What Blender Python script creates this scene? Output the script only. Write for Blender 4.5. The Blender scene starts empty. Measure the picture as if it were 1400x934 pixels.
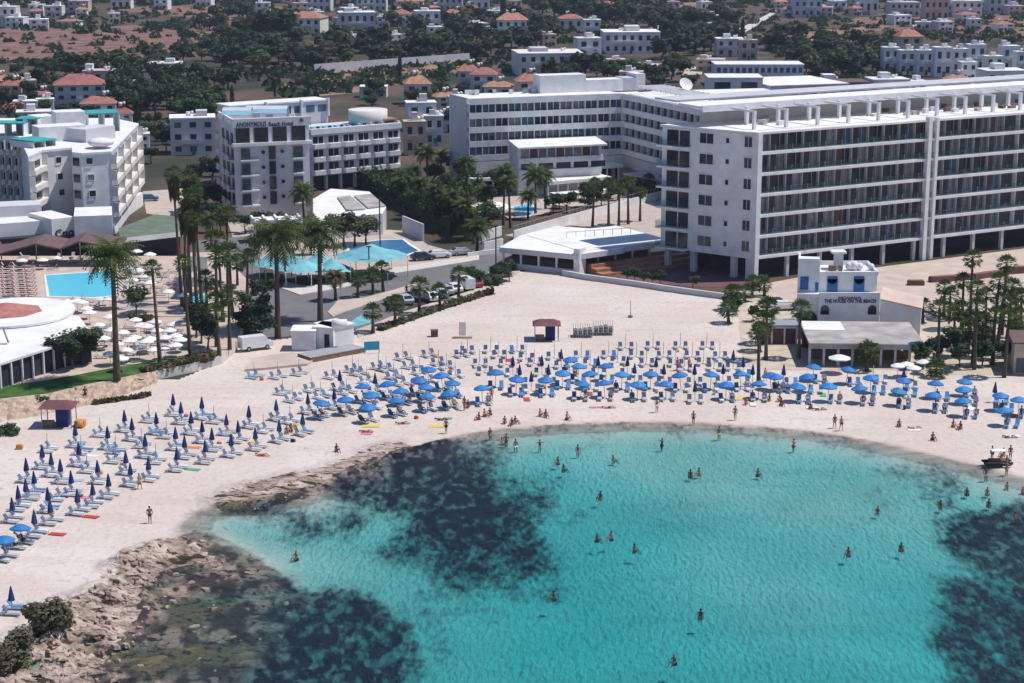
import bpy, bmesh, math, random
import numpy as np
from mathutils import Vector, Matrix
random.seed(7)
R = math.radians
S = bpy.context.scene
COL = S.collection
# ------------------------------------------------------------------ camera
H = 60.0; F = 2500.0; CX = 700.0; CY = 467.0; PITCH = R(13.43)
cp, sp = math.cos(PITCH), math.sin(PITCH)
def G(x, y, z=0.0):
    """world point at height z seen at photo pixel (x, y)"""
    a = (x - CX) / F; b = (y - CY) / F
    dy = cp - b * sp; dz = -sp - b * cp
    t = (z - H) / dz
    return Vector((a * t, dy * t, z))
def PX(p):
    v = Vector(p) - Vector((0, 0, H))
    fw = v.y * cp - v.z * sp; up = v.y * sp + v.z * cp
    return (CX + F * v.x / fw, CY - F * up / fw)
def HZ(p, ypx):
    lo, hi = -5.0, 80.0
    for _ in range(40):
        m = (lo + hi) / 2
        if PX((p[0], p[1], m))[1] > ypx: lo = m
        else: hi = m
    return (lo + hi) / 2
cam = bpy.data.objects.new('camera', bpy.data.cameras.new('camera'))
COL.objects.link(cam); S.camera = cam
cam.location = (0, 0, H); cam.rotation_euler = (R(90) - PITCH, 0, 0)
cam.data.sensor_width = 36; cam.data.sensor_fit = 'HORIZONTAL'
cam.data.lens = 36 * F / 1400; cam.data.clip_start = 1; cam.data.clip_end = 30000
# ------------------------------------------------------------------ light
SEL, SAZ = R(62), R(8)
sd = Vector((math.cos(SEL) * math.cos(SAZ), math.cos(SEL) * math.sin(SAZ), math.sin(SEL)))
W = bpy.data.worlds.new('World'); S.world = W; W.use_nodes = True
nt = W.node_tree; bg = nt.nodes['Background']
sky = nt.nodes.new('ShaderNodeTexSky'); sky.sky_type = 'NISHITA'; sky.sun_disc = False
sky.sun_elevation = SEL; sky.sun_rotation = R(90) - SAZ; sky.air_density = 1.0; sky.dust_density = 0.3; sky.ozone_density = 4.0
mxs = nt.nodes.new('ShaderNodeMix'); mxs.data_type = 'RGBA'; mxs.blend_type = 'MULTIPLY'; mxs.inputs[0].default_value = 1; mxs.inputs[7].default_value = (.88, .97, 1.13, 1)
nt.links.new(sky.outputs[0], mxs.inputs[6]); nt.links.new(mxs.outputs[2], bg.inputs[0]); bg.inputs[1].default_value = 0.092
sl = bpy.data.lights.new('sun', 'SUN'); sl.energy = 4.45; sl.angle = R(0.5); sl.color = (1.0, 0.955, 0.9)
so = bpy.data.objects.new('sun', sl); COL.objects.link(so)
so.rotation_euler = sd.to_track_quat('Z', 'Y').to_euler()
S.view_settings.view_transform = 'Standard'; S.view_settings.look = 'None'
S.view_settings.exposure = 0.0; S.view_settings.gamma = 1; S.view_settings.use_curve_mapping = False
# ------------------------------------------------------------------ materials
M = {}
def nn(t, ty, **k):
    n = t.nodes.new(ty)
    for a, v in k.items(): setattr(n, a, v)
    return n
def mat(name, col, rough=0.8, var=0.12, scale=0.6, bump=0.0, bscale=8.0, metal=0.0, rnd=0.0, spec=0.3, col2=None, detail=5):
    m = bpy.data.materials.new(name); m.use_nodes = True; t = m.node_tree
    b = t.nodes['Principled BSDF']
    b.inputs['Roughness'].default_value = rough; b.inputs['Metallic'].default_value = metal
    b.inputs['Specular IOR Level'].default_value = spec
    tc = nn(t, 'ShaderNodeNewGeometry')
    no = nn(t, 'ShaderNodeTexNoise'); no.inputs['Scale'].default_value = scale; no.inputs['Detail'].default_value = detail
    t.links.new(tc.outputs['Position'], no.inputs['Vector'])
    mr = nn(t, 'ShaderNodeMapRange'); mr.inputs[1].default_value = 0.3; mr.inputs[2].default_value = 0.7
    t.links.new(no.outputs[0], mr.inputs[0])
    mx = nn(t, 'ShaderNodeMix', data_type='RGBA')
    c = Vector(col)
    c2 = Vector(col2) if col2 else c * (1 + var)
    mx.inputs[6].default_value = (*(c * (1 - var)), 1); mx.inputs[7].default_value = (*c2, 1)
    t.links.new(mr.outputs[0], mx.inputs[0])
    out = mx.outputs[2]
    if rnd:
        oi = nn(t, 'ShaderNodeObjectInfo')
        hs = nn(t, 'ShaderNodeHueSaturation')
        r1 = nn(t, 'ShaderNodeMapRange'); r1.inputs[3].default_value = 1 - rnd; r1.inputs[4].default_value = 1 + rnd
        t.links.new(oi.outputs['Random'], r1.inputs[0]); t.links.new(r1.outputs[0], hs.inputs['Value'])
        mu = nn(t, 'ShaderNodeMath', operation='MULTIPLY'); mu.inputs[1].default_value = 7.13
        fr = nn(t, 'ShaderNodeMath', operation='FRACT')
        t.links.new(oi.outputs['Random'], mu.inputs[0]); t.links.new(mu.outputs[0], fr.inputs[0])
        r2 = nn(t, 'ShaderNodeMapRange'); r2.inputs[3].default_value = 0.5 - rnd * 0.09; r2.inputs[4].default_value = 0.5 + rnd * 0.09
        t.links.new(fr.outputs[0], r2.inputs[0]); t.links.new(r2.outputs[0], hs.inputs['Hue'])
        t.links.new(out, hs.inputs['Color']); out = hs.outputs[0]
    t.links.new(out, b.inputs['Base Color'])
    if bump:
        n2 = nn(t, 'ShaderNodeTexNoise'); n2.inputs['Scale'].default_value = bscale; n2.inputs['Detail'].default_value = 4
        t.links.new(tc.outputs['Position'], n2.inputs['Vector'])
        bp = nn(t, 'ShaderNodeBump'); bp.inputs['Strength'].default_value = bump; bp.inputs['Distance'].default_value = 0.3
        t.links.new(n2.outputs[0], bp.inputs['Height']); t.links.new(bp.outputs[0], b.inputs['Normal'])
    M[name] = m; return m
def leafmat(name, col, col2, rnd=0.25):
    m = mat(name, col, rough=0.65, var=0.25, scale=0.9, rnd=rnd, col2=col2, spec=0.25)
    t = m.node_tree; b = t.nodes['Principled BSDF']; o = t.nodes['Material Output']
    tr = nn(t, 'ShaderNodeBsdfTranslucent'); tr.inputs[0].default_value = (col2[0] * 1.3, col2[1] * 1.5, col2[2], 1)
    ms = nn(t, 'ShaderNodeMixShader'); ms.inputs[0].default_value = 0.22
    t.links.new(b.outputs[0], ms.inputs[1]); t.links.new(tr.outputs[0], ms.inputs[2]); t.links.new(ms.outputs[0], o.inputs[0])
    return m
mat('white', (.71, .71, .71), .75, .11, .5, .1, 3, detail=9)
mat('cream', (.68, .65, .6), .8, .08, .35)
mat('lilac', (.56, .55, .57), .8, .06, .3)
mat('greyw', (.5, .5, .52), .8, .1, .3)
mat('stone_cream', (.5, .42, .33), .9, .15, .5)
mat('pinkwall', (.55, .42, .36), .9, .1, .4)
mat('white_roof', (.74, .73, .71), .8, .12, .3)
mat('grey_roof', (.36, .34, .32), .9, .3, .35, .15, 4)
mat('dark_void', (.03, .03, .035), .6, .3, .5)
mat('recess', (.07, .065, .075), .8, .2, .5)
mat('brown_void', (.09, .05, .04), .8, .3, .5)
mat('terracotta', (.35, .165, .125), .9, .25, .8, .3, 6, rnd=.22)
mat('maroon', (.16, .07, .075), .8, .2, 1)
mat('brown_awning', (.15, .09, .09), .85, .2, 1)
mat('timber', (.36, .17, .1), .8, .25, .8)
mat('wood', (.2, .13, .09), .8, .2, 2)
mat('aqua', (.17, .42, .47), .6, .2, .5)
mat('teal_roof', (.05, .33, .33), .6, .2, .8)
mat('teal', (.03, .35, .5), .5, .1, 1)
mat('green_roof', (.13, .17, .12), .9, .2, .5)
mat('blue_door', (.03, .13, .32), .5, .1, 1)
mat('navy', (.018, .034, .135), .7, .2, 3, rnd=.2)
mat('blue_canopy', (.03, .18, .46), .6, .15, 2, rnd=.12)
mat('white_canopy', (.78, .77, .74), .6, .05, 2)
mat('pale_mat', (.5, .55, .6), .7, .15, 3, rnd=.2)
mat('blue_mat', (.08, .24, .46), .7, .15, 3, rnd=.2)
mat('pink_mat', (.55, .38, .37), .7, .12, 3, rnd=.12)
mat('grey_mat', (.5, .48, .46), .7, .12, 3, rnd=.15)
mat('plastic', (.75, .75, .75), .5, .05, 3)
mat('pole', (.3, .32, .36), .5, .1, 2)
mat('steel', (.4, .42, .44), .4, .1, 2, metal=.5)
mat('asphalt', (.16, .155, .16), .9, .15, .25, .1, 10)
mat('paving', (.46, .38, .33), .9, .12, .5, .08, 5)
mat('plaza', (.5, .41, .35), .9, .13, .3, .08, 5)
mat('deck', (.5, .4, .33), .9, .15, .6, .08, 5)
mat('kerb', (.55, .52, .48), .9, .1, 1)
mat('lawn', (.035, .1, .022), .95, .35, .6, .3, 6, col2=(.07, .15, .03))
mat('soil', (.2, .11, .09), 1, .4, .12, .3, 2)
mat('shaded_back_mat', (.09, .13, .22), .7, .15, 3, rnd=.25)  # shade on the backrest fronts, painted in as a darker blue-grey
mat('redsoil', (.28, .12, .08), 1, .4, .12, .3, 1, col2=(.36, .24, .16))
mat('rubble', (.44, .33, .25), .95, .35, 1.1, .9, 1.6)
mat('trunk', (.1, .075, .055), .95, .25, 2, .4, 8, rnd=.2)
mat('skirt', (.13, .095, .055), .95, .3, 2)
mat('tyre', (.02, .02, .02), .8, .1, 3)
mat('signblue', (.02, .03, .1), .5, .05, 3)
mat('signpurple', (.2, .1, .28), .5, .05, 3)
mat('black', (.02, .02, .022), .5, .1, 3)
mat('pool_tile', (.1, .52, .66), .3, .06, 1.5)
mat('pool_dark', (.03, .14, .28), .3, .2, .5)
mat('meshgrey', (.13, .135, .14), .8, .3, 2)
mat('orange', (.6, .27, .08), .7, .15, 2)
mat('brightp', (.3, .5, .65), .5, .1, 2)
leafmat('leaf_dark', (.018, .04, .022), (.035, .065, .03))
leafmat('leaf_mid', (.03, .06, .025), (.06, .1, .035))
leafmat('leaf_olive', (.055, .065, .03), (.11, .11, .055))
leafmat('leaf_palm', (.04, .075, .02), (.1, .14, .04), .2)
leafmat('leaf_dry', (.09, .07, .035), (.17, .14, .07), .1)
leafmat('leaf_tamarisk', (.085, .08, .045), (.17, .155, .09), .1)
leafmat('leaf_hedge', (.02, .045, .018), (.04, .08, .03), .1)
def glass(name, col, rough=.08):
    m = mat(name, col, rough, .35, .8, spec=.4, rnd=.3); return m
glass('glass', (.035, .045, .065)); glass('glass_blue', (.07, .12, .17)); glass('glass_curtain', (.17, .17, .19), .35); glass('glass_dark', (.02, .024, .03))
def balu():
    m = bpy.data.materials.new('balustrade'); m.use_nodes = True; t = m.node_tree
    b = t.nodes['Principled BSDF']; b.inputs['Base Color'].default_value = (.16, .2, .2, 1); b.inputs['Roughness'].default_value = .06
    tr = nn(t, 'ShaderNodeBsdfTransparent'); tr.inputs[0].default_value = (.9, .94, .93, 1)
    ms = nn(t, 'ShaderNodeMixShader'); ms.inputs[0].default_value = .08
    t.links.new(tr.outputs[0], ms.inputs[1]); t.links.new(b.outputs[0], ms.inputs[2]); t.links.new(ms.outputs[0], t.nodes['Material Output'].inputs[0])
    M['balustrade'] = m
balu()
def paint(name, c): mat(name, c, .25, .03, 2, spec=.6)
paint('car_white', (.75, .75, .76)); paint('car_silver', (.42, .43, .45)); paint('car_black', (.02, .022, .03)); paint('car_blue', (.05, .12, .28)); paint('car_red', (.3, .03, .03))
mat('skin', (.42, .23, .15), .6, .1, 3, rnd=.3); mat('skin_tan', (.2, .1, .065), .6, .1, 3, rnd=.3)
for n_, c_ in (('c_navy', (.02, .03, .1)), ('c_red', (.5, .05, .05)), ('c_black', (.015, .015, .015)), ('c_white', (.7, .7, .7)), ('c_orange', (.65, .2, .04)), ('c_pink', (.6, .2, .3)), ('hair', (.03, .02, .015)), ('hair_fair', (.3, .2, .1)), ('c_green', (.1, .35, .2)), ('c_yellow', (.7, .5, .1))): mat(n_, c_, .8, .1, 4)
# ------------------------------------------------------------------ mesh builder
class MB:
    def __init__(s): s.v = []; s.f = []; s.m = []; s.mats = []; s.sm = []; s.calls = []
    def mi(s, m):
        if m not in s.mats: s.mats.append(m)
        return s.mats.index(m)
    def add(s, vs, fs, m, smooth=False):
        s.calls.append((vs, fs, m, smooth)); b = len(s.v); s.v += [tuple(v) for v in vs]; k = s.mi(m)
        for f in fs: s.f.append(tuple(b + i for i in f)); s.m.append(k); s.sm.append(smooth)
    def par(s, O, A, B, C, m):
        O, A, B, C = Vector(O), Vector(A), Vector(B), Vector(C)
        vs = [O, O + A, O + A + B, O + B, O + C, O + A + C, O + A + B + C, O + B + C]
        fs = [(0, 3, 2, 1), (4, 5, 6, 7), (0, 1, 5, 4), (1, 2, 6, 5), (2, 3, 7, 6), (3, 0, 4, 7)]
        if A.cross(B).dot(C) < 0: fs = [tuple(reversed(f)) for f in fs]
        s.add(vs, fs, m)
    def box(s, x0, x1, y0, y1, z0, z1, m): s.par((x0, y0, z0), (x1 - x0, 0, 0), (0, y1 - y0, 0), (0, 0, z1 - z0), m)
    def prism(s, P, z0, z1, m, mtop=None):
        n = len(P)
        ar = sum(P[i][0] * P[(i + 1) % n][1] - P[(i + 1) % n][0] * P[i][1] for i in range(n))
        if ar < 0: P = list(reversed(P))
        vs = [(p[0], p[1], z0) for p in P] + [(p[0], p[1], z1) for p in P]
        s.add(vs, [(i, (i + 1) % n, n + (i + 1) % n, n + i) for i in range(n)], m)
        s.add([(p[0], p[1], z1) for p in P], [tuple(range(n))], mtop or m)
        s.add([(p[0], p[1], z0) for p in P], [tuple(reversed(range(n)))], m)
    def tube(s, pts, r, m, n=6, cap=True, smooth=True):
        rs = r if isinstance(r, (list, tuple)) else [r] * len(pts)
        vs = []; fs = []
        for i, p in enumerate(pts):
            p = Vector(p); a = Vector(pts[max(i - 1, 0)]); b = Vector(pts[min(i + 1, len(pts) - 1)])
            d = (b - a).normalized(); q = d.to_track_quat('Z', 'Y')
            for k in range(n):
                an = 2 * math.pi * k / n
                vs.append(p + q @ Vector((rs[i] * math.cos(an), rs[i] * math.sin(an), 0)))
        for i in range(len(pts) - 1):
            for k in range(n):
                fs.append((i * n + k, i * n + (k + 1) % n, (i + 1) * n + (k + 1) % n, (i + 1) * n + k))
        if cap: fs.append(tuple(reversed(range(n)))); fs.append(tuple((len(pts) - 1) * n + k for k in range(n)))
        s.add(vs, fs, m, smooth)
        if cap: s.sm[-1] = s.sm[-2] = False
    def cone(s, x, y, z0, z1, r, m, n=8, under=True, sag=0):
        vs = [(x + r * math.cos(2 * math.pi * k / n), y + r * math.sin(2 * math.pi * k / n), z0) for k in range(n)]
        vs.append((x, y, z1)); fs = [(k, (k + 1) % n, n) for k in range(n)]
        if under:
            vs.append((x, y, z1 - .05)); fs += [((k + 1) % n, k, n + 1) for k in range(n)]
        s.add(vs, fs, m)
    def ball(s, c, r, m, n=8, k=5, sz=1.0):
        vs = []; fs = []
        for i in range(k + 1):
            th = math.pi * i / k
            for j in range(n):
                ph = 2 * math.pi * j / n
                vs.append((c[0] + r * math.sin(th) * math.cos(ph), c[1] + r * math.sin(th) * math.sin(ph), c[2] + r * sz * math.cos(th)))
        for i in range(k):
            for j in range(n): fs.append((i * n + j, (i + 1) * n + j, (i + 1) * n + (j + 1) % n, i * n + (j + 1) % n))
        s.add(vs, fs, m, True)
    def mesh(s, name, off=(0, 0, 0)):
        me = bpy.data.meshes.new(name); o = Vector(off)
        me.from_pydata([tuple(Vector(v) - o) for v in s.v], [], s.f)
        for m in s.mats: me.materials.append(M[m])
        me.polygons.foreach_set('material_index', s.m); me.polygons.foreach_set('use_smooth', s.sm)
        me.update(); return me
def link(name, data, parent=None, loc=(0, 0, 0), rz=0, sc=None):
    o = bpy.data.objects.new(name, data); COL.objects.link(o); o.location = loc
    if rz: o.rotation_euler = (0, 0, rz)
    if sc is not None: o.scale = (sc, sc, sc) if not isinstance(sc, (tuple, list)) else sc
    if parent: o.parent = parent
    return o
THINGS = []; DEF = {}
def later(key, spec, loc, rz, sc, label, group):
    DEF.setdefault(key, []).append((spec, Vector(loc), rz, sc, label, group))
def tag(o, label, cat, group=None, kind=None):
    if label: o['label'] = label
    if cat: o['category'] = cat
    if group: o['group'] = group
    if kind: o['kind'] = kind
    THINGS.append(o); return o
def thing(name, label, cat, loc=(0, 0, 0), group=None, rz=0, sc=None):
    return tag(link(name, None, None, loc, rz, sc), label, cat, group)
def part(root, name, mb, label=None):
    """mb holds world coordinates; the root has no rotation"""
    o = link(name, mb.mesh(name, root.location), root)
    if label: o['label'] = label
    return o
def partx(root, name, mb):
    """every piece of the builder becomes a part of its own"""
    for c in mb.calls:
        q = MB(); q.add(*c); part(root, name, q)
def struct(name, mb, kind='structure'):
    o = link(name, mb.mesh(name)); o['kind'] = kind; return o
def sheet(name, poly, z, m, zz=0.0):
    mb = MB(); P = [G(x, y, zz) for x, y in poly]
    mb.prism([(p.x, p.y) for p in P], zz - .3, z + zz, m); return struct(name, mb)
def inst(spec, loc, rz=0, sc=None, label=None, group=None):
    """spec: (name, cat, mesh or None, [(part, mesh, [(sub, mesh)])]) - a copy of a thing with copies of its parts"""
    name, cat, me, parts = spec
    r = tag(link(name, me, None, loc, rz, sc), label, cat, group)
    for pn, pm, subs in parts:
        p = link(pn, pm, r)
        for sn, sm in subs: link(sn, sm, p)
    return r
class Wall:
    """a facade from ground point P to Q seen from outside; n points outwards (towards the camera side)"""
    def __init__(s, P, Q):
        s.P = Vector((P[0], P[1], 0)); q = Vector((Q[0], Q[1], 0)); s.L = (q - s.P).length; s.u = (q - s.P) / s.L
        s.n = Vector((s.u.y, -s.u.x, 0))
    def at(s, a, d=0, z=0): return s.P + s.u * a + s.n * d + Vector((0, 0, z))
    def box(s, mb, a0, a1, d0, d1, z0, z1, m):
        mb.par(s.at(a0, d0, z0), s.u * (a1 - a0), s.n * (d1 - d0), (0, 0, z1 - z0), m)
    def apx(s, x):
        """distance along the facade of the point seen at pixel column x"""
        lo, hi = -20, s.L + 60
        for _ in range(40):
            m = (lo + hi) / 2
            if PX(s.at(m))[0] < x: lo = m
            else: hi = m
        return (lo + hi) / 2
def window(root, w, a0, a1, z0, z1, g='glass', fr='white', d=0.0, name='window', mull=1):
    mb = MB(); t = .09
    w.box(mb, a0, a1, d + .003, d + .05, z0, z1, g)
    w.box(mb, a0 - t, a0, d + .003, d + .12, z0 - t, z1 + t, fr); w.box(mb, a1, a1 + t, d + .003, d + .12, z0 - t, z1 + t, fr)
    w.box(mb, a0, a1, d + .003, d + .12, z1, z1 + t, fr); w.box(mb, a0 - .05, a1 + .05, d + .123, d + .2, z0 - t, z0, fr)
    for k in range(1, mull + 1):
        a = a0 + (a1 - a0) * k / (mull + 1); w.box(mb, a - .03, a + .03, d + .053, d + .1, z0, z1, fr)
    return part(root, name, mb)
def text(root, s, w, a, z, h, m, d=.06, width=None, name='lettering'):
    cu = bpy.data.curves.new(name, 'FONT'); cu.body = s; cu.size = h; cu.extrude = .03; cu.resolution_u = 2; cu.offset = .025
    o = bpy.data.objects.new(name, cu); COL.objects.link(o)
    bpy.context.view_layer.update()
    me = bpy.data.meshes.new_from_object(o); bpy.data.objects.remove(o)
    me.materials.clear(); me.materials.append(M[m])
    wd = max(v.co.x for v in me.vertices); k = (width / wd) if width else 1
    for v in me.vertices:
        x, y, z_ = v.co
        v.co = w.at(a + x * k, d - .03 + z_ + .03, z + y) - root.location
    return link(name, me, root)

def flush(key, name, cat, keep, label):
    """the nearest ones in the picture as things, the rest of a kind past the limit as one object"""
    L = DEF[key]
    def rank(t):
        x, y = PX(t[1]); return (0 if -30 < x < 1430 and -30 < y < 960 else 1, t[1].y)
    L.sort(key=rank)
    for t in L[:keep]: inst(*t)
    co = []; fa = []; mi = []; mats = []; n0 = 0
    for spec, loc, rz, sc, _, _ in L[keep:]:
        s3 = (sc,) * 3 if not isinstance(sc, (tuple, list)) and sc is not None else (sc or (1, 1, 1))
        ms = Matrix.LocRotScale(loc, Matrix.Rotation(rz or 0, 3, 'Z').to_quaternion(), Vector(s3))
        for pn, me, subs in spec[3]:
            v = np.empty(len(me.vertices) * 3, np.float32); me.vertices.foreach_get('co', v); v = v.reshape(-1, 3)
            A = np.array(ms)[:3]; co.append(v @ A[:, :3].T + A[:, 3]); 
            for m in me.materials:
                if m not in mats: mats.append(m)
            for p in me.polygons: fa.append([n0 + i for i in p.vertices]); mi.append(mats.index(me.materials[p.material_index]))
            n0 += len(v)
    if co:
        me = bpy.data.meshes.new(name); me.from_pydata(np.concatenate(co).tolist(), [], fa)
        for m in mats: me.materials.append(m)
        me.polygons.foreach_set('material_index', mi); me.update(); o = link(name, me); o['kind'] = 'stuff'; o['label'] = label; o['category'] = cat
# ------------------------------------------------------------------ terrain: land sheet, beach, rocks, sea bed
SEA = -0.35
SH = [(140, 934), (160, 905), (182, 875), (205, 845), (208, 815), (232, 790), (262, 775), (300, 778), (318, 768), (285, 750), (252, 735), (246, 722), (262, 705), (296, 693), (345, 690), (400, 679), (440, 668), (475, 652), (510, 636), (555, 617), (600, 603), (650, 593), (700, 586), (760, 582), (830, 579), (900, 578), (960, 580), (1040, 585), (1100, 590), (1150, 597), (1200, 606), (1260, 620), (1320, 634), (1350, 641), (1400, 655), (1450, 672), (1520, 700)]
shore = [G(x, y, SEA).xy for x, y in SH]
shore = [Vector((-260, -300)), Vector((-190, -120)), Vector((-120, 20)), Vector((-72, 90)), Vector((-60, 120))] + shore + [Vector((75, 160)), Vector((110, 90)), Vector((150, -60)), Vector((240, -300))]
shore_np = np.array([(p.x, p.y) for p in shore])
def segdist(X, Y, P, closed=False):
    d = np.full(X.shape, 1e9)
    n = len(P)
    for i in range(n if closed else n - 1):
        ax, ay = P[i]; bx, by = P[(i + 1) % n]; vx, vy = bx - ax, by - ay
        t = np.clip(((X - ax) * vx + (Y - ay) * vy) / (vx * vx + vy * vy + 1e-12), 0, 1)
        d = np.minimum(d, np.hypot(X - ax - t * vx, Y - ay - t * vy))
    return d
def inside(X, Y, P):
    c = np.zeros(X.shape, bool); n = len(P)
    for i in range(n):
        ax, ay = P[i]; bx, by = P[(i + 1) % n]
        if ay == by: continue
        c ^= ((ay > Y) != (by > Y)) & (X < (bx - ax) * (Y - ay) / (by - ay) + ax)
    return c
rng = np.random.RandomState(3); LAT = rng.rand(256, 256)
def vn(X, Y):
    xi = np.floor(X).astype(int); yi = np.floor(Y).astype(int); fx = X - xi; fy = Y - yi
    fx = fx * fx * (3 - 2 * fx); fy = fy * fy * (3 - 2 * fy)
    g = lambda a, b: LAT[a % 256, b % 256]
    return (g(xi, yi) * (1 - fx) + g(xi + 1, yi) * fx) * (1 - fy) + (g(xi, yi + 1) * (1 - fx) + g(xi + 1, yi + 1) * fx) * fy
def fbm(X, Y, o=4):
    s = 0; a = .5; t = 0
    for i in range(o): s = s + a * vn(X * 2 ** i + 17.3 * i, Y * 2 ** i + 9.1 * i); t += a; a *= .5
    return s / t
def mask(X, Y, poly, soft, z=SEA, jit=1.5, js=.12):
    P = [tuple(G(x, y, z).xy) for x, y in poly]
    jx = (fbm(X * js, Y * js) - .5) * jit * 2; jy = (fbm(X * js + 50, Y * js + 70) - .5) * jit * 2
    d = segdist(X + jx, Y + jy, P, True); i = inside(X + jx, Y + jy, P)
    sdv = np.where(i, d, -d)
    return np.clip(.5 + sdv / (2 * soft), 0, 1)
ROCK = [(-60, 1000), (-60, 900), (0, 885), (40, 868), (90, 840), (120, 815), (150, 775), (190, 755), (225, 738), (262, 722), (300, 735), (340, 750), (385, 770), (415, 792), (408, 830), (385, 860), (350, 900), (320, 960), (300, 1000)]
ROCK2 = [(285, 682), (330, 664), (385, 651), (430, 642), (470, 628), (520, 612), (560, 606), (560, 620), (500, 643), (460, 660), (420, 676), (350, 698), (300, 704)]
REEF = [([(440, 672), (480, 640), (530, 622), (570, 607), (640, 602), (680, 625), (720, 655), (760, 690), (770, 722), (745, 762), (690, 790), (640, 806), (590, 800), (555, 775), (530, 745), (545, 715), (500, 690)], 6, .95),
        ([(395, 798), (430, 800), (485, 800), (535, 822), (565, 860), (545, 900), (560, 960), (560, 1010), (260, 1010), (300, 940), (335, 905), (370, 870)], 3, 1.0),
        ([(1262, 712), (1310, 702), (1360, 698), (1420, 690), (1500, 700), (1560, 1040), (1240, 1040), (1268, 930), (1283, 900), (1278, 870), (1292, 840), (1285, 812), (1298, 780), (1282, 745)], 2.6, .85),
        ([(1215, 650), (1250, 632), (1300, 640), (1345, 665), (1330, 700), (1260, 705), (1225, 680)], 6, .62),
        ([(1080, 690), (1110, 684), (1135, 695), (1110, 706)], 3, .5), ([(700, 795), (740, 790), (745, 815), (715, 820)], 2.5, .55),
        ([(335, 690), (400, 684), (480, 690), (520, 712), (480, 742), (420, 750), (360, 735), (320, 715)], 5, .66),
        ([(560, 770), (640, 780), (690, 800), (640, 880), (570, 900), (530, 850)], 7, .62),
        ([(700, 590), (800, 584), (900, 582), (1040, 590), (1180, 606), (1180, 622), (1040, 606), (900, 602), (780, 602), (700, 606)], 4, .52)]
def axis(a, b, st, lim0, lim1, g=1.18):
    c = list(np.arange(a, b, st)); s = st; x = c[-1]
    while x < lim1: s *= g; x += s; c.append(x)
    s = st; x = a; pre = []
    while x > lim0: s *= g; x -= s; pre.append(x)
    return np.array(list(reversed(pre)) + c)
xs = axis(-78, 82, .42, -4000, 4000); ys = axis(132, 292, .46, -320, 12000)
X, Y = np.meshgrid(xs, ys)
ins = inside(X, Y, [tuple(p) for p in shore] + [(9000, -300), (9000, 20000), (-9000, 20000), (-9000, -300)])
dist = segdist(X, Y, shore_np); sdn = np.where(ins, dist, -dist)
Z = np.where(sdn > 0, SEA + .35 * (1 - np.exp(-sdn / 6.0)), SEA - 0.09 * np.minimum(-sdn, 8) - .05 * np.clip(-sdn - 8, 0, 26) + .012 * np.clip(-sdn - 34, 0, 30))
bar = mask(X, Y, [(860, 640), (1000, 650), (1200, 700), (1270, 760), (1270, 850), (1150, 880), (1000, 860), (860, 790), (820, 700)], 9, -1.5, 3)
Z = np.where(near0 := (sdn < -3), Z + .85 * bar, Z)
Z = np.maximum(Z, -2.5 + .25 * fbm(X * .05, Y * .05))
near = (Y > 100) & (Y < 300) & (np.abs(X) < 110)
Z += np.where(near, (fbm(X * .35, Y * .35) - .5) * .10 + (fbm(X * 1.3, Y * 1.3, 2) - .5) * .05, 0) * np.clip(np.abs(sdn) / 4, .15, 1)
rk2 = mask(X, Y, ROCK2, 1.6, -.3, 1.5); rk1 = mask(X, Y, ROCK, 2.2, -.2, 3.0); rock = np.maximum(rk1, rk2)
ang = R(28); U = X * math.cos(ang) + Y * math.sin(ang); V_ = -X * math.sin(ang) + Y * math.cos(ang)
rd = fbm(U * .16, V_ * .5, 4); ridge = 1 - np.abs(2 * fbm(U * .22 + 5, V_ * .7 + 3, 4) - 1) ** .6
terr = np.floor(rd * 9) / 9 * .55 + rd * .45
landf = np.clip((sdn + 1.5) / 7, 0, 1)
rz = (terr - .42) * 4.2 * landf + (ridge - .55) * 2.4 * landf + (fbm(U * .9, V_ * 2.2, 3) - .5) * .9 * landf + (terr - .5) * 1.1 * (1 - landf) + (ridge - .5) * .25
shelf = np.clip(-sdn / 26, 0, 1)
Z = Z * (1 - rock) + rock * (np.where(sdn > 0, .22 * np.clip(sdn / 6, 0, 1) - .18, -.42 - .5 * shelf) + rz * np.where(rk1 > rk2, .8, .3))
rocky_lo = (rock > .05) & (sdn <= 0)
reef = np.zeros_like(X)
for P_, s_, a_ in REEF: reef = np.maximum(reef, a_ * mask(X, Y, P_, s_, -1.3, 2.5))
reef *= (sdn < .5)
Z = Z - reef * .0 + np.where(near, reef * (fbm(X * .5, Y * .9, 3) - .5) * .5, 0)
wet = np.exp(-np.maximum(sdn, 0) / 1.1) * (sdn > -3)
brown = rock * (sdn < 1.0)
ny, nx = X.shape
def zone_mesh(name, fm, kind='structure'):
    idx = np.arange(ny * nx).reshape(ny, nx)
    q = np.stack([idx[:-1, :-1], idx[:-1, 1:], idx[1:, 1:], idx[1:, :-1]], -1)[fm]
    used, inv = np.unique(q.ravel(), return_inverse=True)
    co = np.stack([X.ravel(), Y.ravel(), Z.ravel()], -1)[used]
    me = bpy.data.meshes.new(name); nf = len(q)
    me.vertices.add(len(used)); me.vertices.foreach_set('co', co.ravel().astype(np.float32))
    me.loops.add(nf * 4); me.loops.foreach_set('vertex_index', inv.astype(np.int32))
    me.polygons.add(nf); me.polygons.foreach_set('loop_start', np.arange(nf, dtype=np.int32) * 4)
    me.polygons.foreach_set('loop_total', np.full(nf, 4, np.int32)); me.polygons.foreach_set('use_smooth', np.ones(nf, bool))
    me.update(calc_edges=True)
    at = me.attributes.new('zone', 'FLOAT_COLOR', 'POINT')
    c = np.stack([rock.ravel(), reef.ravel(), wet.ravel(), brown.ravel()], -1)[used].astype(np.float32)
    at.data.foreach_set('color', c.ravel())
    me.materials.append(M['terrain']); o = link(name, me); o['kind'] = kind; return o
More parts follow.
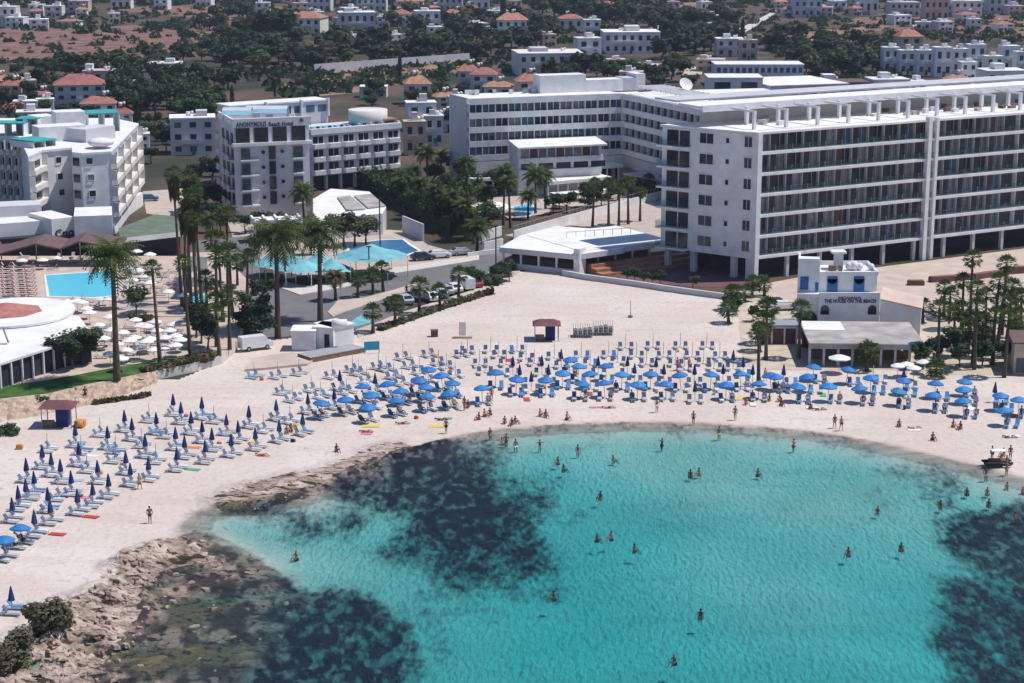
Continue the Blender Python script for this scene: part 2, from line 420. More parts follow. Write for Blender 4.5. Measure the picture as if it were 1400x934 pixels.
def terrain_mat():
    m = bpy.data.materials.new('terrain'); m.use_nodes = True; t = m.node_tree; b = t.nodes['Principled BSDF']; L = t.links.new
    b.inputs['Specular IOR Level'].default_value = .2; b.inputs['Roughness'].default_value = .9
    pos = nn(t, 'ShaderNodeNewGeometry').outputs['Position']
    a = nn(t, 'ShaderNodeAttribute', attribute_name='zone'); sep = nn(t, 'ShaderNodeSeparateColor'); L(a.outputs['Color'], sep.inputs[0])
    def noise(sc, det=4, rot=None, stretch=None):
        n = nn(t, 'ShaderNodeTexNoise'); n.inputs['Scale'].default_value = sc; n.inputs['Detail'].default_value = det
        if stretch:
            mp = nn(t, 'ShaderNodeMapping'); mp.inputs['Scale'].default_value = stretch; mp.inputs['Rotation'].default_value = (0, 0, rot or 0)
            L(pos, mp.inputs[0]); L(mp.outputs[0], n.inputs['Vector'])
        else: L(pos, n.inputs['Vector'])
        return n.outputs[0]
    def mix(f, c1, c2):
        x = nn(t, 'ShaderNodeMix', data_type='RGBA')
        if hasattr(f, 'default_value'): L(f, x.inputs[0])
        else: x.inputs[0].default_value = f
        for i, c in ((6, c1), (7, c2)):
            if isinstance(c, tuple): x.inputs[i].default_value = (*c, 1)
            else: L(c, x.inputs[i])
        return x.outputs[2]
    def ramp(v, lo, hi):
        r = nn(t, 'ShaderNodeMapRange', interpolation_type='SMOOTHSTEP'); r.inputs[1].default_value = lo; r.inputs[2].default_value = hi
        L(v, r.inputs[0]); return r.outputs[0]
    def ma(op, x, y):
        n = nn(t, 'ShaderNodeMath', operation=op)
        for i, v in ((0, x), (1, y)):
            if isinstance(v, (int, float)): n.inputs[i].default_value = v
            else: L(v, n.inputs[i])
        return n.outputs[0]
    sand = mix(ramp(noise(.07, 5), .3, .7), (.56, .475, .415), (.63, .555, .5))
    sand = mix(ma('MULTIPLY', ramp(noise(1.3, 6), .5, .68), .5), sand, (.46, .38, .33))
    sand = mix(ma('MULTIPLY', ramp(noise(.25, 5, .3, (.25, 1.3, 1)), .52, .62), .28), sand, (.47, .38, .32))
    wetsand = mix(ramp(noise(.8, 4, 0, (.25, 1, 1)), .35, .65), (.34, .26, .22), (.46, .39, .34))
    c = mix(ramp(ma('ADD', sep.outputs[2], ma('MULTIPLY', ma('SUBTRACT', noise(.5, 3), .5), .5)), .25, .95), sand, wetsand)
    rk = mix(ramp(noise(.55, 6, .5, (.5, 1.3, 1)), .35, .65), (.3, .22, .17), (.6, .48, .4))
    rk = mix(ramp(noise(1.5, 6, .5, (.5, 1.4, 1)), .54, .64), rk, (.045, .032, .026))  # black shade of small crevices painted into the rock colour
    rk = mix(ramp(noise(.32, 7, .5, (.5, 1.6, 1)), .56, .62), rk, (.05, .04, .032))  # shade of broader crevices, likewise part of the colour
    c = mix(ramp(ma('ADD', sep.outputs[0], ma('MULTIPLY', ma('SUBTRACT', noise(.9, 5), .5), 1.1)), .4, .62), c, rk)
    br = mix(ramp(noise(.45, 9, .6, (1.2, .6, 1)), .42, .6), (.05, .045, .045), (.33, .25, .2))
    br = mix(ramp(noise(.16, 6), .52, .62), br, (.14, .12, .07))
    br = mix(ramp(noise(1.3, 7), .54, .62), br, (.035, .03, .03))
    c = mix(ramp(ma('ADD', a.outputs['Alpha'], ma('MULTIPLY', ma('SUBTRACT', noise(.7, 4), .5), .6)), .35, .7), c, br)
    rf = mix(ramp(noise(.9, 8, .3, (1.1, .5, 1)), .48, .68), (.005, .007, .02), (.17, .17, .16))
    c = mix(ramp(ma('ADD', sep.outputs[1], ma('ADD', ma('MULTIPLY', ma('SUBTRACT', noise(.2, 9, .4, (1.1, .5, 1)), .5), 1.45), ma('MULTIPLY', ma('SUBTRACT', noise(1.5, 6, 0, (1.2, .5, 1)), .5), .9))), .2, .85), c, rf)
    # hinterland: dry brown earth with green scrub, beyond the beach
    L(c, b.inputs['Base Color'])
    bp = nn(t, 'ShaderNodeBump'); bp.inputs['Strength'].default_value = .55; bp.inputs['Distance'].default_value = .25
    h = ma('ADD', noise(1.2, 6), ma('MULTIPLY', ma('MULTIPLY', noise(1.6, 8, .5, (.6, 1.4, 1)), 11.0), sep.outputs[0]))
    sx = nn(t, 'ShaderNodeSeparateXYZ'); L(pos, sx.inputs[0]); uw = ma('MULTIPLY', ma('SUBTRACT', -.7, sx.outputs[2]), 2.0); uw = ma('MINIMUM', ma('MAXIMUM', uw, 0.0), 1.0)
    h = ma('ADD', h, ma('MULTIPLY', ma('MULTIPLY', noise(1.5, 3, .2, (1.5, .55, 1)), 5.0), uw))
    L(h, bp.inputs['Height']); L(bp.outputs[0], b.inputs['Normal'])
    M['terrain'] = m
terrain_mat()
def ground_mat():
    m = mat('ground', (.13, .1, .075), 1, .3, .02); t = m.node_tree; L = t.links.new; b = t.nodes['Principled BSDF']
    pos = nn(t, 'ShaderNodeNewGeometry').outputs['Position']
    n1 = nn(t, 'ShaderNodeTexNoise'); n1.inputs['Scale'].default_value = .03; n1.inputs['Detail'].default_value = 10; L(pos, n1.inputs['Vector'])
    cr = nn(t, 'ShaderNodeValToRGB'); e = cr.color_ramp.elements
    e[0].position = .36; e[0].color = (.03, .038, .024, 1); e[1].position = .62; e[1].color = (.125, .075, .058, 1)
    x = cr.color_ramp.elements.new(.48); x.color = (.07, .058, .04, 1)
    L(n1.outputs[0], cr.inputs[0]); L(cr.outputs[0], b.inputs['Base Color'])
ground_mat()
BEACH = [(-200, 1100), (-200, 560), (0, 575), (60, 566), (110, 556), (160, 549), (215, 532), (300, 495), (335, 470), (400, 462), (505, 450), (560, 426), (660, 394), (725, 366), (770, 374), (860, 388), (960, 399), (1000, 405), (1100, 440), (1250, 440), (1700, 515), (2600, 700), (2600, 1100)]
bp_ = [tuple(G(x, y).xy) for x, y in BEACH]
cx_ = (X[:-1, :-1] + X[1:, 1:]) / 2; cy_ = (Y[:-1, :-1] + Y[1:, 1:]) / 2
zc = (sdn[:-1, :-1] + sdn[1:, 1:]) / 2; rc = rock[:-1, :-1] > .5
bm_ = inside(cx_, cy_, bp_)
sea_f = zc < 0; rock_f = (~sea_f) & rc; beach_f = (~sea_f) & (~rock_f) & (bm_ | (cy_ < 230))
land_f = ~(sea_f | rock_f | beach_f)
zone_mesh('sea_bed', sea_f); zone_mesh('rocky_shore', rock_f); zone_mesh('beach', beach_f)
g_ = zone_mesh('ground', land_f); g_.data.materials.clear(); g_.data.materials.append(M['ground'])
def zsurf(x, y):
    ix = int(np.clip(np.searchsorted(xs, x), 1, nx - 1)); iy = int(np.clip(np.searchsorted(ys, y), 1, ny - 1))
    return float(Z[iy - 1:iy + 1, ix - 1:ix + 1].mean())
# water body: closed mesh, clear surface with waves and depth absorption
def water():
    m = bpy.data.materials.new('water'); m.use_nodes = True; t = m.node_tree; L = t.links.new
    t.nodes.remove(t.nodes['Principled BSDF']); o = t.nodes['Material Output']
    tr = nn(t, 'ShaderNodeBsdfTransparent'); gl = nn(t, 'ShaderNodeBsdfGlossy'); gl.inputs['Roughness'].default_value = .12
    gl.inputs['Color'].default_value = (.75, .85, .95, 1)
    pos = nn(t, 'ShaderNodeNewGeometry').outputs['Position']
    mp = nn(t, 'ShaderNodeMapping'); mp.inputs['Scale'].default_value = (1.5, .62, 1); L(pos, mp.inputs[0])
    n1 = nn(t, 'ShaderNodeTexNoise'); n1.inputs['Scale'].default_value = 1.7; n1.inputs['Detail'].default_value = 4; n1.inputs['Roughness'].default_value = .6; L(mp.outputs[0], n1.inputs['Vector'])
    n2 = nn(t, 'ShaderNodeTexNoise'); n2.inputs['Scale'].default_value = .22; n2.inputs['Detail'].default_value = 3; L(pos, n2.inputs['Vector'])
    ad = nn(t, 'ShaderNodeMath', operation='ADD'); mu = nn(t, 'ShaderNodeMath', operation='MULTIPLY'); mu.inputs[1].default_value = 1.2
    L(n2.outputs[0], mu.inputs[0]); L(n1.outputs[0], ad.inputs[0]); L(mu.outputs[0], ad.inputs[1])
    bp = nn(t, 'ShaderNodeBump'); bp.inputs['Strength'].default_value = 1.0; bp.inputs['Distance'].default_value = 2.2
    L(ad.outputs[0], bp.inputs['Height']); L(bp.outputs[0], gl.inputs['Normal'])
    fr = nn(t, 'ShaderNodeFresnel'); fr.inputs[0].default_value = 1.33; L(bp.outputs[0], fr.inputs['Normal'])
    f0 = nn(t, 'ShaderNodeMath', operation='MULTIPLY'); f0.inputs[1].default_value = .62; L(fr.outputs[0], f0.inputs[0])
    fm = nn(t, 'ShaderNodeMath', operation='MINIMUM'); fm.inputs[1].default_value = .36; L(f0.outputs[0], fm.inputs[0])
    ms = nn(t, 'ShaderNodeMixShader'); L(fm.outputs[0], ms.inputs[0]); L(tr.outputs[0], ms.inputs[1]); L(gl.outputs[0], ms.inputs[2]); L(ms.outputs[0], o.inputs[0])
    va = nn(t, 'ShaderNodeVolumeAbsorption'); va.inputs['Color'].default_value = (.0, .892, .928, 1); va.inputs['Density'].default_value = .42
    L(va.outputs[0], o.inputs['Volume'])
    M['water'] = m
water()
mb = MB(); mb.box(-3500, 3500, -300, 262, -40, SEA, 'water'); struct('water', mb)
# ------------------------------------------------------------------ big buildings
TZ = 1.2
def mk(): return MB()
# --- right hotel with glazed balconies
P1 = G(1032, 384); P2 = G(1520, 323); P0 = G(903, 366)
P2 = Vector((P1.x, P1.y, 0)) + (Vector((P2.x, P2.y, 0)) - Vector((P1.x, P1.y, 0)))
wF = Wall(P1, P2); wE = Wall(P0, P1); vb = Vector((P0.x - P1.x, P0.y - P1.y, 0))
ztop = HZ(P1, 181.5); z0 = HZ(P1, 353); fh = (ztop - z0) / 6
hr = thing('hotel', 'long white hotel with six rows of glass-fronted balconies above open columns', 'hotel', (P1.x, P1.y, 0))
b = mk(); b.par(wF.at(.2, -2.2, z0), wF.u * (wF.L - .2), vb * .9, (0, 0, ztop - z0 - .35), 'white'); part(hr, 'wall', b)
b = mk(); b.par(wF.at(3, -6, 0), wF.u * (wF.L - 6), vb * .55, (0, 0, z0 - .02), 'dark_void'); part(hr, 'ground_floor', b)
b = mk(); b.par(wF.at(-.15, -.1, ztop - .34), wF.u * (wF.L + .4), vb * 1.02, (0, 0, .34), 'white_roof'); part(hr, 'roof', b)
nb = 24; bay = wF.L / nb
for k in range(7):
    z = z0 + fh * k
    if k < 6:
        b = mk(); wF.box(b, 0, wF.L, -2.19, 0, z - .25, z + .2, 'white'); part(hr, 'balcony_slab', b)
        b = mk(); wF.box(b, 0.2, wF.L - .2, -.12, -.09, z + .21, z + 1.25, 'balustrade')
        for i in range(nb): wF.box(b, i * bay, i * bay + .05, -.13, -.08, z + .21, z + 1.27, 'steel')
        part(hr, 'balustrade', b)
        b = mk()
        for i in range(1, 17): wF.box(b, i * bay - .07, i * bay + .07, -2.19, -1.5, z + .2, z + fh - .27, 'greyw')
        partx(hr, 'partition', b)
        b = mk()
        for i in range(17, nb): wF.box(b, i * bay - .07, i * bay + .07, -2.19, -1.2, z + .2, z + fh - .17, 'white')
        part(hr, 'partition', b)['kind'] = 'stuff'
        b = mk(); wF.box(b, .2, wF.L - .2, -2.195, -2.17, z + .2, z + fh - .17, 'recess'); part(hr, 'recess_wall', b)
for i in range(17):
    for k in range(6):
        z = z0 + fh * k + .21; a = i * bay
        b = mk(); g1 = random.choice(['glass', 'glass_dark', 'glass_blue', 'glass_curtain', 'glass_curtain'])
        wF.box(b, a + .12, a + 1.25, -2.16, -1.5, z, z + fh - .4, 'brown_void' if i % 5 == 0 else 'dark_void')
        wF.box(b, a + 1.36, a + bay - .18, -2.165, -2.08, z, z + fh - .5, g1)
        for q in (a + 1.3, (a + 1.4 + a + bay - .25) / 2): wF.box(b, q, q + .07, -2.16, -2.04, z, z + fh - .5, 'greyw')
        if i < 16: part(hr, 'balcony_door', b)
b = mk()
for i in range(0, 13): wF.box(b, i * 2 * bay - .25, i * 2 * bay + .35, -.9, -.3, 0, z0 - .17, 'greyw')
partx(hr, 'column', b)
b = mk(); a_ = wF.apx(1262); wF.box(b, a_ - .5, a_ + .3, -.6, .35, 0, ztop + .5, 'white'); wF.box(b, a_ + 1.3, a_ + 1.9, -.6, .3, 0, ztop + .3, 'white'); partx(hr, 'pier', b)
b = mk(); wF.box(b, -.35, .45, -2.2, .25, 0, ztop + .02, 'white'); partx(hr, 'pier', b)
# end wall
La = wE.L
def ew(x): return wE.apx(x)
for k in range(6):
    z = z0 + fh * k
    for (xa, xb) in ((953, 971), (1013, 1023)):
        window(hr, wE, ew(xa), ew(xb), z + .95, z + 2.6, 'glass', 'white', d=.0)
    window(hr, wE, ew(988), ew(992.5), z + 1.3, z + 2.1, 'glass_dark', 'white', mull=0)
    b = mk(); wE.box(b, -.3, ew(941), -.5, 1.5, z - .16, z + .14, 'white'); part(hr, 'balcony_slab', b)
    b = mk(); wE.box(b, -.3, ew(941), 1.44, 1.47, z + .15, z + 1.2, 'balustrade'); wE.box(b, -.3, -.27, -.4, 1.42, z + .15, z + 1.2, 'balustrade'); part(hr, 'balustrade', b)
    b = mk(); wE.box(b, .9, ew(924), .02, .1, z + .15, z + 2.7, 'glass_dark'); wE.box(b, ew(926), ew(939), .02, .1, z + .15, z + 2.7, 'glass'); part(hr, 'balcony_door', b)
b = mk(); wE.box(b, -.1, La, -1.2, .0, z0 - .25, ztop - .4, 'white'); part(hr, 'wall', b)
b = mk()
for x in (910, 945, 1000, 1028): wE.box(b, ew(x) - .4, ew(x) + .5, -1.1, -.2, 0, z0 - .26, 'greyw')
partx(hr, 'column', b)
# pergola on the roof
b = mk(); zz = ztop + 3.0
wF.box(b, -4, wF.L, -17, -10.5, zz, zz + .45, 'white_roof'); wF.box(b, -4, wF.L, -10.45, -10.1, zz - .5, zz + .6, 'white')
wF.box(b, -4, wF.L, -24, -17.8, zz + .5, zz + .8, 'greyw'); part(hr, 'pergola', b)
b = mk()
for i in range(12):
    a = 1.5 + i * 6.6
    wF.box(b, a, a + .5, -4.0, -3.5, ztop + .01, zz + .1, 'white'); wF.box(b, a + .1, a + .4, -10, -3.51, zz - .25, zz + .1, 'white')
    wF.box(b, a + 3, a + 3.5, -10.0, -9.4, ztop + .01, zz, 'white')
partx(hr, 'pergola_post', b)
b = mk(); wF.box(b, 0, wF.L, -16.5, -15.9, ztop + .01, ztop + 1.6, 'cream'); wF.box(b, 0, wF.L, -.55, -.45, ztop + .3, ztop + .34, 'steel'); part(hr, 'parapet', b)
b = mk()
for i in range(40):
    a = random.uniform(2, wF.L); d = random.uniform(-14, -6)
    wF.box(b, a, a + random.uniform(.4, 1.6), d, d - random.uniform(.4, 1.2), ztop + .01, ztop + random.uniform(.3, .9), random.choice(['white', 'cream', 'greyw', 'pinkwall', 'wood']))
partx(hr, 'roof_furniture', b)
# --- middle long white hotel with banded storeys
A = G(642, 258); B = G(850, 247); C = G(965, 282)
wA = Wall(A, B); wB = Wall(B, C)
zt = HZ(A, 135.5)
hm = thing('hotel', 'white banded hotel of two angled wings with long blue window rows', 'hotel', (A.x, A.y, 0))
bk = Vector((-4.2, 9, 0)); bk2 = Vector((3, 12, 0))
b = mk(); b.par(A + Vector((0, 0, 0)) - wA.n * 1.3, wA.u * wA.L, bk, (0, 0, zt - .3), 'white'); b.par(B - wB.n * 1.3, wB.u * wB.L, Vector((8, 7, 0)), (0, 0, zt - .3), 'white')
b.par(B - wA.n * 1.2, Vector((6, -2, 0)), Vector((-2, 9, 0)), (0, 0, zt - .31), 'white')
part(hm, 'wall', b)
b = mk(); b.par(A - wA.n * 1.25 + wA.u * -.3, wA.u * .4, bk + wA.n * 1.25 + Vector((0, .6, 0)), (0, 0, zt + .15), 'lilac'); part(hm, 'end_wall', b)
b = mk(); b.par(A - wA.n * 1.29 + Vector((0, 0, zt - .29)), wA.u * wA.L, bk, (0, 0, .25), 'white_roof'); b.par(B - wB.n * 1.29 + Vector((0, 0, zt - .285)), wB.u * wB.L, Vector((8, 7, 0)), (0, 0, .25), 'white_roof'); part(hm, 'roof', b)
for w in (wA, wB):
    nbay = max(3, round(w.L / 3.0)); by = w.L / nbay
    for k in range(5):
        zb = zt - 1.3 - 3.05 * k
        b = mk(); w.box(b, 0, w.L, -.15, .0, zb, zb + 1.3, 'white'); w.box(b, 0, w.L, -1.28, -.16, zb, zb + .3, 'white'); part(hm, 'parapet', b)
        if k == 4: break
        b = mk()
        for i in range(nbay + 1): w.box(b, min(i * by, w.L - .14), min(i * by, w.L - .14) + .14, -1.29, -.02, zb - 1.75, zb - .001, 'white')
        partx(hm, 'partition', b)
        if w is wA:
            for i in range(nbay):
                b = mk(); w.box(b, i * by + .3, (i + 1) * by - .05, -1.29, -.75, zb - 1.75, zb - .05, random.choice(['glass_blue', 'glass_blue', 'glass', 'glass_curtain']))
                w.box(b, i * by + by * .55, i * by + by * .6, -.74, -.7, zb - 1.75, zb - .05, 'white')
                part(hm, 'window', b)
        else:
            for i in range(nbay):
                b = mk(); w.box(b, i * by + .35, (i + 1) * by - .1, -1.29, -.75, zb - 1.75, zb - .05, random.choice(['glass', 'glass_dark', 'glass_blue'])); part(hm, 'window', b)
zlow = zt - 1.45 - 12.2
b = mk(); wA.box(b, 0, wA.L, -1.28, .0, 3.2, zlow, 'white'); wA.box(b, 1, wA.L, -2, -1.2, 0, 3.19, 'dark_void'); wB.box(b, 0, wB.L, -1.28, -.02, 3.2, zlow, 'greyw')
for i in range(10): wA.box(b, 1 + i * 3.6, 1.8 + i * 3.6, -.9, -.1, 0, 3.19, 'white')
part(hm, 'arcade', b)
# dining room block in front
D1 = G(709, 268); D2 = G(822, 262); wD = Wall(D1, D2); zd = HZ(D1, 201)
b = mk(); b.par(wD.at(0, -.1, 0), wD.u * wD.L, Vector((-2, 12, 0)), (0, 0, zd - .6), 'white')
wD.box(b, 0, wD.L + .3, -.1, .3, zd - 3.6, zd - 2.5, 'white'); wD.box(b, 0, wD.L, 0, .25, zd - 6.0, zd - 5.0, 'white'); part(hm, 'dining_block', b)
b = mk(); b.par(wD.at(-.6, 1.3, zd - .35), wD.u * (wD.L + 1.4), Vector((-2, 13, 0)), (0, 0, .35), 'white_roof'); part(hm, 'canopy_roof', b)
for i in range(9):
    a = .6 + i * (wD.L - 1) / 9
    b = mk(); wD.box(b, a, a + (wD.L - 1) / 9 - .3, -.09, .02, zd - 2.4, zd - .6, 'brown_void' if i % 3 == 1 else 'glass_curtain'); part(hm, 'window', b)
    if i % 2 == 0:
        b = mk(); wD.box(b, a, a + 3.2, -.08, .05, zd - 4.9, zd - 3.7, 'glass'); part(hm, 'window', b)
# low canopies at its foot
for (x0, y0, x1, y1, zc, dp) in ((750, 258, 852, 252, 4.0, 9), (750, 272, 836, 264, 3.2, 7), (640, 270, 748, 266, 3.6, 5)):
    b = mk(); w = Wall(G(x0, y0), G(x1, y1)); w.box(b, 0, w.L, -dp, 0, zc, zc + .35, 'white_roof'); w.box(b, 0, w.L, -.25, 0.05, zc - .3, zc - .01, 'white')
    for i in range(7): w.box(b, i * w.L / 6.4, i * w.L / 6.4 + .3, -.6, -.3, 0, zc - .01, 'white')
    part(hm, 'canopy', b)
b = mk(); w = Wall(G(852, 262), G(925, 276)); w.box(b, 0, w.L, -8, 0, 3.6, 4, 'greyw'); w.box(b, 0, w.L, -7, -1, 0, 3.59, 'dark_void'); part(hm, 'canopy', b)
# roof-top plant rooms
b = mk(); w = Wall(A - wA.n * 6, B - wA.n * 6)
def rt(xa, xb, h, m='white', d=-4.5, w=w, d1=0): w.box(b, w.apx(xa), w.apx(xb), d, d1, zt - .05, zt + h, m)
rt(738, 800, 3.9); rt(800, 850, 2.6); rt(850, 868, 2.8, 'greyw'); rt(868, 880, 3.6, 'white', -6); partx(hm, 'plant_room', b)
b = mk(); w2 = Wall(B - wB.n * 8, C - wB.n * 8)
for i in range(12): w2.box(b, 1 + i * 2.2, 1.4 + i * 2.2, -2, 5, zt + 1.2, zt + 1.7, 'white')
part(hm, 'pergola', b)
b = mk()
for w_, n_, d0 in ((w, 26, -1.5), (w2, 10, -1)):
    for i in range(n_):
        a = random.uniform(1, max(4, w_.L - 2)); d = d0 - random.uniform(0, 3); w_.box(b, a, a + random.uniform(.5, 1.4), d, d - .6, zt + .01, zt + random.uniform(.5, 1.1), random.choice(['greyw', 'white', 'pole', 'cream']))
partx(hm, 'air_conditioner', b)
# white dish
ds = thing('satellite_dish', 'big white satellite dish on the roof of the banded hotel', 'satellite dish', G(937, 137, zt))
b = mk(); dc = Vector(G(937, 116, zt + 2.6)); mb_v = []
n_ = 14; vs = []; fs = []
dn = Vector((.35, -.75, .6)).normalized(); q = dn.to_track_quat('Z', 'Y')
for r_, zz_ in ((.01, 0), (.8, .1), (1.55, .4)):
    for k in range(n_): vs.append(dc + q @ Vector((r_ * math.cos(6.2832 * k / n_), r_ * math.sin(6.2832 * k / n_), zz_)))
for i in range(2):
    for k in range(n_): fs.append((i * n_ + k, i * n_ + (k + 1) % n_, (i + 1) * n_ + (k + 1) % n_, (i + 1) * n_ + k))
b.add(vs, fs, 'white_canopy', True); ds.location = (dc.x, dc.y, zt); part(ds, 'reflector', b)
b = mk(); b.tube([(dc.x, dc.y, zt - .3), dc], .2, 'steel'); part(ds, 'mast', b)
# eastern blocks behind the right hotel
def block(label, cat, x0, y0, x1, y1, ytop, dep, m='white', name='building', wins=0, rows=1, roofm=None, g='glass', group=None, zb=0.0, skew=None):
    w = Wall(G(x0, y0), G(x1, y1)); zt_ = HZ(w.P, ytop)
    r = thing(name, label, cat, (w.P.x, w.P.y, 0), group)
    b = mk(); w.box(b, 0, w.L, -dep, 0, zb, zt_ - .25, m); part(r, 'wall', b)
    b = mk(); w.box(b, -.25, w.L + .25, -dep - .2, .25, zt_ - .25, zt_, roofm or m); part(r, 'roof', b)
    if wins:
        fhh = (zt_ - .4) / rows; st = w.L / wins
        for k in range(rows):
            for i in range(wins):
                window(r, w, i * st + st * .2, i * st + st * .8, k * fhh + fhh * .3, k * fhh + fhh * .8, g, m, mull=0)
    return r, w, zt_
block('white rooftop block right of the satellite dish with one small window', 'building', 968, 172, 1041, 172, 106, 12, wins=2, rows=3)
block('flat pale grey roof slab behind the glass-balcony hotel with low parapet', 'building', 1052, 166, 1158, 162, 117, 25, 'greyw', wins=8, rows=2, roofm='white_roof')
block('blue-windowed white block standing above the dark trees right of centre', 'building', 978, 118, 1098, 118, 88, 14, wins=14, rows=2, g='glass_blue')
block('white roof terrace block between banded hotel and glass-balcony hotel', 'building', 948, 200, 1075, 196, 133, 18, 'lilac', wins=6, rows=4, roofm='white_roof')
# --- hotel with roof pool and lettering
T1 = G(324, 303); T2 = G(426, 297); wT = Wall(T1, T2); ztt = HZ(T1, 163)
hn = thing('hotel', 'pale lilac hotel with blue lettering along its tower front and roof pool', 'hotel', (T1.x, T1.y, 0))
Wn1 = G(426, 262); Wn2 = G(548, 250); wW = Wall(Wn1, Wn2); zw = HZ(Wn1, 177)
bv = Vector((-4.6, 13, 0))
b = mk(); b.par(wT.at(0, -.4, 0), wT.u * wT.L, bv, (0, 0, ztt - 1.2), 'lilac'); part(hn, 'tower', b)
b = mk(); wT.box(b, -.3, wT.L + .3, -.8, .3, ztt - 1.7, ztt, 'lilac'); b.par(wT.at(-.3, -.8, ztt - 1.2), wT.u * .4, bv, (0, 0, 1.2), 'white'); part(hn, 'sign_band', b)
b = mk(); wT.box(b, -.4, wT.L + .4, -.4, .6, ztt - 5.3, ztt - 4.7, 'white'); part(hn, 'cornice', b)
text(hn, 'ANONYMOUS', wT, wT.apx(327), HZ(T1, 174), 1.35, 'signblue', d=.33, width=5.9)
text(hn, 'Beach Hotel', wT, wT.apx(370.5), HZ(T1, 174.6), 1.2, 'signblue', d=.33, width=4.9)
text(hn, '*', wT, wT.apx(412), HZ(T1, 174.6), 1.9, 'signblue', d=.33, width=.9)
fT = 20.8 / 7.05
for i in range(4):
    a = wT.apx(327 + i * 25.2); b = mk(); wT.box(b, a, a + 2.6, -.39, -.05, ztt - 4.6, ztt - 1.9, 'glass_dark'); wT.box(b, a, a + 2.6, .02, .05, ztt - 4.6, ztt - 3.7, 'balustrade'); part(hn, 'window', b)
    b = mk(); wT.box(b, a + 2.62, a + 3.3, -.39, .2, ztt - 4.69, ztt - 1.71, 'white'); part(hn, 'pilaster', b)
for k in range(4):
    zz = ztt - 5.3 - (k + 1) * fT + .1
    for (xa, xb, xc) in ((333.5, 345, 356), (404, 416.5, 417.5)):
        b = mk(); wT.box(b, wT.apx(xa), wT.apx(xb), -.39, -.1, zz + .3, zz + 2.35, 'glass'); part(hn, 'window', b)
        b = mk(); wT.box(b, wT.apx(xa) - .3, wT.apx(xc), -.4, .9, zz - .05, zz + .18, 'white'); wT.box(b, wT.apx(xa) - .3, wT.apx(xc), .85, .9, zz + .18, zz + 1.0, 'balustrade'); part(hn, 'balcony', b)
    b = mk(); wT.box(b, wT.apx(371), wT.apx(379.5), -.39, .03, zz + .1, zz + 2.6, 'glass_dark'); part(hn, 'window', b)
    for xc in (363, 389):
        a = wT.apx(xc); b = mk(); b.tube([wT.at(a, -.39, zz + 1.5), wT.at(a, .03, zz + 1.5)], .34, 'glass_dark', 10); part(hn, 'round_window', b)
wS = Wall(T1 + bv, T1)
for k in range(5):
    zz = ztt - 5.2 - k * fT
    for i in range(3):
        a = 1.2 + i * wS.L / 3.1
        b = mk(); b.par(wS.at(a, 0, zz), wS.u * 3.6, wS.n * 1.4 + wS.u * -.6, (0, 0, .2), 'lilac'); wS.box(b, a, a + 3.2, 1.2, 1.3, zz + .2, zz + 1.1, 'lilac'); part(hn, 'balcony', b)
        b = mk(); wS.box(b, a + .4, a + 2.8, .01, .06, zz + .2, zz + 2.3, 'glass_dark'); part(hn, 'window', b)
b = mk(); wW.box(b, -.5, wW.L, -13, 0, 3.2, zw - .6, 'lilac'); wW.box(b, 0, wW.L - .2, -12, -1, 0, 3.19, 'dark_void')
for i in range(7): wW.box(b, i * wW.L / 6.3, i * wW.L / 6.3 + .5, -.9, 0, 0, 3.19, 'lilac')
part(hn, 'wing', b)
b = mk(); wW.box(b, 0, wW.L + .1, -.4, .5, zw - 1.2, zw, 'white'); wW.box(b, wW.L - .2, wW.L + .3, -13, -.41, zw - .59, zw + .3, 'white'); part(hn, 'parapet', b)
st = wW.L / 6
for k in range(3):
    zz = zw - 1.4 - (k + 1) * 2.85 + .2
    for i in range(6):
        a = i * st
        b = mk(); wW.box(b, a + st * .18, a + st * .82, .01, .05, zz + .25, zz + 2.35, 'glass_dark'); wW.box(b, a + st * .48, a + st * .52, .052, .09, zz + .25, zz + 2.35, 'lilac'); part(hn, 'window', b)
        b = mk(); zb = zz
        P = [wW.at(a + .15, 0), wW.at(a + .5, 1.1), wW.at(a + st - .6, 1.1), wW.at(a + st - .2, 0)]
        b.prism([(p.x, p.y) for p in P], zb - .1, zb + .85, 'white'); part(hn, 'balcony', b)
    b = mk(); wW.box(b, 0, wW.L, 0.0, .35, zz - .25, zz + .12, 'white'); part(hn, 'string_course', b)
b = mk(); wW.box(b, .6, wW.L * .62, -6.5, -1.6, zw - .62, zw - .3, 'pool_tile'); part(hn, 'roof_pool', b)
b = mk()
for i in range(14): wW.box(b, .8 + i * 1.45, 1.3 + i * 1.45, -1.4, -.7, zw - .6, zw + .35, 'navy' if i % 2 else 'grey_mat')
partx(hn, 'deck_chair', b)
b = mk()
ci = wW.at(wW.apx(522), -5.5)
b.tube([(ci.x, ci.y, zw - .6), (ci.x, ci.y, zw + 2.7)], 4.3, 'cream', 20, True, True); part(hn, 'curved_wall', b)
b = mk(); ri = wW.at(wW.L - 1.2, -3.5)
wW.box(b, wW.L - 3.4, wW.L + .3, -8, -1, zw + .5, zw + .8, 'terracotta'); part(hn, 'tile_canopy', b)
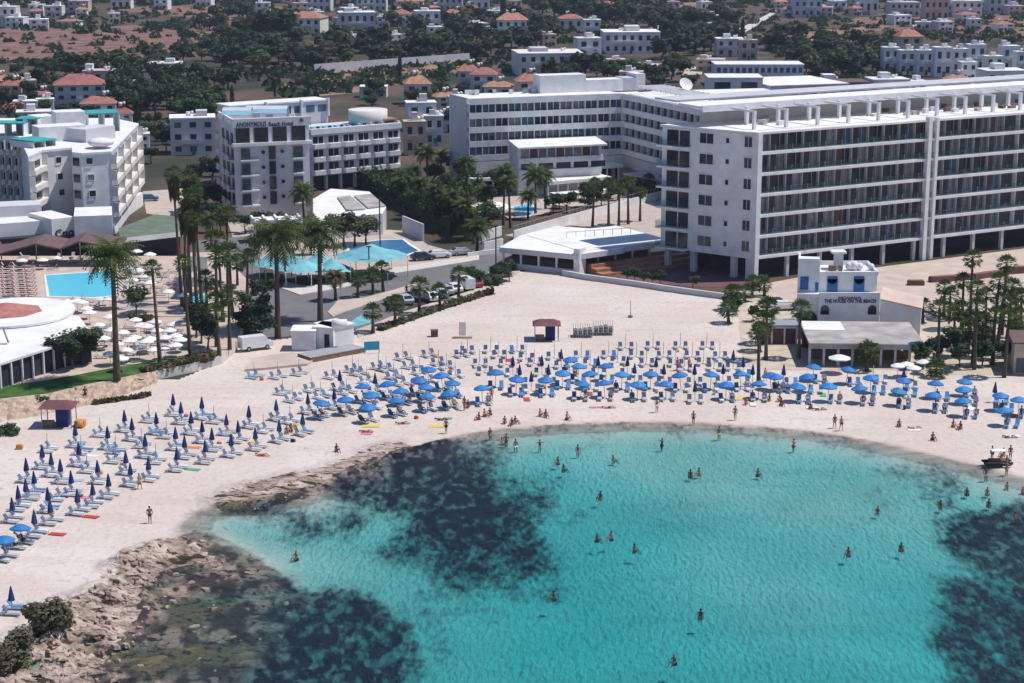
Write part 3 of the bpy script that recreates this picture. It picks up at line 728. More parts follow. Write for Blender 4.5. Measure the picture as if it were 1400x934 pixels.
# penthouse row at the back of the wing and tower
wP = Wall(wW.at(wW.apx(357), -13.5), wW.at(wW.apx(492), -13.5))
zp = HZ(wP.at(wP.L), 135.5)
b = mk(); wP.box(b, 0, wP.L, -6, 0, 0, zp - .3, 'lilac'); part(hn, 'penthouse', b)
b = mk(); wP.box(b, -.3, wP.L + .3, -6.3, .3, zp - .3, zp, 'white')
for f_ in (.36, .72, 1): wP.box(b, wP.L * f_ - .35, wP.L * f_, .01, .8, zp - 3.6, zp + .3, 'white')
part(hn, 'penthouse_roof', b)
for i in range(8):
    a = wP.L * (.04 + i * .122); b = mk(); wP.box(b, a, a + 2.1, .01, .05, zp - 2.6, zp - 1.1, 'glass_blue'); part(hn, 'window', b)
for (xa, xb, yh, m_) in ((300, 340, 154, 'aqua'), (347, 405, 157, 'aqua')):
    w = Wall(G(xa, 200, ztt), G(xb, 200, ztt)); b = mk(); c0 = wT.at((wT.apx(xa) + wT.apx(xb)) / 2, -6.5, ztt - 1.2) if xa > 320 else T1 + bv * .45 + Vector((1.5, 0, ztt - 1.2))
    hw = (xb - xa) / 14
    for j in range(7):
        an0, an1 = math.pi * j / 7, math.pi * (j + 1) / 7
        b.par((c0.x - hw, c0.y + 4 - 2.6 * math.cos(an0), c0.z + 2.4 * math.sin(an0)), (2 * hw, 0, 0), (0, -2.6 * (math.cos(an1) - math.cos(an0)), 2.4 * (math.sin(an1) - math.sin(an0))), (0, .02, .08), 'brightp' if j % 2 else 'lilac')
    partx(hn, 'roof_dome', b)
b = mk()
for i in range(12):
    q = wT.at(random.uniform(1, wT.L - 1), -random.uniform(7, 12)); s_ = random.uniform(.3, .7); b.box(q.x - s_, q.x + s_, q.y - .4, q.y + .4, ztt - 1.19, ztt - 1.2 + random.uniform(.6, 1.5), random.choice(['white', 'greyw', 'pole']))
partx(hn, 'roof_unit', b)
# entrance canopy and flat white restaurant roof
b = mk(); w = Wall(G(346, 333), G(413, 330)); z_ = HZ(w.P, 302); w.box(b, 0, w.L, -4, 0, z_ - .7, z_, 'white_roof')
for i in range(5): w.box(b, i * w.L / 4.2, i * w.L / 4.2 + .4, -3.9, .3, z_ + .001, z_ + .4, 'white')
for i in range(3): w.box(b, .3 + i * 4, .7 + i * 4, -.6, -.2, 0, z_ - .71, 'lilac')
w.box(b, .8, w.L - .5, -3.6, -1.2, 0, z_ - .72, 'dark_void'); part(hn, 'entrance_canopy', b)
rr = thing('restaurant', 'low flat-roofed restaurant with grey solar panels on its white roof', 'restaurant', G(430, 335))
P = [G(428, 290, 4), G(428, 272, 4), G(452, 258, 4), G(505, 262, 4), G(528, 283, 4), G(523, 292, 4), G(470, 297, 4), G(437, 303, 4)]
b = mk(); b.prism([(p.x, p.y) for p in P], 0, 4, 'lilac', 'white_roof'); part(rr, 'wall', b)
b = mk()
for Q in ([(461, 269), (479, 267), (500, 285), (474, 287)], [(484, 267), (508, 265), (527, 281), (503, 284)]):
    P = [G(x, y, 4.3) for x, y in Q]; b.prism([(p.x, p.y) for p in P], 4.1, 4.3, 'grey_roof')
partx(rr, 'solar_panel', b)
# --- left curved hotel
hl = thing('hotel', 'cream and white stepped hotel with turquoise awnings on its roof', 'hotel', G(104, 315))
FP = [(-140, 262), (-140, 280), (34, 296), (46, 331), (64, 320), (104, 315), (104, 323), (117, 325), (157, 322), (193, 272), (160, 262)]
FPw = [G(x, y) for x, y in FP]; zl = HZ(FPw[4], 206)
b = mk(); b.prism([(p.x, p.y) for p in FPw], 0, zl - .3, 'white'); part(hl, 'wall', b)
b = mk(); cc = sum((Vector((p.x, p.y, 0)) for p in FPw), Vector()) / len(FPw)
b.prism([tuple((Vector((p.x, p.y, 0)) + (Vector((p.x, p.y, 0)) - cc).normalized() * .35).xy) for p in FPw], zl - .3, zl + .1, 'white'); part(hl, 'roof', b)
w1 = Wall(FPw[4], FPw[5]); w2_ = Wall(FPw[7], FPw[8]); w3 = Wall(FPw[6], FPw[7])
for k, y in enumerate((222, 244.5, 266.5)):
    for w, xa, xb in ((w1, 82 + k, 89 + k), (w2_, 123.5 + k, 132 + k)):
        z_ = HZ(w.P, y + 3); window(hl, w, w.apx(xa), w.apx(xb), z_, z_ + 1.1, 'glass_dark' if not (k == 1 and w is w2_) else 'glass_curtain', 'white', mull=0)
    z_ = HZ(w3.P, y + 4); window(hl, w3, .3, w3.L - .4, z_, z_ + 1.5, 'glass', 'cream', mull=0)
def balcs(root, w, n, rows, ztop_, fh_, mw='cream', s0=0, s1=None, g='glass_dark'):
    s1 = s1 or w.L; st = (s1 - s0) / n
    for k in range(rows):
        zz = ztop_ - (k + 1) * fh_ + .2
        b = mk(); w.box(b, s0, s1, .0, .25, zz - .35, zz - .05, mw); part(root, 'string_course', b)
        for i in range(n):
            a = s0 + i * st; b = mk(); w.box(b, a + st * .15, a + st * .8, .01, .06, zz + .1, zz + 2.1, g); part(root, 'window', b)
            b = mk(); P = [w.at(a + .15, 0), w.at(a + .45, 1.0), w.at(a + st - .45, 1.0), w.at(a + st - .15, 0)]
            b.prism([(p.x, p.y) for p in P], zz - .12, zz + .8, mw); part(root, 'balcony', b)
        b = mk()
        for i in range(n + 1): w.box(b, s0 + i * st - .12, s0 + i * st + .12, 0, 1.0, zz + .81, zz + fh_ - .4, mw)
        partx(root, 'fin', b)
wl = Wall(FPw[1], FPw[2]); balcs(hl, wl, 9, 4, zl - .5, 3.0, 'cream', s0=wl.apx(-45))
wl2 = Wall(FPw[3], FPw[4]); balcs(hl, wl2, 1, 4, zl - .6, 3.0)
wl3 = Wall(FPw[8], FPw[9]); balcs(hl, wl3, 4, 4, zl - .3, 3.0)
b = mk()
for (x0, y0, x1, y1, h, m_) in ((54, 196, 118, 192, 3.0, 'white'), (78, 186, 118, 184, 4.6, 'white'), (118, 196, 158, 190, 2.6, 'lilac'), (52, 182, 78, 180, 3.2, 'white')):
    p, q = G(x0, y0, zl), G(x1, y1, zl); w = Wall(p, q); w.box(b, 0, w.L, -5, 0, zl, zl + h, m_)
partx(hl, 'plant_room', b)
b = mk()
for (x0, y0, x1, y1, d, h) in ((-20, 187, 33, 187, 5, 2.4), (22, 184, 52, 184, 5, 2.9), (47, 204, 78, 200, 7, 1.2), (121, 182, 165, 180, 7, 3.6)):
    p, q = G(x0, y0, zl), G(x1, y1, zl); w = Wall(p, q); w.box(b, 0, w.L, -d, 0, zl + h, zl + h + .25, 'teal_roof')
    for f_ in (0, .5, .97): w.box(b, w.L * f_, w.L * f_ + .2, -d + .2, -.2, zl, zl + h - .01, 'white')
partx(hl, 'awning', b)
b = mk(); dp_ = G(138, 196, zl + 1); b.ball((dp_.x, dp_.y, zl + 1.2), 2.5, 'white', 14, 6, .35); part(hl, 'roof_dish', b)
# podium
for (nm, x0, y0, x1, y1, ytop, dp, m_) in (('podium', -60, 356, 72, 345, 311, 14, 'white'), ('podium', 104, 352, 156, 350, 296, 10, 'white'), ('sign_block', 73, 350, 104, 346, 300, 9, 'white_roof'), ('podium', -60, 345, 60, 338, 286, 6, 'lilac')):
    w = Wall(G(x0, y0), G(x1, y1)); zt_ = HZ(w.P, ytop); b = mk(); w.box(b, 0, w.L, -dp, 0, 3.4, zt_, m_); part(hl, nm, b)
    if nm == 'sign_block': ws, zs = w, zt_
b = mk(); w = Wall(G(-60, 357), G(160, 347)); w.box(b, 0, w.L, -8, -.6, 0, 3.39, 'dark_void'); part(hl, 'glazed_ground_floor', b)
text(hl, 'Cno', ws, .45, HZ(ws.P, 325), 1.9, 'black', d=.1, width=3.6)
aw = thing('awning', 'long dark brown zigzag awning above the hotel pool terrace', 'awning', G(50, 362))
b = mk(); ya = [(-70, 352, 349), (0, 346.5, 343), (48, 333, 326), (82, 340, 336), (108, 330, 321), (152, 337, 330), (163, 338, 332)]
for (xa, ya0, yb0), (xb, ya1, yb1) in zip(ya[:-1], ya[1:]):
    za0, za1 = 3.6 + (346 - ya0) * .12, 3.6 + (346 - ya1) * .12
    p0, p1 = G(xa, ya0, za0), G(xb, ya1, za1); q0 = p0 + Vector((0, 6.5, .5)); q1 = p1 + Vector((0, 6.5, .5))
    dn_ = Vector((0, 0, -.25))
    b.add([p0, p1, q1, q0, p0 + dn_, p1 + dn_, q1 + dn_, q0 + dn_], [(0, 1, 2, 3), (7, 6, 5, 4), (0, 4, 5, 1), (1, 5, 6, 2), (2, 6, 7, 3), (3, 7, 4, 0)], 'brown_awning')
part(aw, 'roof', b); b = mk()
for x in (-40, 0, 48, 82, 108, 150): p = G(x, 356, TZ); b.tube([(p.x, p.y + 1, 0), (p.x, p.y + 1, 4.2)], .12, 'wood')
partx(aw, 'post', b)
gp = thing('pavilion', 'flat green-roofed pavilion with white fascia right of the stepped hotel', 'pavilion', G(205, 352))
b = mk(); P = [G(162, 312, 4.6), G(212, 293, 4.6), G(241, 296, 4.6), G(251, 316, 4.6), G(165, 326, 4.6)]
b.prism([(p.x, p.y) for p in P], 3.7, 4.6, 'white', 'green_roof'); part(gp, 'roof', b)
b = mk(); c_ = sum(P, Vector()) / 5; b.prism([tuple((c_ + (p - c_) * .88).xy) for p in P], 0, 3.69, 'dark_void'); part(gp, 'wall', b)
b = mk(); w = Wall(G(156, 309), G(196, 281)); w.box(b, 0, w.L, -3, 0, 0, HZ(w.P, 290) , 'white'); part(hl, 'ramp_wall', b)
# ------------------------------------------------------------------ site: terraces, roads, pools, beach buildings
def zt_(x, y): return TZ
TER = [(-200, 575), (0, 546), (66, 539), (110, 528), (160, 518), (215, 507), (262, 497), (303, 486), (322, 470), (338, 430), (336, 380), (300, 345), (262, 345), (250, 350), (-200, 350)]
P = [G(x, y, TZ) for x, y in TER]
b = mk(); b.prism([(p.x, p.y) for p in P], -.4, TZ, 'kerb', 'deck'); struct('pool_terrace', b)
LAWN = [(-190, 573), (0, 545), (66, 538), (110, 527), (160, 517.5), (215, 506), (262, 496), (302, 485), (298, 480), (262, 484), (212, 494), (160, 502), (110, 512), (60, 521), (0, 529), (-190, 545)]
b = mk(); P = [G(x, y, TZ) for x, y in LAWN]; b.prism([(p.x, p.y) for p in P], TZ - .1, TZ + .05, 'lawn'); o = struct('lawn', b)
# rubble embankment below the lawn
up = [(-200, 575), (0, 546), (66, 539), (110, 528), (160, 518), (215, 507)]; lo = [(-200, 605), (0, 579), (60, 568), (110, 558), (160, 545), (215, 524)]
eb = thing('stone_wall', 'sloping wall of rough beige stones below the green lawn', 'wall', G(60, 568))
b = mk(); n = 60; rows = []
def lerp_poly(P, t):
    t = t * (len(P) - 1); i = min(int(t), len(P) - 2); f = t - i
    return (P[i][0] * (1 - f) + P[i + 1][0] * f, P[i][1] * (1 - f) + P[i + 1][1] * f)
vs = []; fs = []
for j in range(9):
    for i in range(n + 1):
        u_ = G(*lerp_poly(up, i / n), TZ); l_ = G(*lerp_poly(lo, i / n), -.05); f = j / 8
        p = l_.lerp(u_, f); p.z = -.05 + (TZ + .1) * (f ** .7)
        if 0 < j < 8: p += Vector((random.uniform(-.2, .2), random.uniform(-.25, .25), random.uniform(-.18, .22)))
        vs.append(p)
for j in range(8):
    for i in range(n): fs.append((j * (n + 1) + i, j * (n + 1) + i + 1, (j + 1) * (n + 1) + i + 1, (j + 1) * (n + 1) + i))
b.add(vs, fs, 'rubble'); part(eb, 'stone_face', b)
# pools
def pool(name, label, poly, z, m='pool_tile', cat='pool'):
    P = [G(x, y, z) for x, y in poly]; c = sum(P, Vector()) / len(P)
    r = thing(name, label, cat, (c.x, c.y, z))
    b = mk(); b.prism([tuple((c + (p - c) * 1.0 + (p - c).normalized() * .7).xy) for p in P], z - .2, z + .06, 'white_roof'); part(r, 'coping', b)
    b = mk(); b.prism([(p.x, p.y) for p in P], z - .1, z + .09, m); part(r, 'water', b)
pool('swimming_pool', 'large rectangular turquoise swimming pool on the beige hotel deck', [(63, 377), (155, 371), (158, 404), (128, 407), (68, 405)], TZ)
pool('swimming_pool', 'small turquoise paddling pool behind the thin palm trunks', [(255, 405), (281, 403), (283, 414), (256, 417)], TZ)
pool('swimming_pool', 'pale turquoise pool with white surround beside the banded hotel palms', [(702, 283), (724, 279), (733, 287), (722, 297), (706, 293)], 0)
pool('swimming_pool', 'dark blue kidney pool behind the aqua tents', [(478, 334), (520, 329), (550, 328), (560, 336), (572, 343), (556, 348), (530, 345), (500, 347), (478, 343)], 0, 'pool_dark')
sheet('pool_surround', [(640, 282), (700, 262), (760, 270), (750, 292), (690, 300), (650, 300)], .04, 'paving')
sheet('pool_surround', [(745, 262), (850, 256), (870, 272), (800, 284), (750, 280)], .05, 'deck')
sheet('pool_surround', [(440, 322), (480, 312), (560, 316), (585, 335), (640, 350), (610, 366), (540, 372), (470, 372), (440, 350)], .035, 'paving')
# roads
sheet('road', [(345, 330), (352, 330), (356, 380), (402, 397), (470, 388), (530, 369), (600, 359), (660, 350), (700, 330), (760, 318), (700, 345), (690, 375), (640, 392), (560, 418), (540, 436), (500, 449), (380, 462), (338, 470), (338, 400)], .05, 'asphalt')
sheet('median', [(448, 428), (462, 412), (500, 408), (530, 400), (556, 392), (575, 388), (560, 398), (530, 408), (500, 418), (470, 428), (455, 434)], .17, 'plaza')
sheet('pavement', [(385, 395), (410, 404), (470, 394), (530, 376), (600, 365), (655, 356), (655, 350), (600, 358), (530, 368), (470, 386), (415, 392), (390, 386)], .15, 'kerb')
sheet('painted_square', [(474, 444), (494, 431), (508, 434), (506, 442), (486, 447)], .07, 'aqua')
sheet('pavement', [(486, 452), (520, 440), (548, 428), (600, 412), (660, 393), (700, 372), (712, 371), (700, 380), (660, 399), (605, 419), (560, 436), (520, 450), (490, 462)], .12, 'plaza')
sheet('plaza', [(1000, 399), (1035, 390), (1090, 380), (1400, 340), (1700, 312), (2000, 400), (1700, 440), (1400, 440), (1262, 432), (1258, 415), (1190, 430), (1100, 430), (1050, 410)], .04, 'plaza')
sheet('sandy_garden', [(1000, 404), (1060, 400), (1100, 430), (1262, 432), (1400, 440), (1800, 450), (1900, 520), (1300, 512), (1262, 506), (1100, 506), (1050, 506), (1015, 500), (1010, 440)], .025, 'stone_cream')
sheet('terrace', [(690, 322), (740, 312), (905, 270), (960, 300), (905, 335), (800, 340)], .06, 'paving')
sheet('shade_tinted_terrace', [(775, 372), (905, 350), (1010, 372), (1035, 392), (960, 393), (860, 385)], .03, 'maroon')  # shade below the hotel put into the terrace's dark maroon colour
sheet('car_park', [(195, 262), (250, 258), (262, 300), (240, 300), (200, 292)], .05, 'paving')
sheet('courtyard', [(262, 330), (345, 322), (345, 380), (310, 400), (262, 360)], .03, 'asphalt')
sheet('forecourt', [(310, 300), (440, 296), (560, 330), (560, 350), (430, 380), (330, 360)], .02, 'paving')
# curved wall along the top of the beach
bw = thing('boundary_wall', 'long low grey wall between the sand and the hotel trees', 'wall', G(860, 392))
b = mk(); Q = [(768, 377), (800, 383), (860, 391), (920, 400), (985, 409), (1000, 412)]
for (xa, ya0), (xb, yb0) in zip(Q[:-1], Q[1:]):
    w = Wall(G(xa, ya0), G(xb, yb0)); w.box(b, 0, w.L, -.6, 0, 0, .9, 'greyw')
part(bw, 'wall', b)
bw = thing('boundary_wall', 'long white wall with railing behind the row of thin palms', 'wall', G(740, 322))
b = mk(); Q = [(703, 328), (740, 317), (800, 300), (860, 284), (905, 272)]; c2 = mk()
for (xa, ya0), (xb, yb0) in zip(Q[:-1], Q[1:]):
    w = Wall(G(xa, ya0), G(xb, yb0)); w.box(b, 0, w.L, -.25, 0, 0, 1.7, 'white')
    for i in range(int(w.L / 1.5)): w.box(c2, i * 1.5, i * 1.5 + .08, -.15, -.1, 1.71, 2.5, 'steel')
    w.box(c2, 0, w.L, -.16, -.09, 2.51, 2.58, 'steel')
part(bw, 'wall', b); part(bw, 'railing', c2)
# low white pavilion
pv = thing('pavilion', 'low white flat-roofed pavilion with long fascia and glazed front above the sand', 'pavilion', G(700, 366))
w = Wall(G(687, 366), G(787, 376)); zr = 3.6
b = mk(); P = [w.at(-.3, .6), w.at(w.L + .5, .6), w.at(w.L + 5, -8), G(880, 318, zr), G(760, 309, zr), G(712, 322, zr)]
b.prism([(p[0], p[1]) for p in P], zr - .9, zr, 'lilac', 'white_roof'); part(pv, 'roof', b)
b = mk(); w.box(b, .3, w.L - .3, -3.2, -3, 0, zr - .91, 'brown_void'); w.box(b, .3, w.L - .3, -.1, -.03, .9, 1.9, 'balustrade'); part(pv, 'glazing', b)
b = mk(); w.box(b, 0, w.L, -.3, 0.2, 0, .9, 'lilac'); part(pv, 'plinth', b)
b = mk()
for i in range(5): w.box(b, i * w.L / 4.1, i * w.L / 4.1 + .3, -.2, .1, .91, zr - .91, 'white')
partx(pv, 'post', b)
b = mk(); w.box(b, w.L - .2, w.L + .9, -2, .4, 0, zr + .9, 'white'); part(pv, 'end_wall', b)
w = Wall(G(795, 372), G(912, 358))
b = mk(); w.box(b, -.2, w.L + 1, -17, .3, zr - .9, zr + .03, 'lilac'); w.box(b, -.3, w.L + 1, -17.2, .1, zr + .031, zr + .08, 'white_roof'); part(pv, 'roof', b)
b = mk(); w.box(b, .5, w.L, -6, -5, 0, zr - .91, 'timber'); w.box(b, .5, w.L + 3, .4, 2.2, 0, 1.5, 'timber'); w.box(b, .5, w.L + 3, 2.21, 3.8, 0, 1.0, 'timber'); w.box(b, .5, w.L + 3, 3.81, 5.4, 0, .5, 'timber'); part(pv, 'timber_steps', b)
b = mk()
for i in range(6): w.box(b, .3 + i * w.L / 5, .6 + i * w.L / 5, -1.2, -.9, .56, zr - .91, 'white')
partx(pv, 'post', b)
b = mk(); c0 = w.at(1.5, -7); 
for i in range(8): b.tube([(c0.x + i * 1.6, c0.y + i * .6, zr + .95), (c0.x + i * 1.6, c0.y + i * .6, zr + 2)], .04, 'steel', 4)
b.tube([(c0.x, c0.y, zr + 2), (c0.x + 11.2, c0.y + 4.2, zr + 2)], .04, 'steel', 4); part(pv, 'roof_railing', b)
# beach house
hb = thing('house', 'white beach house with blue shutters and lettering above two dark arches', 'house', G(1118, 463))
w = Wall(G(1117.5, 463), G(1200.5, 463)); zL = HZ(w.P, 403.5); zU = HZ(w.P + Vector((0, 2.2, 0)), 377)
b = mk(); w.box(b, 0, w.L, -9, 0, 0, zL, 'white'); part(hb, 'ground_storey', b)
b = mk(); w.box(b, .1, w.L - .1, -9.1, -2.2, zL, zU, 'white'); part(hb, 'upper_storey', b)
b = mk(); w.box(b, -.05, w.L, -9.2, -2.0, zU + .001, zU + .25, 'white_roof'); w.box(b, -.1, w.L + .05, -2.3, -2.0, zU + .251, zU + .6, 'white'); w.box(b, w.L - .3, w.L + .05, -9.2, -2.31, zU + .251, zU + .7, 'white'); w.box(b, 0, w.L, -9.3, -9.0, zU + .251, zU + .8, 'white'); part(hb, 'roof', b)
b = mk(); w.box(b, 0.02, w.L - .02, -.2, .1, zL - .05, zL + .35, 'white'); part(hb, 'terrace_parapet', b)
for xc in (1138.5, 1175): 
    a = w.apx(xc); b = mk(); w.box(b, a - .75, a + .75, -2.19, -2.05, zL + .05, zL + 1.9, 'blue_door'); b.tube([w.at(a, -2.19, zL + 1.9), w.at(a, -2.05, zL + 1.9)], .75, 'blue_door', 16); part(hb, 'shutter_door', b)
for xc in (1126, 1190.5):
    a = w.apx(xc); b = mk(); w.box(b, a - .6, a + .6, .003, .06, HZ(w.P, 430), HZ(w.P, 423), 'glass_dark'); b.tube([w.at(a, .004, HZ(w.P, 423)), w.at(a, .06, HZ(w.P, 423))], .6, 'glass_dark', 16); part(hb, 'arched_window', b)
text(hb, 'THE HOUSE ON THE BEACH', w, w.apx(1125), HZ(w.P, 414), .72, 'signblue', d=.03, width=7.3)
text(hb, 'RESTAURANT', w, w.apx(1143.5), HZ(w.P, 409), .45, 'signpurple', d=.03, width=3.3)
wl_ = Wall(G(1088, 462), G(1117.3, 463)); zA = HZ(wl_.P, 361)
b = mk(); wl_.box(b, 0, wl_.L, -6, -1.0, 0, zA, 'white'); part(hb, 'side_tower', b)
b = mk(); wl_.box(b, -.08, wl_.L, -1.2, -.92, zA + .001, zA + .6, 'white'); wl_.box(b, 0, .3, -6, -1.21, zA, zA + .6, 'white'); part(hb, 'parapet', b)
b = mk(); wl_.box(b, .35, 1.5, -.99, -.9, zL + .5, zL + 2.4, 'blue_door'); part(hb, 'shutter', b)
b = mk(); wl_.box(b, 2.45, 2.9, -.99, -.9, zL + .3, zL + 1.6, 'blue_door'); part(hb, 'shutter', b)
b = mk(); wl_.box(b, 0, wl_.L, -1, .1, zL - .3, zL + .15, 'white'); part(hb, 'balcony', b)
b = mk(); a = 1.75; wl_.box(b, .6, 2.9, -.99, -.9, 0, 2.6, 'dark_void'); b.tube([wl_.at(a, -.985, 2.6), wl_.at(a, -.9, 2.6)], 1.15, 'dark_void', 18); part(hb, 'archway', b)
b = mk(); cx0 = w.apx(1153); w.box(b, cx0 - .7, cx0 + .5, -6.5, -5.3, zU + .26, zU + 2.6, 'lilac'); w.box(b, cx0 - 1.2, cx0 + .9, -7, -4.9, zU + 2.61, zU + 2.9, 'white'); part(hb, 'chimney', b)
for (xx, r_) in ((1166, .6), (1172, .7), (1180, .55), (1196, .5)):
    b = mk(); a = w.apx(xx); c = w.at(a, -5, zU + .25 + r_); b.ball(c, r_, 'white', 10, 6); part(hb, 'roof_dome', b)
for xx in (1136, 1141, 1150): 
    b = mk(); a = w.apx(xx); w.box(b, a, a + .5, -4.5, -4, zU + .26, zU + 1.1, 'wood'); part(hb, 'roof_chair', b)
an = Wall(G(1200.7, 463), G(1257, 466)); za0, za1 = HZ(an.P, 412), HZ(an.at(an.L), 425)
b = mk(); p = [an.at(0, -1, 0), an.at(an.L, -1, 0), an.at(an.L, -7, 0), an.at(0, -7, 0)]
b.add([*p, p[0] + Vector((0, 0, za0)), p[1] + Vector((0, 0, za1)), p[2] + Vector((0, 0, za1 + .3)), p[3] + Vector((0, 0, za0 + .4))], [(0, 3, 2, 1), (0, 1, 5, 4), (1, 2, 6, 5), (2, 3, 7, 6), (3, 0, 4, 7), (4, 5, 6, 7)], 'white'); part(hb, 'side_wing', b)
b = mk(); q = [x + Vector((0, 0, z_)) for x, z_ in zip([an.at(0, -.8), an.at(an.L + .2, -.8), an.at(an.L + .2, -7.2), an.at(0, -7.2)], (za0 + .03, za1 + .03, za1 + .4, za0 + .5))]
b.add(q + [v + Vector((0, 0, .16)) for v in q], [(3, 2, 1, 0), (4, 5, 6, 7), (0, 1, 5, 4), (1, 2, 6, 5), (2, 3, 7, 6), (3, 0, 4, 7)], 'pinkwall'); part(hb, 'side_roof', b)
# tavern pergola in front of it
tv = thing('tavern', 'open beach tavern under a wide weathered grey flat roof', 'tavern', G(1105, 502))
w = Wall(G(1105, 501), G(1263, 503)); zv = HZ(w.P, 468.5)
b = mk(); w.box(b, 0, w.L, -13.2, .2, zv - .3, zv, 'grey_roof'); part(tv, 'roof', b)
b = mk(); w.box(b, .1, w.L * .37, -12.8, -7.5, zv + .004, zv + .05, 'white_roof'); part(tv, 'roof_sheet', b)
b = mk(); w.box(b, 0, w.L, .21, .35, zv - .75, zv - .05, 'grey_roof'); part(tv, 'fascia', b)
b = mk()
for i in range(9): w.box(b, i * w.L / 8.1, i * w.L / 8.1 + .3, -.4, -.1, 0, zv - .31, 'greyw')
partx(tv, 'post', b)
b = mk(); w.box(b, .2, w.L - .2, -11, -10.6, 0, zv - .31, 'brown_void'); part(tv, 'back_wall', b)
b = mk(); w.box(b, 1, w.L - 1, -5, -4.5, 0, 1.1, 'wood'); part(tv, 'counter', b)
# little blue-roofed shed left of it
sh = thing('shed', 'small white-framed shed with blue-grey roof and maroon doors', 'shed', G(1055, 470))
w = Wall(G(1054, 471), G(1090, 471))
b = mk(); w.box(b, 0, w.L, -3.5, -.3, 0, 2.3, 'maroon'); part(sh, 'doors', b)
b = mk()
for f in (0, .48, .94): w.box(b, w.L * f, w.L * f + .22, -.29, 0, 0, 2.3, 'white')
w.box(b, 0, w.L, -.29, 0.02, 2.301, 2.6, 'white'); part(sh, 'frame', b)
b = mk(); w.box(b, -.2, w.L + .2, -4, .2, 2.61, 2.8, 'pole'); part(sh, 'roof', b)
wx = Wall(G(1385, 512), G(1440, 514)); sx = thing('hut', 'stone hut with glazed front at the right edge of the beach', 'hut', wx.P)
b = mk(); wx.box(b, 0, wx.L, -7, 0, 0, 4.2, 'stone_cream'); part(sx, 'wall', b)
b = mk(); wx.box(b, 0.3, wx.L, .003, .1, .3, 2.2, 'glass'); part(sx, 'window', b); b = mk(); wx.box(b, -.3, wx.L, -7.2, .4, 4.21, 4.4, 'brown_awning'); part(sx, 'roof', b)
# beach kiosk and maroon-roofed hut
def kiosk(label, x0, x1, yb, ytop, roofm, body):
    w = Wall(G(x0, yb), G(x1, yb)); zk = HZ(w.P, ytop); r = thing('kiosk', label, 'kiosk', w.P)
    b = mk(); c = w.at(w.L / 2, -1.4); hw, hd = w.L / 2 + .3, 1.8
    b.add([(c.x - hw, c.y - hd, zk - .7), (c.x + hw, c.y - hd, zk - .7), (c.x + hw, c.y + hd, zk - .7), (c.x - hw, c.y + hd, zk - .7), (c.x - hw * .5, c.y, zk), (c.x + hw * .5, c.y, zk)],
          [(0, 1, 5, 4), (1, 2, 5), (2, 3, 4, 5), (3, 0, 4), (3, 2, 1, 0)], roofm); part(r, 'roof', b)
    b = mk(); w.box(b, w.L * .45, w.L * .85, -2.4, -.5, 0, zk - .75, body); part(r, 'booth', b)
    b = mk()
    for f in (0, .97):
        for d in (-2.8, -.1): w.box(b, w.L * f, w.L * f + .1, d, d + .1, 0, zk - .71, 'pole')
    partx(r, 'post', b)
    b = mk(); w.box(b, 0, w.L * .4, -.6, -.2, 0, .9, 'wood'); part(r, 'counter', b)
    return r
kiosk('small beach kiosk with maroon canopy above the umbrella rows', 731, 764, 467, 439, 'maroon', 'navy')
kiosk('maroon-roofed navy hut at the foot of the stone wall', 57, 98, 586, 551, 'maroon', 'navy')
# wire cages
for i, (xa, xb, yb, yt) in enumerate(((784, 810, 462, 450), (812, 838, 459, 446))):
    w = Wall(G(xa, yb), G(xb, yb)); r = thing('cage', ('left' if i == 0 else 'right') + '-hand grey wire cage on the sand right of the kiosk', 'cage', w.P); h = HZ(w.P, yt)
    b = mk()
    for k in range(9): w.box(b, k * w.L / 8, k * w.L / 8 + .05, -.05, 0, 0, h, 'steel'); w.box(b, k * w.L / 8, k * w.L / 8 + .05, -2, -1.95, 0, h + .4, 'steel')
    for k in range(4): w.box(b, 0, w.L, -.06, .01, k * h / 3.2, k * h / 3.2 + .05, 'steel')
    for a_ in (0, w.L): w.box(b, a_, a_ + .05, -2, 0, h - .06, h, 'steel')
    w.box(b, 0, w.L + .05, -2, -1.94, 0, .05, 'steel'); w.box(b, 0, .05, -1.95, 0, 0, .05, 'steel')
    part(r, 'frame', b)
    for k in range(4):
        b = mk(); w.box(b, k * w.L / 4 + .1, (k + 1) * w.L / 4 - .1, -1.8, -.15, 0, h * random.uniform(.7, .95), 'meshgrey'); part(r, 'folded_bed', b)
# notice board, red box, volleyball post, teal board
p = G(632, 462); r = thing('notice_board', 'tall grey slatted board on two legs above the loungers', 'board', p); b = mk()
for k in range(7): b.box(p.x - .45 + k * .14, p.x - .36 + k * .14, p.y - .03, p.y + .03, .35, 2.3, 'pole')
part(r, 'slats', b); b = mk(); b.box(p.x - 1.4, p.x + 1.4, p.y - .5, p.y + .5, 0, .08, 'wood'); part(r, 'base', b)
p = G(594, 460); r = thing('storage_box', 'dark red box on the sand left of the slatted board', 'box', p); b = mk(); b.box(p.x - .5, p.x + .5, p.y - .4, p.y + .4, 0, .9, 'maroon'); part(r, 'body', b); b = mk(); b.box(p.x - .55, p.x + .55, p.y - .45, p.y + .45, .91, .98, 'brown_awning'); part(r, 'lid', b)
p = G(862, 434); r = thing('volleyball_post', 'lone thin pole in the middle of the empty sand', 'pole', p); b = mk(); b.tube([(p.x, p.y, 0), (p.x, p.y, 2.6)], .05, 'pole'); part(r, 'pole', b); b = mk(); b.ball((p.x, p.y, .15), .4, 'wood', 8, 4, .6); part(r, 'base', b)
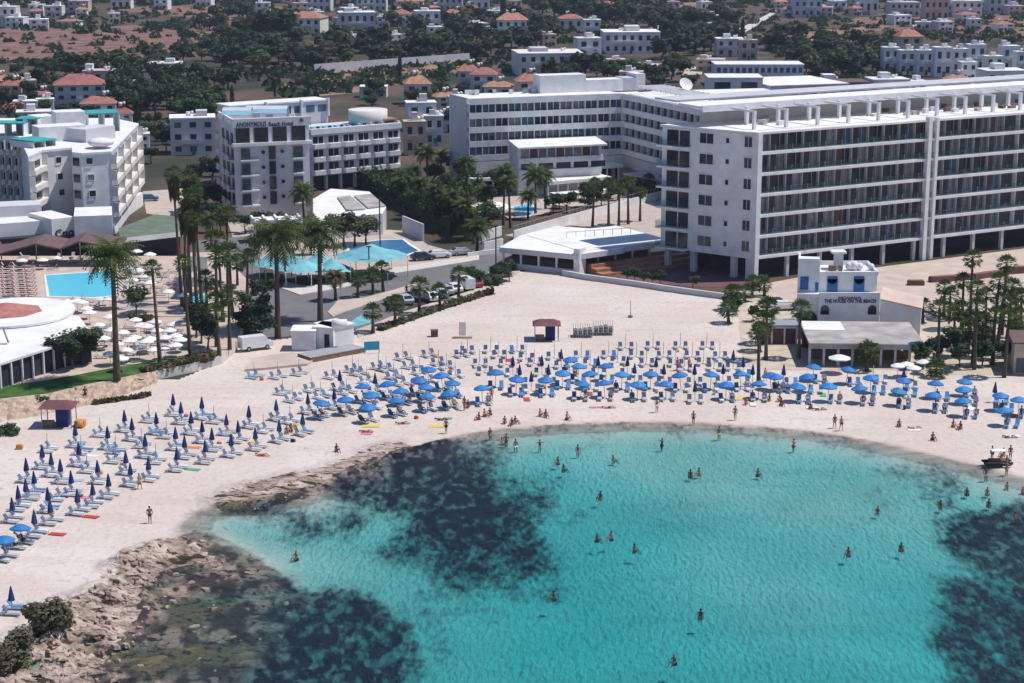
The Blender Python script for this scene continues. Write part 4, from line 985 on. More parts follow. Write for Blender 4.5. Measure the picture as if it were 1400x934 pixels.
w = Wall(G(498, 484), G(519, 483)); r = thing('sign_board', 'small teal board at the seaward end of the shower platform', 'board', w.P); b = mk(); w.box(b, 0, w.L, -.1, 0, .5, 1.7, 'teal'); part(r, 'panel', b); b = mk(); w.box(b, 0, .1, -.1, 0, 0, .499, 'pole'); w.box(b, w.L - .1, w.L, -.1, 0, 0, .499, 'pole'); partx(r, 'leg', b)
# white shower block with slatted ramp
sb = thing('shower_block', 'white beach toilet block with water tank beside the slatted ramp', 'building', G(398, 478))
for (xa, ya0, xb, yb0, h, dp) in ((399, 480, 431, 480, 2.7, 3.5), (429, 477, 456, 479, 3.0, 3.5), (456, 478, 484, 472, 3.0, 4)):
    w = Wall(G(xa, ya0), G(xb, yb0)); b = mk(); w.box(b, 0, w.L, -dp, 0, 0, h, 'white'); part(sb, 'wall', b)
    b = mk(); w.box(b, -.15, w.L + .15, -dp - .1, .2, h + .001, h + .2, 'white_roof'); part(sb, 'roof', b)
    if xa == 429: b = mk(); w.box(b, w.L * .55, w.L * .8, .003, .06, 0, 2.2, 'dark_void'); part(sb, 'doorway', b)
p = G(464, 448, 3.2); b = mk(); b.tube([(p.x - .9, p.y - 1, 3.9), (p.x + 1.1, p.y - .6, 3.9)], .65, 'white', 12); part(sb, 'water_tank', b)
rm = thing('boardwalk', 'grey slatted ramp running from the shower block to the teal board', 'ramp', G(440, 490))
w = Wall(G(425, 496), G(500, 482)); b = mk(); w.box(b, 0, w.L, -3.2, 0, .0, .65, 'wood'); part(rm, 'base', b); b = mk()
for k in range(24): w.box(b, k * w.L / 24, k * w.L / 24 + .22, -3.2, .05, .66, .74, 'greyw')
part(rm, 'slats', b)
b = mk(); P = [G(x, y) for x, y in ((345, 492), (400, 484), (430, 494), (420, 500), (360, 506), (335, 508))]; b.prism([(q.x, q.y) for q in P], -.2, .3, 'plaza'); struct('pavement', b)
# aqua tents
for (xc, yb, yt, r_, lab) in ((393, 385, 346, 3.6, 'pale aqua tent roof behind the big left palm'), (412, 388, 350, 4.2, 'aqua tent between the two big palms'), (455, 385, 352, 3.6, 'small aqua tent just left of the broad one'), (508, 378, 333, 6.2, 'broad aqua tent nearest the blue kidney pool'), (436, 380, 343, 3.0, 'aqua tent peak right of the tall palm trunk'), (372, 378, 344, 3.4, 'leftmost pale aqua tent by the hotel forecourt')):
    p = G(xc, yb); ht = HZ(p, yt); r = thing('tent', lab, 'tent', p); b = mk(); n = 12; vs = [(p.x, p.y, ht)]
    for k in range(n * 2):
        a = math.pi * k / n; vs.append((p.x + r_ * .45 * math.cos(a), p.y + r_ * .45 * math.sin(a), ht - 1.15))
    for k in range(n * 2):
        a = math.pi * k / n; rr_ = r_ * (1 if k % 2 == 0 else .93); vs.append((p.x + rr_ * math.cos(a), p.y + rr_ * math.sin(a), ht - 1.9 - (.25 if k % 2 == 0 else 0)))
    m = n * 2; fs = [(0, 1 + k, 1 + (k + 1) % m) for k in range(m)] + [(1 + k, 1 + m + k, 1 + m + (k + 1) % m, 1 + (k + 1) % m) for k in range(m)]
    b.add(vs, fs, 'aqua'); part(r, 'canopy', b)
    for k in range(6):
        a = math.pi * k / 3; b = mk(); q = (p.x + r_ * .97 * math.cos(a), p.y + r_ * .97 * math.sin(a)); b.tube([(*q, 0), (*q, ht - 2.0)], .07, 'white'); part(r, 'pole', b)
for (x0, y0, x1, y1, yt, dp, lab) in ((650, 302, 704, 300, 276, 7, 'large white marquee tent left of the small turquoise pool'), (760, 279, 800, 276, 262, 3, 'long white awning over loungers below the banded hotel'), (806, 277, 850, 272, 256, 3, 'white awning at the foot of the banded hotel wing')):
    w = Wall(G(x0, y0), G(x1, y1)); ht = HZ(w.at(w.L / 2, -dp / 2), yt); r = thing('tent', lab, 'tent', w.P); b = mk(); e = max(2.0, ht * .55)
    A_ = [w.at(0, 0, e), w.at(w.L, 0, e), w.at(w.L, -dp, e), w.at(0, -dp, e)]; k1, k2 = w.at(w.L * .35, -dp * .5, ht), w.at(w.L * .65, -dp * .5, ht)
    b.add(A_ + [k1, k2], [(0, 1, 5, 4), (1, 2, 5), (2, 3, 4, 5), (3, 0, 4), (3, 2, 1, 0)], 'white_canopy'); part(r, 'canopy', b); b = mk()
    for p_ in (w.at(.1, -.1), w.at(w.L - .1, -.1), w.at(.1, -dp + .1), w.at(w.L - .1, -dp + .1)): b.tube([p_, p_ + Vector((0, 0, e))], .08, 'white')
    partx(r, 'pole', b)
# left beach restaurant roofs
lr = thing('restaurant', 'large white flat-roofed restaurant with glazed side beside the lawn', 'restaurant', G(0, 530))
zr = TZ + 3.3; P = [G(-150, 452, zr), G(20, 428, zr), G(108, 432, zr), G(130, 462, zr), G(90, 468, zr), G(0, 497, zr), (G(-150, 530, zr))]
b = mk(); b.prism([(p.x, p.y) for p in P], zr - .3, zr, 'white_roof'); part(lr, 'roof', b)
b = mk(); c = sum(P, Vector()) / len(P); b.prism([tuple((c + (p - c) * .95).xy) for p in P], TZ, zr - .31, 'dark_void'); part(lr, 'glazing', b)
w = Wall(P[6], P[5]); b = mk()
for w in (Wall(P[6], P[5]), Wall(P[5], P[4])):
    for k in range(7): w.box(b, k * w.L / 6.2, k * w.L / 6.2 + .2, -.3, -.05, TZ, zr - .31, 'white')
partx(lr, 'post', b)
b = mk(); p = G(2, 500, TZ)
for (x0, y0, x1, y1) in ((3, 444, 12, 468), (-30, 470, 10, 470)): 
    q0, q1 = G(x0, y0, zr + .1), G(x1, y1, zr + .1); b.tube([q0, q1], .09, 'pole', 4)
part(lr, 'roof_beam', b)
oc = thing('pavilion', 'round white pavilion roof with terracotta octagon in its centre', 'pavilion', G(20, 450, TZ))
c = G(16, 427, TZ + 3.6); b = mk(); pts = [(c.x + 8.6 * math.cos(math.pi * k / 12), c.y + 9.5 * math.sin(math.pi * k / 12)) for k in range(24)]; b.prism(pts, TZ + 3.4, TZ + 3.7, 'white_roof'); part(oc, 'roof', b)
b = mk(); b.cone(c.x - 1, c.y + .3, TZ + 3.705, TZ + 4.9, 5.2, 'terracotta', 8); part(oc, 'cupola', b)
b = mk()
for k in range(8): a = math.pi * k / 4; b.tube([(c.x + 7.8 * math.cos(a), c.y + 8.5 * math.sin(a), TZ), (c.x + 7.8 * math.cos(a), c.y + 8.5 * math.sin(a), TZ + 3.39)], .15, 'white')
partx(oc, 'post', b)
# white pointed sail canopy
sc_ = thing('sail_canopy', 'white pointed sail canopy above the children\'s pool', 'canopy', G(275, 392, TZ))
b = mk(); pk = G(271, 351, TZ + 6.6)
for foot, wd in ((G(240, 381, TZ + 1), 1.2), (G(287, 394, TZ), 1.4), (G(300, 385, TZ), 1.1)):
    pts = [pk.lerp(foot, t) - Vector((0, 0, 1.6 * math.sin(math.pi * t) * .6)) for t in (0, .2, .4, .6, .8, 1)]
    vs = []; fs = []
    for i, p in enumerate(pts): s_ = wd * (.35 + .65 * abs(1 - 2 * i / 5)); vs += [p + Vector((-s_, .3, 0)), p + Vector((s_, -.3, 0))]
    for i in range(5): fs.append((2 * i, 2 * i + 1, 2 * i + 3, 2 * i + 2))
    b.add(vs, fs, 'white_canopy')
part(sc_, 'cloth', b); b = mk(); b.tube([(pk.x, pk.y, TZ), pk], .15, 'steel'); part(sc_, 'mast', b)
b = mk(); q = G(262, 392, TZ); b.box(q.x - 2.5, q.x + 3, q.y, q.y + 3, TZ, TZ + 1.5, 'greyw'); part(sc_, 'platform', b)
# lamp posts / slim poles
for (x, yb, yt, lab) in ((520, 352, 272, 'dark tall lamp post beside the solar-panel restaurant'), (505, 386, 338, 'slim dark pole in front of the broad aqua tent'), (678, 372, 310, 'dark pole at the left end of the white pavilion')):
    p = G(x, yb); h = HZ(p, yt); r = thing('lamp_post', lab, 'lamp post', p); b = mk(); b.tube([(p.x, p.y, 0), (p.x, p.y, h)], .11, 'black'); part(r, 'pole', b); b = mk(); b.box(p.x - .4, p.x + .4, p.y - .15, p.y + .15, h, h + .15, 'black'); part(r, 'lamp', b)
# white stepped walls by the road and the beach-side parasols
wq = thing('boundary_wall', 'stepped white wall at the hotel gate left of the pavilion', 'wall', G(655, 345))
for (xa, ya0, xb, yb0, h) in ((652, 333, 686, 322, 1.8), (655, 345, 688, 338, 1.6), (640, 352, 684, 346, .8)):
    w = Wall(G(xa, ya0), G(xb, yb0)); b = mk(); w.box(b, 0, w.L, -.3, 0, 0, h, 'white'); part(wq, 'wall', b)
w = Wall(G(550, 318), G(578, 330)); wz = thing('boundary_wall', 'short pale wall under the big hedge', 'wall', w.P); b = mk(); w.box(b, 0, w.L, -.3, 0, 0, 3.2, 'lilac'); part(wz, 'wall', b)
# planters of the plaza
for i, (xa, ya0, xb, yb0, h, lab) in enumerate(((1274, 387, 1332, 383, .8, 'long brick-red planter on the plaza left of the tall palm'), (1334, 383, 1368, 378, .8, 'brick-red planter on the plaza between two palm crowns'), (1242, 391, 1264, 391, .7, 'short reddish planter at the left end of the plaza'), (1376, 376, 1430, 372, 1.0, 'brick-red planter at the right edge of the plaza'))):
    w = Wall(G(xa, ya0), G(xb, yb0)); r = thing('planter', lab, 'planter', w.P); b = mk(); w.box(b, 0, w.L, -1.2, 0, 0, h, 'maroon'); part(r, 'tub', b); b = mk(); w.box(b, .1, w.L - .1, -1.1, -.1, h, h + .15, 'soil'); part(r, 'earth', b)
# ------------------------------------------------------------------ plants
def crown_mesh(name, m, n, rx, rz, leaf, cz, clumps=9, seed=0, low=-.45):
    r = random.Random(seed); b = MB(); cl = []
    for k in range(clumps):
        a = r.uniform(0, 6.28); q = r.uniform(.25, .78); z = r.uniform(low, .75)
        cl.append((rx * q * math.cos(a), rx * q * math.sin(a), cz + rz * z * .8, r.uniform(.3, .52) * rx))
    cl.append((0, 0, cz, rx * .55)); vs = []; fs = []
    for i in range(n):
        c = cl[r.randrange(len(cl))]; d = Vector((r.gauss(0, 1), r.gauss(0, 1), r.gauss(0, .8))).normalized()
        rr = c[3] * (r.random() ** .35); p = Vector(c[:3]) + Vector((d.x * rr, d.y * rr, d.z * rr * rz / rx * 1.1))
        nrm = (d + Vector((r.uniform(-.7, .7), r.uniform(-.7, .7), r.uniform(-.3, .9)))).normalized()
        q = nrm.to_track_quat('Z', 'Y'); s = leaf * r.uniform(.6, 1.25); t = leaf * r.uniform(.35, .8); k = len(vs)
        vs += [p + q @ Vector(v) for v in ((-s, -t * .3, 0), (0, -t, .12 * s), (s, t * .2, 0), (0, t, -.1 * s))]; fs.append((k, k + 1, k + 2, k + 3))
    b.add(vs, fs, m); return b.mesh(name)
def trunk_mesh(h, r0, lean=.3, limbs=4, seed=0):
    r = random.Random(seed); b = MB(); top = Vector((r.uniform(-lean, lean), r.uniform(-lean, lean), h))
    b.tube([(0, 0, -.3), (top.x * .4, top.y * .4, h * .5), top], [r0, r0 * .75, r0 * .5], 'trunk', 7)
    for k in range(limbs):
        a = k * 6.28 / limbs + r.random(); e = Vector((math.cos(a), math.sin(a), .8)) * h * .55
        b.tube([top * .75, top * .75 + e * .6, top * .75 + e + Vector((0, 0, .2))], [r0 * .45, r0 * .3, r0 * .12], 'trunk', 5)
    return b.mesh('trunk')
TREES = []
for k, m in enumerate(['leaf_dark', 'leaf_mid', 'leaf_dark', 'leaf_olive', 'leaf_mid', 'leaf_dark']):
    TREES.append(('tree', 'tree', None, [('trunk', trunk_mesh(2.6, .25, .4, 4, k), []), ('crown', crown_mesh('crown', m, 900, 3.2, 2.6, .42, 4.2, 9 + k, k), [])]))
FART = []
for k, m in enumerate(['leaf_dark', 'leaf_dark', 'leaf_mid', 'leaf_olive', 'leaf_dark']):
    FART.append(('tree', 'tree', None, [('trunk', trunk_mesh(1.8, .25, .3, 2, 30 + k), []), ('crown', crown_mesh('crown', m, 330, 3.4, 2.5, .75, 3.2, 7, 50 + k), [])]))
def cyp_mesh(seed):
    r = random.Random(seed); b = MB(); vs = []; fs = []
    for i in range(420):
        z = r.random() ** .8; a = r.uniform(0, 6.28); rad = .75 * math.sin(math.pi * min(1, z * .92 + .08)) ** .6 * r.uniform(.5, 1.05); p = Vector((rad * math.cos(a), rad * math.sin(a), .6 + z * 7.5)); s = .35; k = len(vs)
        q = Vector((math.cos(a), math.sin(a), r.uniform(-.3, .6))).normalized().to_track_quat('Z', 'Y')
        vs += [p + q @ Vector(v) for v in ((-s * .6, -s, 0), (s * .6, -s, 0), (0, s * 1.3, 0))]; fs.append((k, k + 1, k + 2))
    b.add(vs, fs, 'leaf_dark'); return b.mesh('crown')
CYP = ('cypress_tree', 'tree', None, [('trunk', trunk_mesh(1.5, .15, .05, 0, 3), []), ('crown', cyp_mesh(4), [])])
def palm_crown(seed, n=34, L=2.9, w=.36, fan=False, skirt=False, m='leaf_palm'):
    r = random.Random(seed); b = MB(); vs = []; fs = []; vd = []; fd = []
    for i in range(n):
        a = i * 2.399 + r.uniform(-.2, .2); el = (1.35 - 1.75 * (i / n) if not fan else 1.5 - 2.3 * (i / n)) + r.uniform(-.15, .15); ll = L * r.uniform(.85, 1.1) * (.8 if fan else 1); pts = []
        p = Vector((0, 0, 0)); e = el; seg = 6
        for s in range(seg + 1):
            pts.append(p.copy()); p = p + Vector((math.cos(a) * math.cos(e), math.sin(a) * math.cos(e), math.sin(e))) * ll / seg; e -= .27 if not fan else .05
        side = Vector((-math.sin(a), math.cos(a), 0))
        if fan:
            c = pts[3]; d = (pts[-1] - pts[2]).normalized(); up = side.cross(d)
            for j in range(9):
                t = (j - 4) / 4 * 1.25; v = (d * math.cos(t) + side * math.sin(t) + up * r.uniform(-.25, .25)).normalized(); k = len(vs); q = v.cross(up).normalized() * .085
                vs += [c, c + v * L * .24 + q, c + v * L * .4 * r.uniform(.75, 1.15) - Vector((0, 0, .12)), c + v * L * .24 - q]; fs.append((k, k + 1, k + 2, k + 3))
            k = len(vs); vs += [pts[0], pts[0] + side * .05, c + side * .05, c]; fs.append((k, k + 1, k + 2, k + 3))
        else:
            for s in range(1, seg + 1):
                A_, B_ = pts[s - 1], pts[s]; f = s / seg; lw = ll * w * math.sin(math.pi * min(.97, f * .85 + .15)) * .9 + .08
                for sg in (-1, 1):
                    for h_ in range(2):
                        c = A_.lerp(B_, (h_ + .5) / 2); d = (B_ - A_).normalized(); tip = c + side * sg * lw + d * lw * .6 - Vector((0, 0, lw * .42)); k = len(vs)
                        vs += [c - d * .10, c + d * .13, tip]; fs.append((k, k + 1, k + 2))
                k = len(vs); vs += [A_ - side * .05, A_ + side * .05, B_ + side * .05, B_ - side * .05]; fs.append((k, k + 1, k + 2, k + 3))
    b.add(vs, fs, m)
    me = b.mesh('crown'); sk = None
    if skirt:
        b = MB(); v2 = []; f2 = []
        for i in range(150):
            a = r.uniform(0, 6.28); z = -r.random() * skirt; rad = .75 - .25 * abs(z) / skirt; c = Vector((math.cos(a) * .25, math.sin(a) * .25, z)); k = len(v2); sd_ = Vector((-math.sin(a), math.cos(a), 0)) * .2
            v2 += [c, c + Vector((math.cos(a) * rad, math.sin(a) * rad, -.5)) + sd_, c + Vector((math.cos(a) * rad * .7, math.sin(a) * rad * .7, -1.3))]; f2.append((k, k + 1, k + 2))
        b.add(v2, f2, 'leaf_dry'); sk = b.mesh('dead_skirt')
    return me, sk
def unit_trunk(r0, r1):
    b = MB(); b.tube([(0, 0, 0), (.0, 0, .3), (0, 0, .7), (0, 0, 1)], [r0 * 1.3, r0, r1, r1], 'trunk', 8); return b.mesh('trunk')
TRK = [unit_trunk(.24, .18), unit_trunk(.38, .3)]
PC = [palm_crown(1), palm_crown(2, 30, 2.6), palm_crown(3, 30, 2.3, fan=True), palm_crown(4, 28, 2.2, fan=True), palm_crown(5, 30, 2.2, fan=True, skirt=3.0), palm_crown(6, 46, 3.9, .3), palm_crown(7, 30, 2.2, .4, m='leaf_dry')]
def palm(x, yb, yc, kind=0, sc=1.0, label=None, z=0.0, big=False):
    """x, yb: trunk foot in the photo, yc: crown centre row"""
    p = G(x, yb, z); h = max(.8, HZ(p, yc) - z)
    r = thing('palm_tree', label or {0: 'feathery green palm tree', 1: 'feathery green palm tree', 2: 'fan-leaved palm tree', 3: 'fan-leaved palm tree', 4: 'tall fan palm with brown skirt', 5: 'big feather palm', 6: 'dry brown palm'}[kind], 'palm', (p.x, p.y, z), 'palms among the hotels and the beach', random.uniform(0, 6.28))
    r.rotation_euler = (random.uniform(-.05, .05), random.uniform(-.05, .05), r.rotation_euler[2])
    t = link('trunk', TRK[1 if big else 0], r, sc=(1, 1, h))
    c = link('crown', PC[kind][0], r, (0, 0, h), sc=sc * random.uniform(.92, 1.08))
    if PC[kind][1]: link('dead_skirt', PC[kind][1], r, (0, 0, h), sc=sc)
    return r
T_ = TZ
for a in ((160, 520, 352, 5, 1.15, 'big feather palm rising from the lawn beside the rectangular pool', T_, True), (380, 462, 326, 5, 1.35, 'left one of the two big feather palms before the aqua tents', 0, True), (438, 440, 320, 5, 1.4, 'right one of the two big feather palms before the aqua tents', 0, True), (416, 306, 262, 0, 1.15, 'feather palm standing against the lettered hotel front', 0, False),
          (219, 497, 367, 3, .8, 'thin fan palm on the lawn nearer the big pool palm', T_), (261, 491, 360, 3, .85, 'thin tall fan palm at the right end of the lawn', T_), (1037, 527, 448, 3, .7, 'single tall thin dark palm trunk on the open sand right of centre', 0)): palm(*a)
for x, yb, yc, k, s in ((249, 418, 238, 4, 1), (258, 412, 245, 4, 1), (268, 405, 255, 4, 1.05), (262, 425, 270, 4, .95), (276, 415, 268, 4, 1), (254, 425, 292, 4, .9), (270, 432, 300, 4, .95), (297, 425, 330, 2, 1.2), (312, 418, 295, 2, 1.2), (318, 432, 345, 2, 1.3), (305, 440, 352, 3, 1.2), (296, 474, 412, 2, 1.1), (314, 478, 404, 3, 1.1), (284, 440, 380, 3, .9), (300, 486, 430, 3, 1), (325, 400, 360, 2, 1.1), (338, 410, 352, 3, 1.1), (290, 340, 300, 1, .9)):
    palm(x, yb, yc, k, s, z=T_ if x < 325 else 0)
for x, yb, yc, k, s in ((640, 290, 224, 0, 1.1), (688, 308, 237, 0, 1.25), (698, 312, 248, 0, 1), (732, 292, 239, 0, 1.15), (746, 286, 240, 0, 1.1), (722, 300, 268, 0, .9), (585, 262, 209, 0, 1.2), (652, 345, 312, 0, 1.2), (546, 268, 240, 0, 1), (566, 272, 234, 1, 1), (604, 250, 214, 0, 1), (662, 306, 262, 1, 1.1), (636, 330, 282, 0, 1.1), (618, 318, 270, 1, 1.1), (575, 300, 252, 1, 1.1), (596, 310, 262, 1, 1.1), (548, 282, 252, 1, 1)):
    palm(x, yb, yc, k, s)
for x, yb, yc in ((810, 310, 252), (832, 311, 251), (846, 309, 259), (859, 307, 250), (875, 303, 264), (885, 272, 247), (905, 268, 250)): palm(x, yb, yc, 2, 1.0)
for x, yb, yc in ((489, 407, 383), (510, 402, 376), (524, 399, 368), (510, 455, 427), (540, 445, 417), (573, 430, 391), (602, 422, 399), (627, 410, 376)): palm(x, yb, yc, 2, 1.0)
palm(459, 411, 378, 6, 1.0, 'short palm with dry reddish skirt on the median')
for cx_, yc, yb in ((400, 110, 560), (605, 150, 600), (235, 300, 480), (270, 350, 500), (350, 260, 560), (420, 300, 780), (345, 440, 620), (195, 430, 800), (430, 420, 820), (545, 260, 640), (500, 350, 620), (545, 480, 790), (640, 290, 620), (620, 500, 870), (640, 400, 700), (690, 350, 610), (730, 360, 640), (100, 420, 520), (390, 550, 700), (470, 520, 740), (580, 380, 650), (700, 480, 720), (300, 470, 640)):
    palm(1240 + cx_ / 4.67, 330 + yb / 4.67, 330 + yc / 4.67, random.choice([2, 3]), 1.0)
for x, yb, yc in ((1001, 424, 399), (996, 442, 424), (1007, 422, 400), (1018, 412, 400), (1028, 406, 386), (1045, 405, 390), (1047, 492, 422), (1038, 480, 455), (1092, 490, 424), (1042, 470, 440), (1185, 507, 482), (1280, 516, 504)):
    palm(x, yb, yc, 2 if yb != 405 else 3, 1.05 if yb > 430 else .85)
for x, yb, w_ in ((858, 386, 1), (880, 389, .8), (903, 390, .9), (947, 395, .8), (868, 384, .8), (892, 388, .6)):
    p = G(x, yb); inst(TREES[1 if x % 2 else 4], p, random.uniform(0, 6), .42 * w_, 'small round bright green tree', 'small trees before the dark terrace')
def trees(pts, specs, s0, s1, label, group, z=0):
    for x, y in pts:
        p = G(x, y, z); s = random.uniform(s0, s1); later('tree', random.choice(specs), p, random.uniform(0, 6.28), (s * random.uniform(.85, 1.2), s, s * random.uniform(.85, 1.15)), label, group)
def scatter(poly, n, mind, seed):
    r = random.Random(seed); out = []; X_ = [p[0] for p in poly]; Y_ = [p[1] for p in poly]; t = 0
    while len(out) < n and t < n * 60:
        t += 1; x, y = r.uniform(min(X_), max(X_)), r.uniform(min(Y_), max(Y_))
        c = False
        for i in range(len(poly)):
            ax, ay = poly[i]; bx, by = poly[(i + 1) % len(poly)]
            if (ay > y) != (by > y) and x < (bx - ax) * (y - ay) / (by - ay) + ax: c = not c
        if c and all(math.hypot(x - a, (y - q) * 2.2) > mind for a, q in out): out.append((x, y))
    return out
trees([(100, 505), (88, 502), (112, 498)], TREES[:2], .75, .95, 'dense dark green tree', 'trees beside the white restaurant', TZ)
trees([(186, 432)], TREES[4:5], .6, .65, 'small bushy tree on the round island by the pool', None, TZ)
trees([(275, 470), (284, 478), (268, 462)], TREES[:1], .6, .8, 'dark round bush beside the thin palms', 'dark bushes by the pool terrace', TZ)
trees([(485, 336), (500, 334), (470, 338)], TREES[3:4], .9, 1.1, 'olive-brown tree before the solar-panel restaurant', 'olive trees by the restaurant')
trees([(360, 420), (350, 455), (345, 440), (355, 472), (340, 462), (335, 455)], TREES[:3], .5, .8, 'dark green roadside tree', 'trees left of the road')
trees(scatter([(255, 255), (305, 235), (312, 300), (290, 330), (262, 330)], 9, 14, 3), TREES[:3], .6, .9, 'dark tree in a hotel gap', 'trees between the left hotels')
trees(scatter([(300, 318), (350, 310), (420, 330), (470, 345), (400, 352), (330, 350)], 8, 17, 5), TREES[:4], .55, .8, 'small garden tree', 'garden trees of the lettered hotel')
trees(scatter([(540, 262), (625, 240), (700, 270), (690, 300), (660, 332), (600, 318), (548, 285)], 26, 13, 7), TREES, .6, 1.0, 'leafy garden tree', 'garden trees left of the banded hotel')
trees(scatter([(745, 298), (800, 290), (860, 276), (900, 262), (900, 254), (830, 264), (760, 285)], 13, 14, 8), TREES, .45, .7, 'low leafy tree', 'garden trees below the banded hotel')
trees(scatter([(640, 384), (680, 380), (705, 376), (720, 380), (690, 388), (645, 395)], 7, 12, 9), TREES[1:5], .35, .5, 'low shrub by the road', 'shrubs left of the white pavilion')
trees([(672, 402), (1262, 505), (1275, 495)], TREES[1:2], .5, .6, 'small standing tree by the sand', 'small trees by the sand')
trees(scatter([(1262, 470), (1300, 462), (1400, 470), (1400, 498), (1330, 508), (1270, 500)], 12, 15, 10), TREES[:3], .35, .6, 'dark shrub among palm trunks', 'shrubs among the right palms')
trees(scatter([(985, 400), (1050, 395), (1050, 470), (1020, 440), (990, 425)], 6, 14, 12), TREES[:3], .25, .4, 'small shrub on the bank', 'shrubs on the bank')
# big hedge
hd = thing('hedge', 'thick dark green hedge running down to the road between two hotels', 'hedge', G(480, 246))
def hedge(root, pts, h, wd, m='leaf_hedge', n=26, z=0.0):
    r = random.Random(len(pts)); vs = []; fs = []
    for (x0, y0), (x1, y1) in zip(pts[:-1], pts[1:]):
        a, b_ = G(x0, y0, z), G(x1, y1, z); L_ = (b_ - a).length; sd_ = (b_ - a).normalized().cross(Vector((0, 0, 1)))
        for i in range(int(L_ * n)):
            p = a.lerp(b_, r.random()) + sd_ * r.uniform(-wd, wd); t = r.random(); p.z = z + h * (1 - t * t * .9) * r.uniform(.85, 1.1); nr = Vector((r.gauss(0, 1), r.gauss(0, 1), r.gauss(.6, .8))).normalized(); q = nr.to_track_quat('Z', 'Y'); k = len(vs); s = .38
            vs += [p + q @ Vector(v) for v in ((-s, -s * .5, 0), (0, -s, .05), (s, s * .4, 0), (0, s, 0))]; fs.append((k, k + 1, k + 2, k + 3))
    b = MB(); b.add(vs, fs, m); part(root, 'foliage', b)
    b = MB()
    for (x0, y0), (x1, y1) in zip(pts[:-1], pts[1:]):
        w = Wall(G(x0, y0, z), G(x1, y1, z)); w.box(b, 0, w.L, -wd * .7, wd * .7, z, z + h * .8, 'leaf_hedge')
    part(root, 'core', b)
hedge(hd, [(482, 246), (520, 262), (560, 285), (600, 306), (630, 322)], 4.2, 3.0)
hd = thing('hedge', 'low clipped hedge of greyish shrubs along the lawn end', 'hedge', G(240, 500, TZ)); hedge(hd, [(195, 512), (240, 503), (290, 492)], .8, .6, 'leaf_dry', 40, TZ - .3)
for lab, pts, h in (('thin strip of dry shrubs between the parked cars and the sand', [(520, 452), (560, 438), (600, 424), (650, 408), (672, 400)], .6), ('ring of low green plants around the pool island', [(180, 437), (195, 440), (205, 436)], .7)):
    hd = thing('hedge', lab, 'hedge', G(*pts[0])); hedge(hd, pts, h, .7, 'leaf_tamarisk', 14, TZ if h > .65 else 0)
# shrubs on the beach
def bush(x, y, rx, rz, m, label, n=2200, z=0.0):
    p = G(x, y, z); r = thing('bush', label, 'bush', (p.x, p.y, z)); me = crown_mesh('foliage', m, n, rx, rz, .2, rz * .75, 12, int(x), -.8); link('foliage', me, r)
    b = MB()
    for k in range(6): a = k * 1.05; b.tube([(0, 0, -.2), (math.cos(a) * rx * .4, math.sin(a) * rx * .4, rz * .7)], [.07, .03], 'trunk', 5)
    link('stem', b.mesh('stem'), r)
bush(68, 866, 2.3, 2.1, 'leaf_tamarisk', 'round grey-green shrub on the sand above the rocks', 3600, -.1)
bush(18, 915, 2.3, 1.9, 'leaf_tamarisk', 'grey-green shrub cut by the bottom left corner', 3200, -.1)
bush(8, 594, 1.7, .8, 'leaf_mid', 'flat dark green bush at the left edge of the beach', 900)
bush(56, 556, 1.3, 1.0, 'leaf_mid', 'small green bush growing on the stone wall', 700)
bush(24, 552, .8, .7, 'leaf_dry', 'tiny brown bush on the stone wall', 300)
g_ = thing('hedge', 'low dry grass tufts at the foot of the stone wall', 'hedge', G(135, 550)); hedge(g_, [(128, 553), (150, 550), (180, 546), (206, 541)], .35, .35, 'leaf_dry', 30)
# ------------------------------------------------------------------ umbrellas and loungers
def m_closed():
    b = MB(); b.tube([(0, 0, 0), (0, 0, 2.35)], .035, 'pole', 6); pole = b.mesh('pole'); b = MB()
    n = 10; vs = []; prof = ((.06, 2.55), (.14, 2.2), (.25, 1.7), (.33, 1.25), (.24, 1.15))
    for r_, z in prof:
        for k in range(n): rr = r_ * (1 if k % 2 else .72); vs.append((rr * math.cos(2 * math.pi * k / n), rr * math.sin(2 * math.pi * k / n), z))
    fs = [(i * n + (k + 1) % n, i * n + k, (i + 1) * n + k, (i + 1) * n + (k + 1) % n) for i in range(len(prof) - 1) for k in range(n)]; fs.append(tuple(range(n)))
    b.add(vs, fs, 'navy'); return ('closed_umbrella', 'umbrella', None, [('pole', pole, []), ('canopy', b.mesh('canopy'), [])])
def m_open(m='blue_canopy', r=1.06, h=2.3, name='open_umbrella'):
    b = MB(); b.tube([(0, 0, 0), (0, 0, h)], .035, 'pole', 6); pole = b.mesh('pole'); b = MB(); n = 8; vs = [(0, 0, h + .05)]
    for rr, z in ((.5, h - .14), (1, h - .42), (1.0, h - .55)):
        for k in range(n * 2): q = r * rr * (1 if k % 2 == 0 else .94); vs.append((q * math.cos(math.pi * k / n), q * math.sin(math.pi * k / n), z))
    w_ = n * 2; fs = [(0, 1 + k, 1 + (k + 1) % w_) for k in range(w_)]
    for i in range(2): fs += [(1 + i * w_ + k, 1 + (i + 1) * w_ + k, 1 + (i + 1) * w_ + (k + 1) % w_, 1 + i * w_ + (k + 1) % w_) for k in range(w_)]
    b.add(vs, fs, m); ribs = MB()
    for k in range(n): a = 2 * math.pi * k / n; ribs.tube([(0, 0, h - .5), (r * .55 * math.cos(a), r * .55 * math.sin(a), h - .2)], .012, 'pole', 3, False)
    return (name, 'umbrella', None, [('pole', pole, []), ('canopy', b.mesh('canopy'), [('rib', ribs.mesh('rib'))])])
def m_pole():
    b = MB(); b.tube([(0, 0, 0), (0, 0, 2.15)], .04, 'pole', 6); p = b.mesh('pole'); b = MB(); b.tube([(0, 0, 0), (0, 0, .25)], [.2, .12], 'plastic', 8)
    return ('umbrella_pole', 'pole', None, [('pole', p, []), ('base', b.mesh('base'), [])])
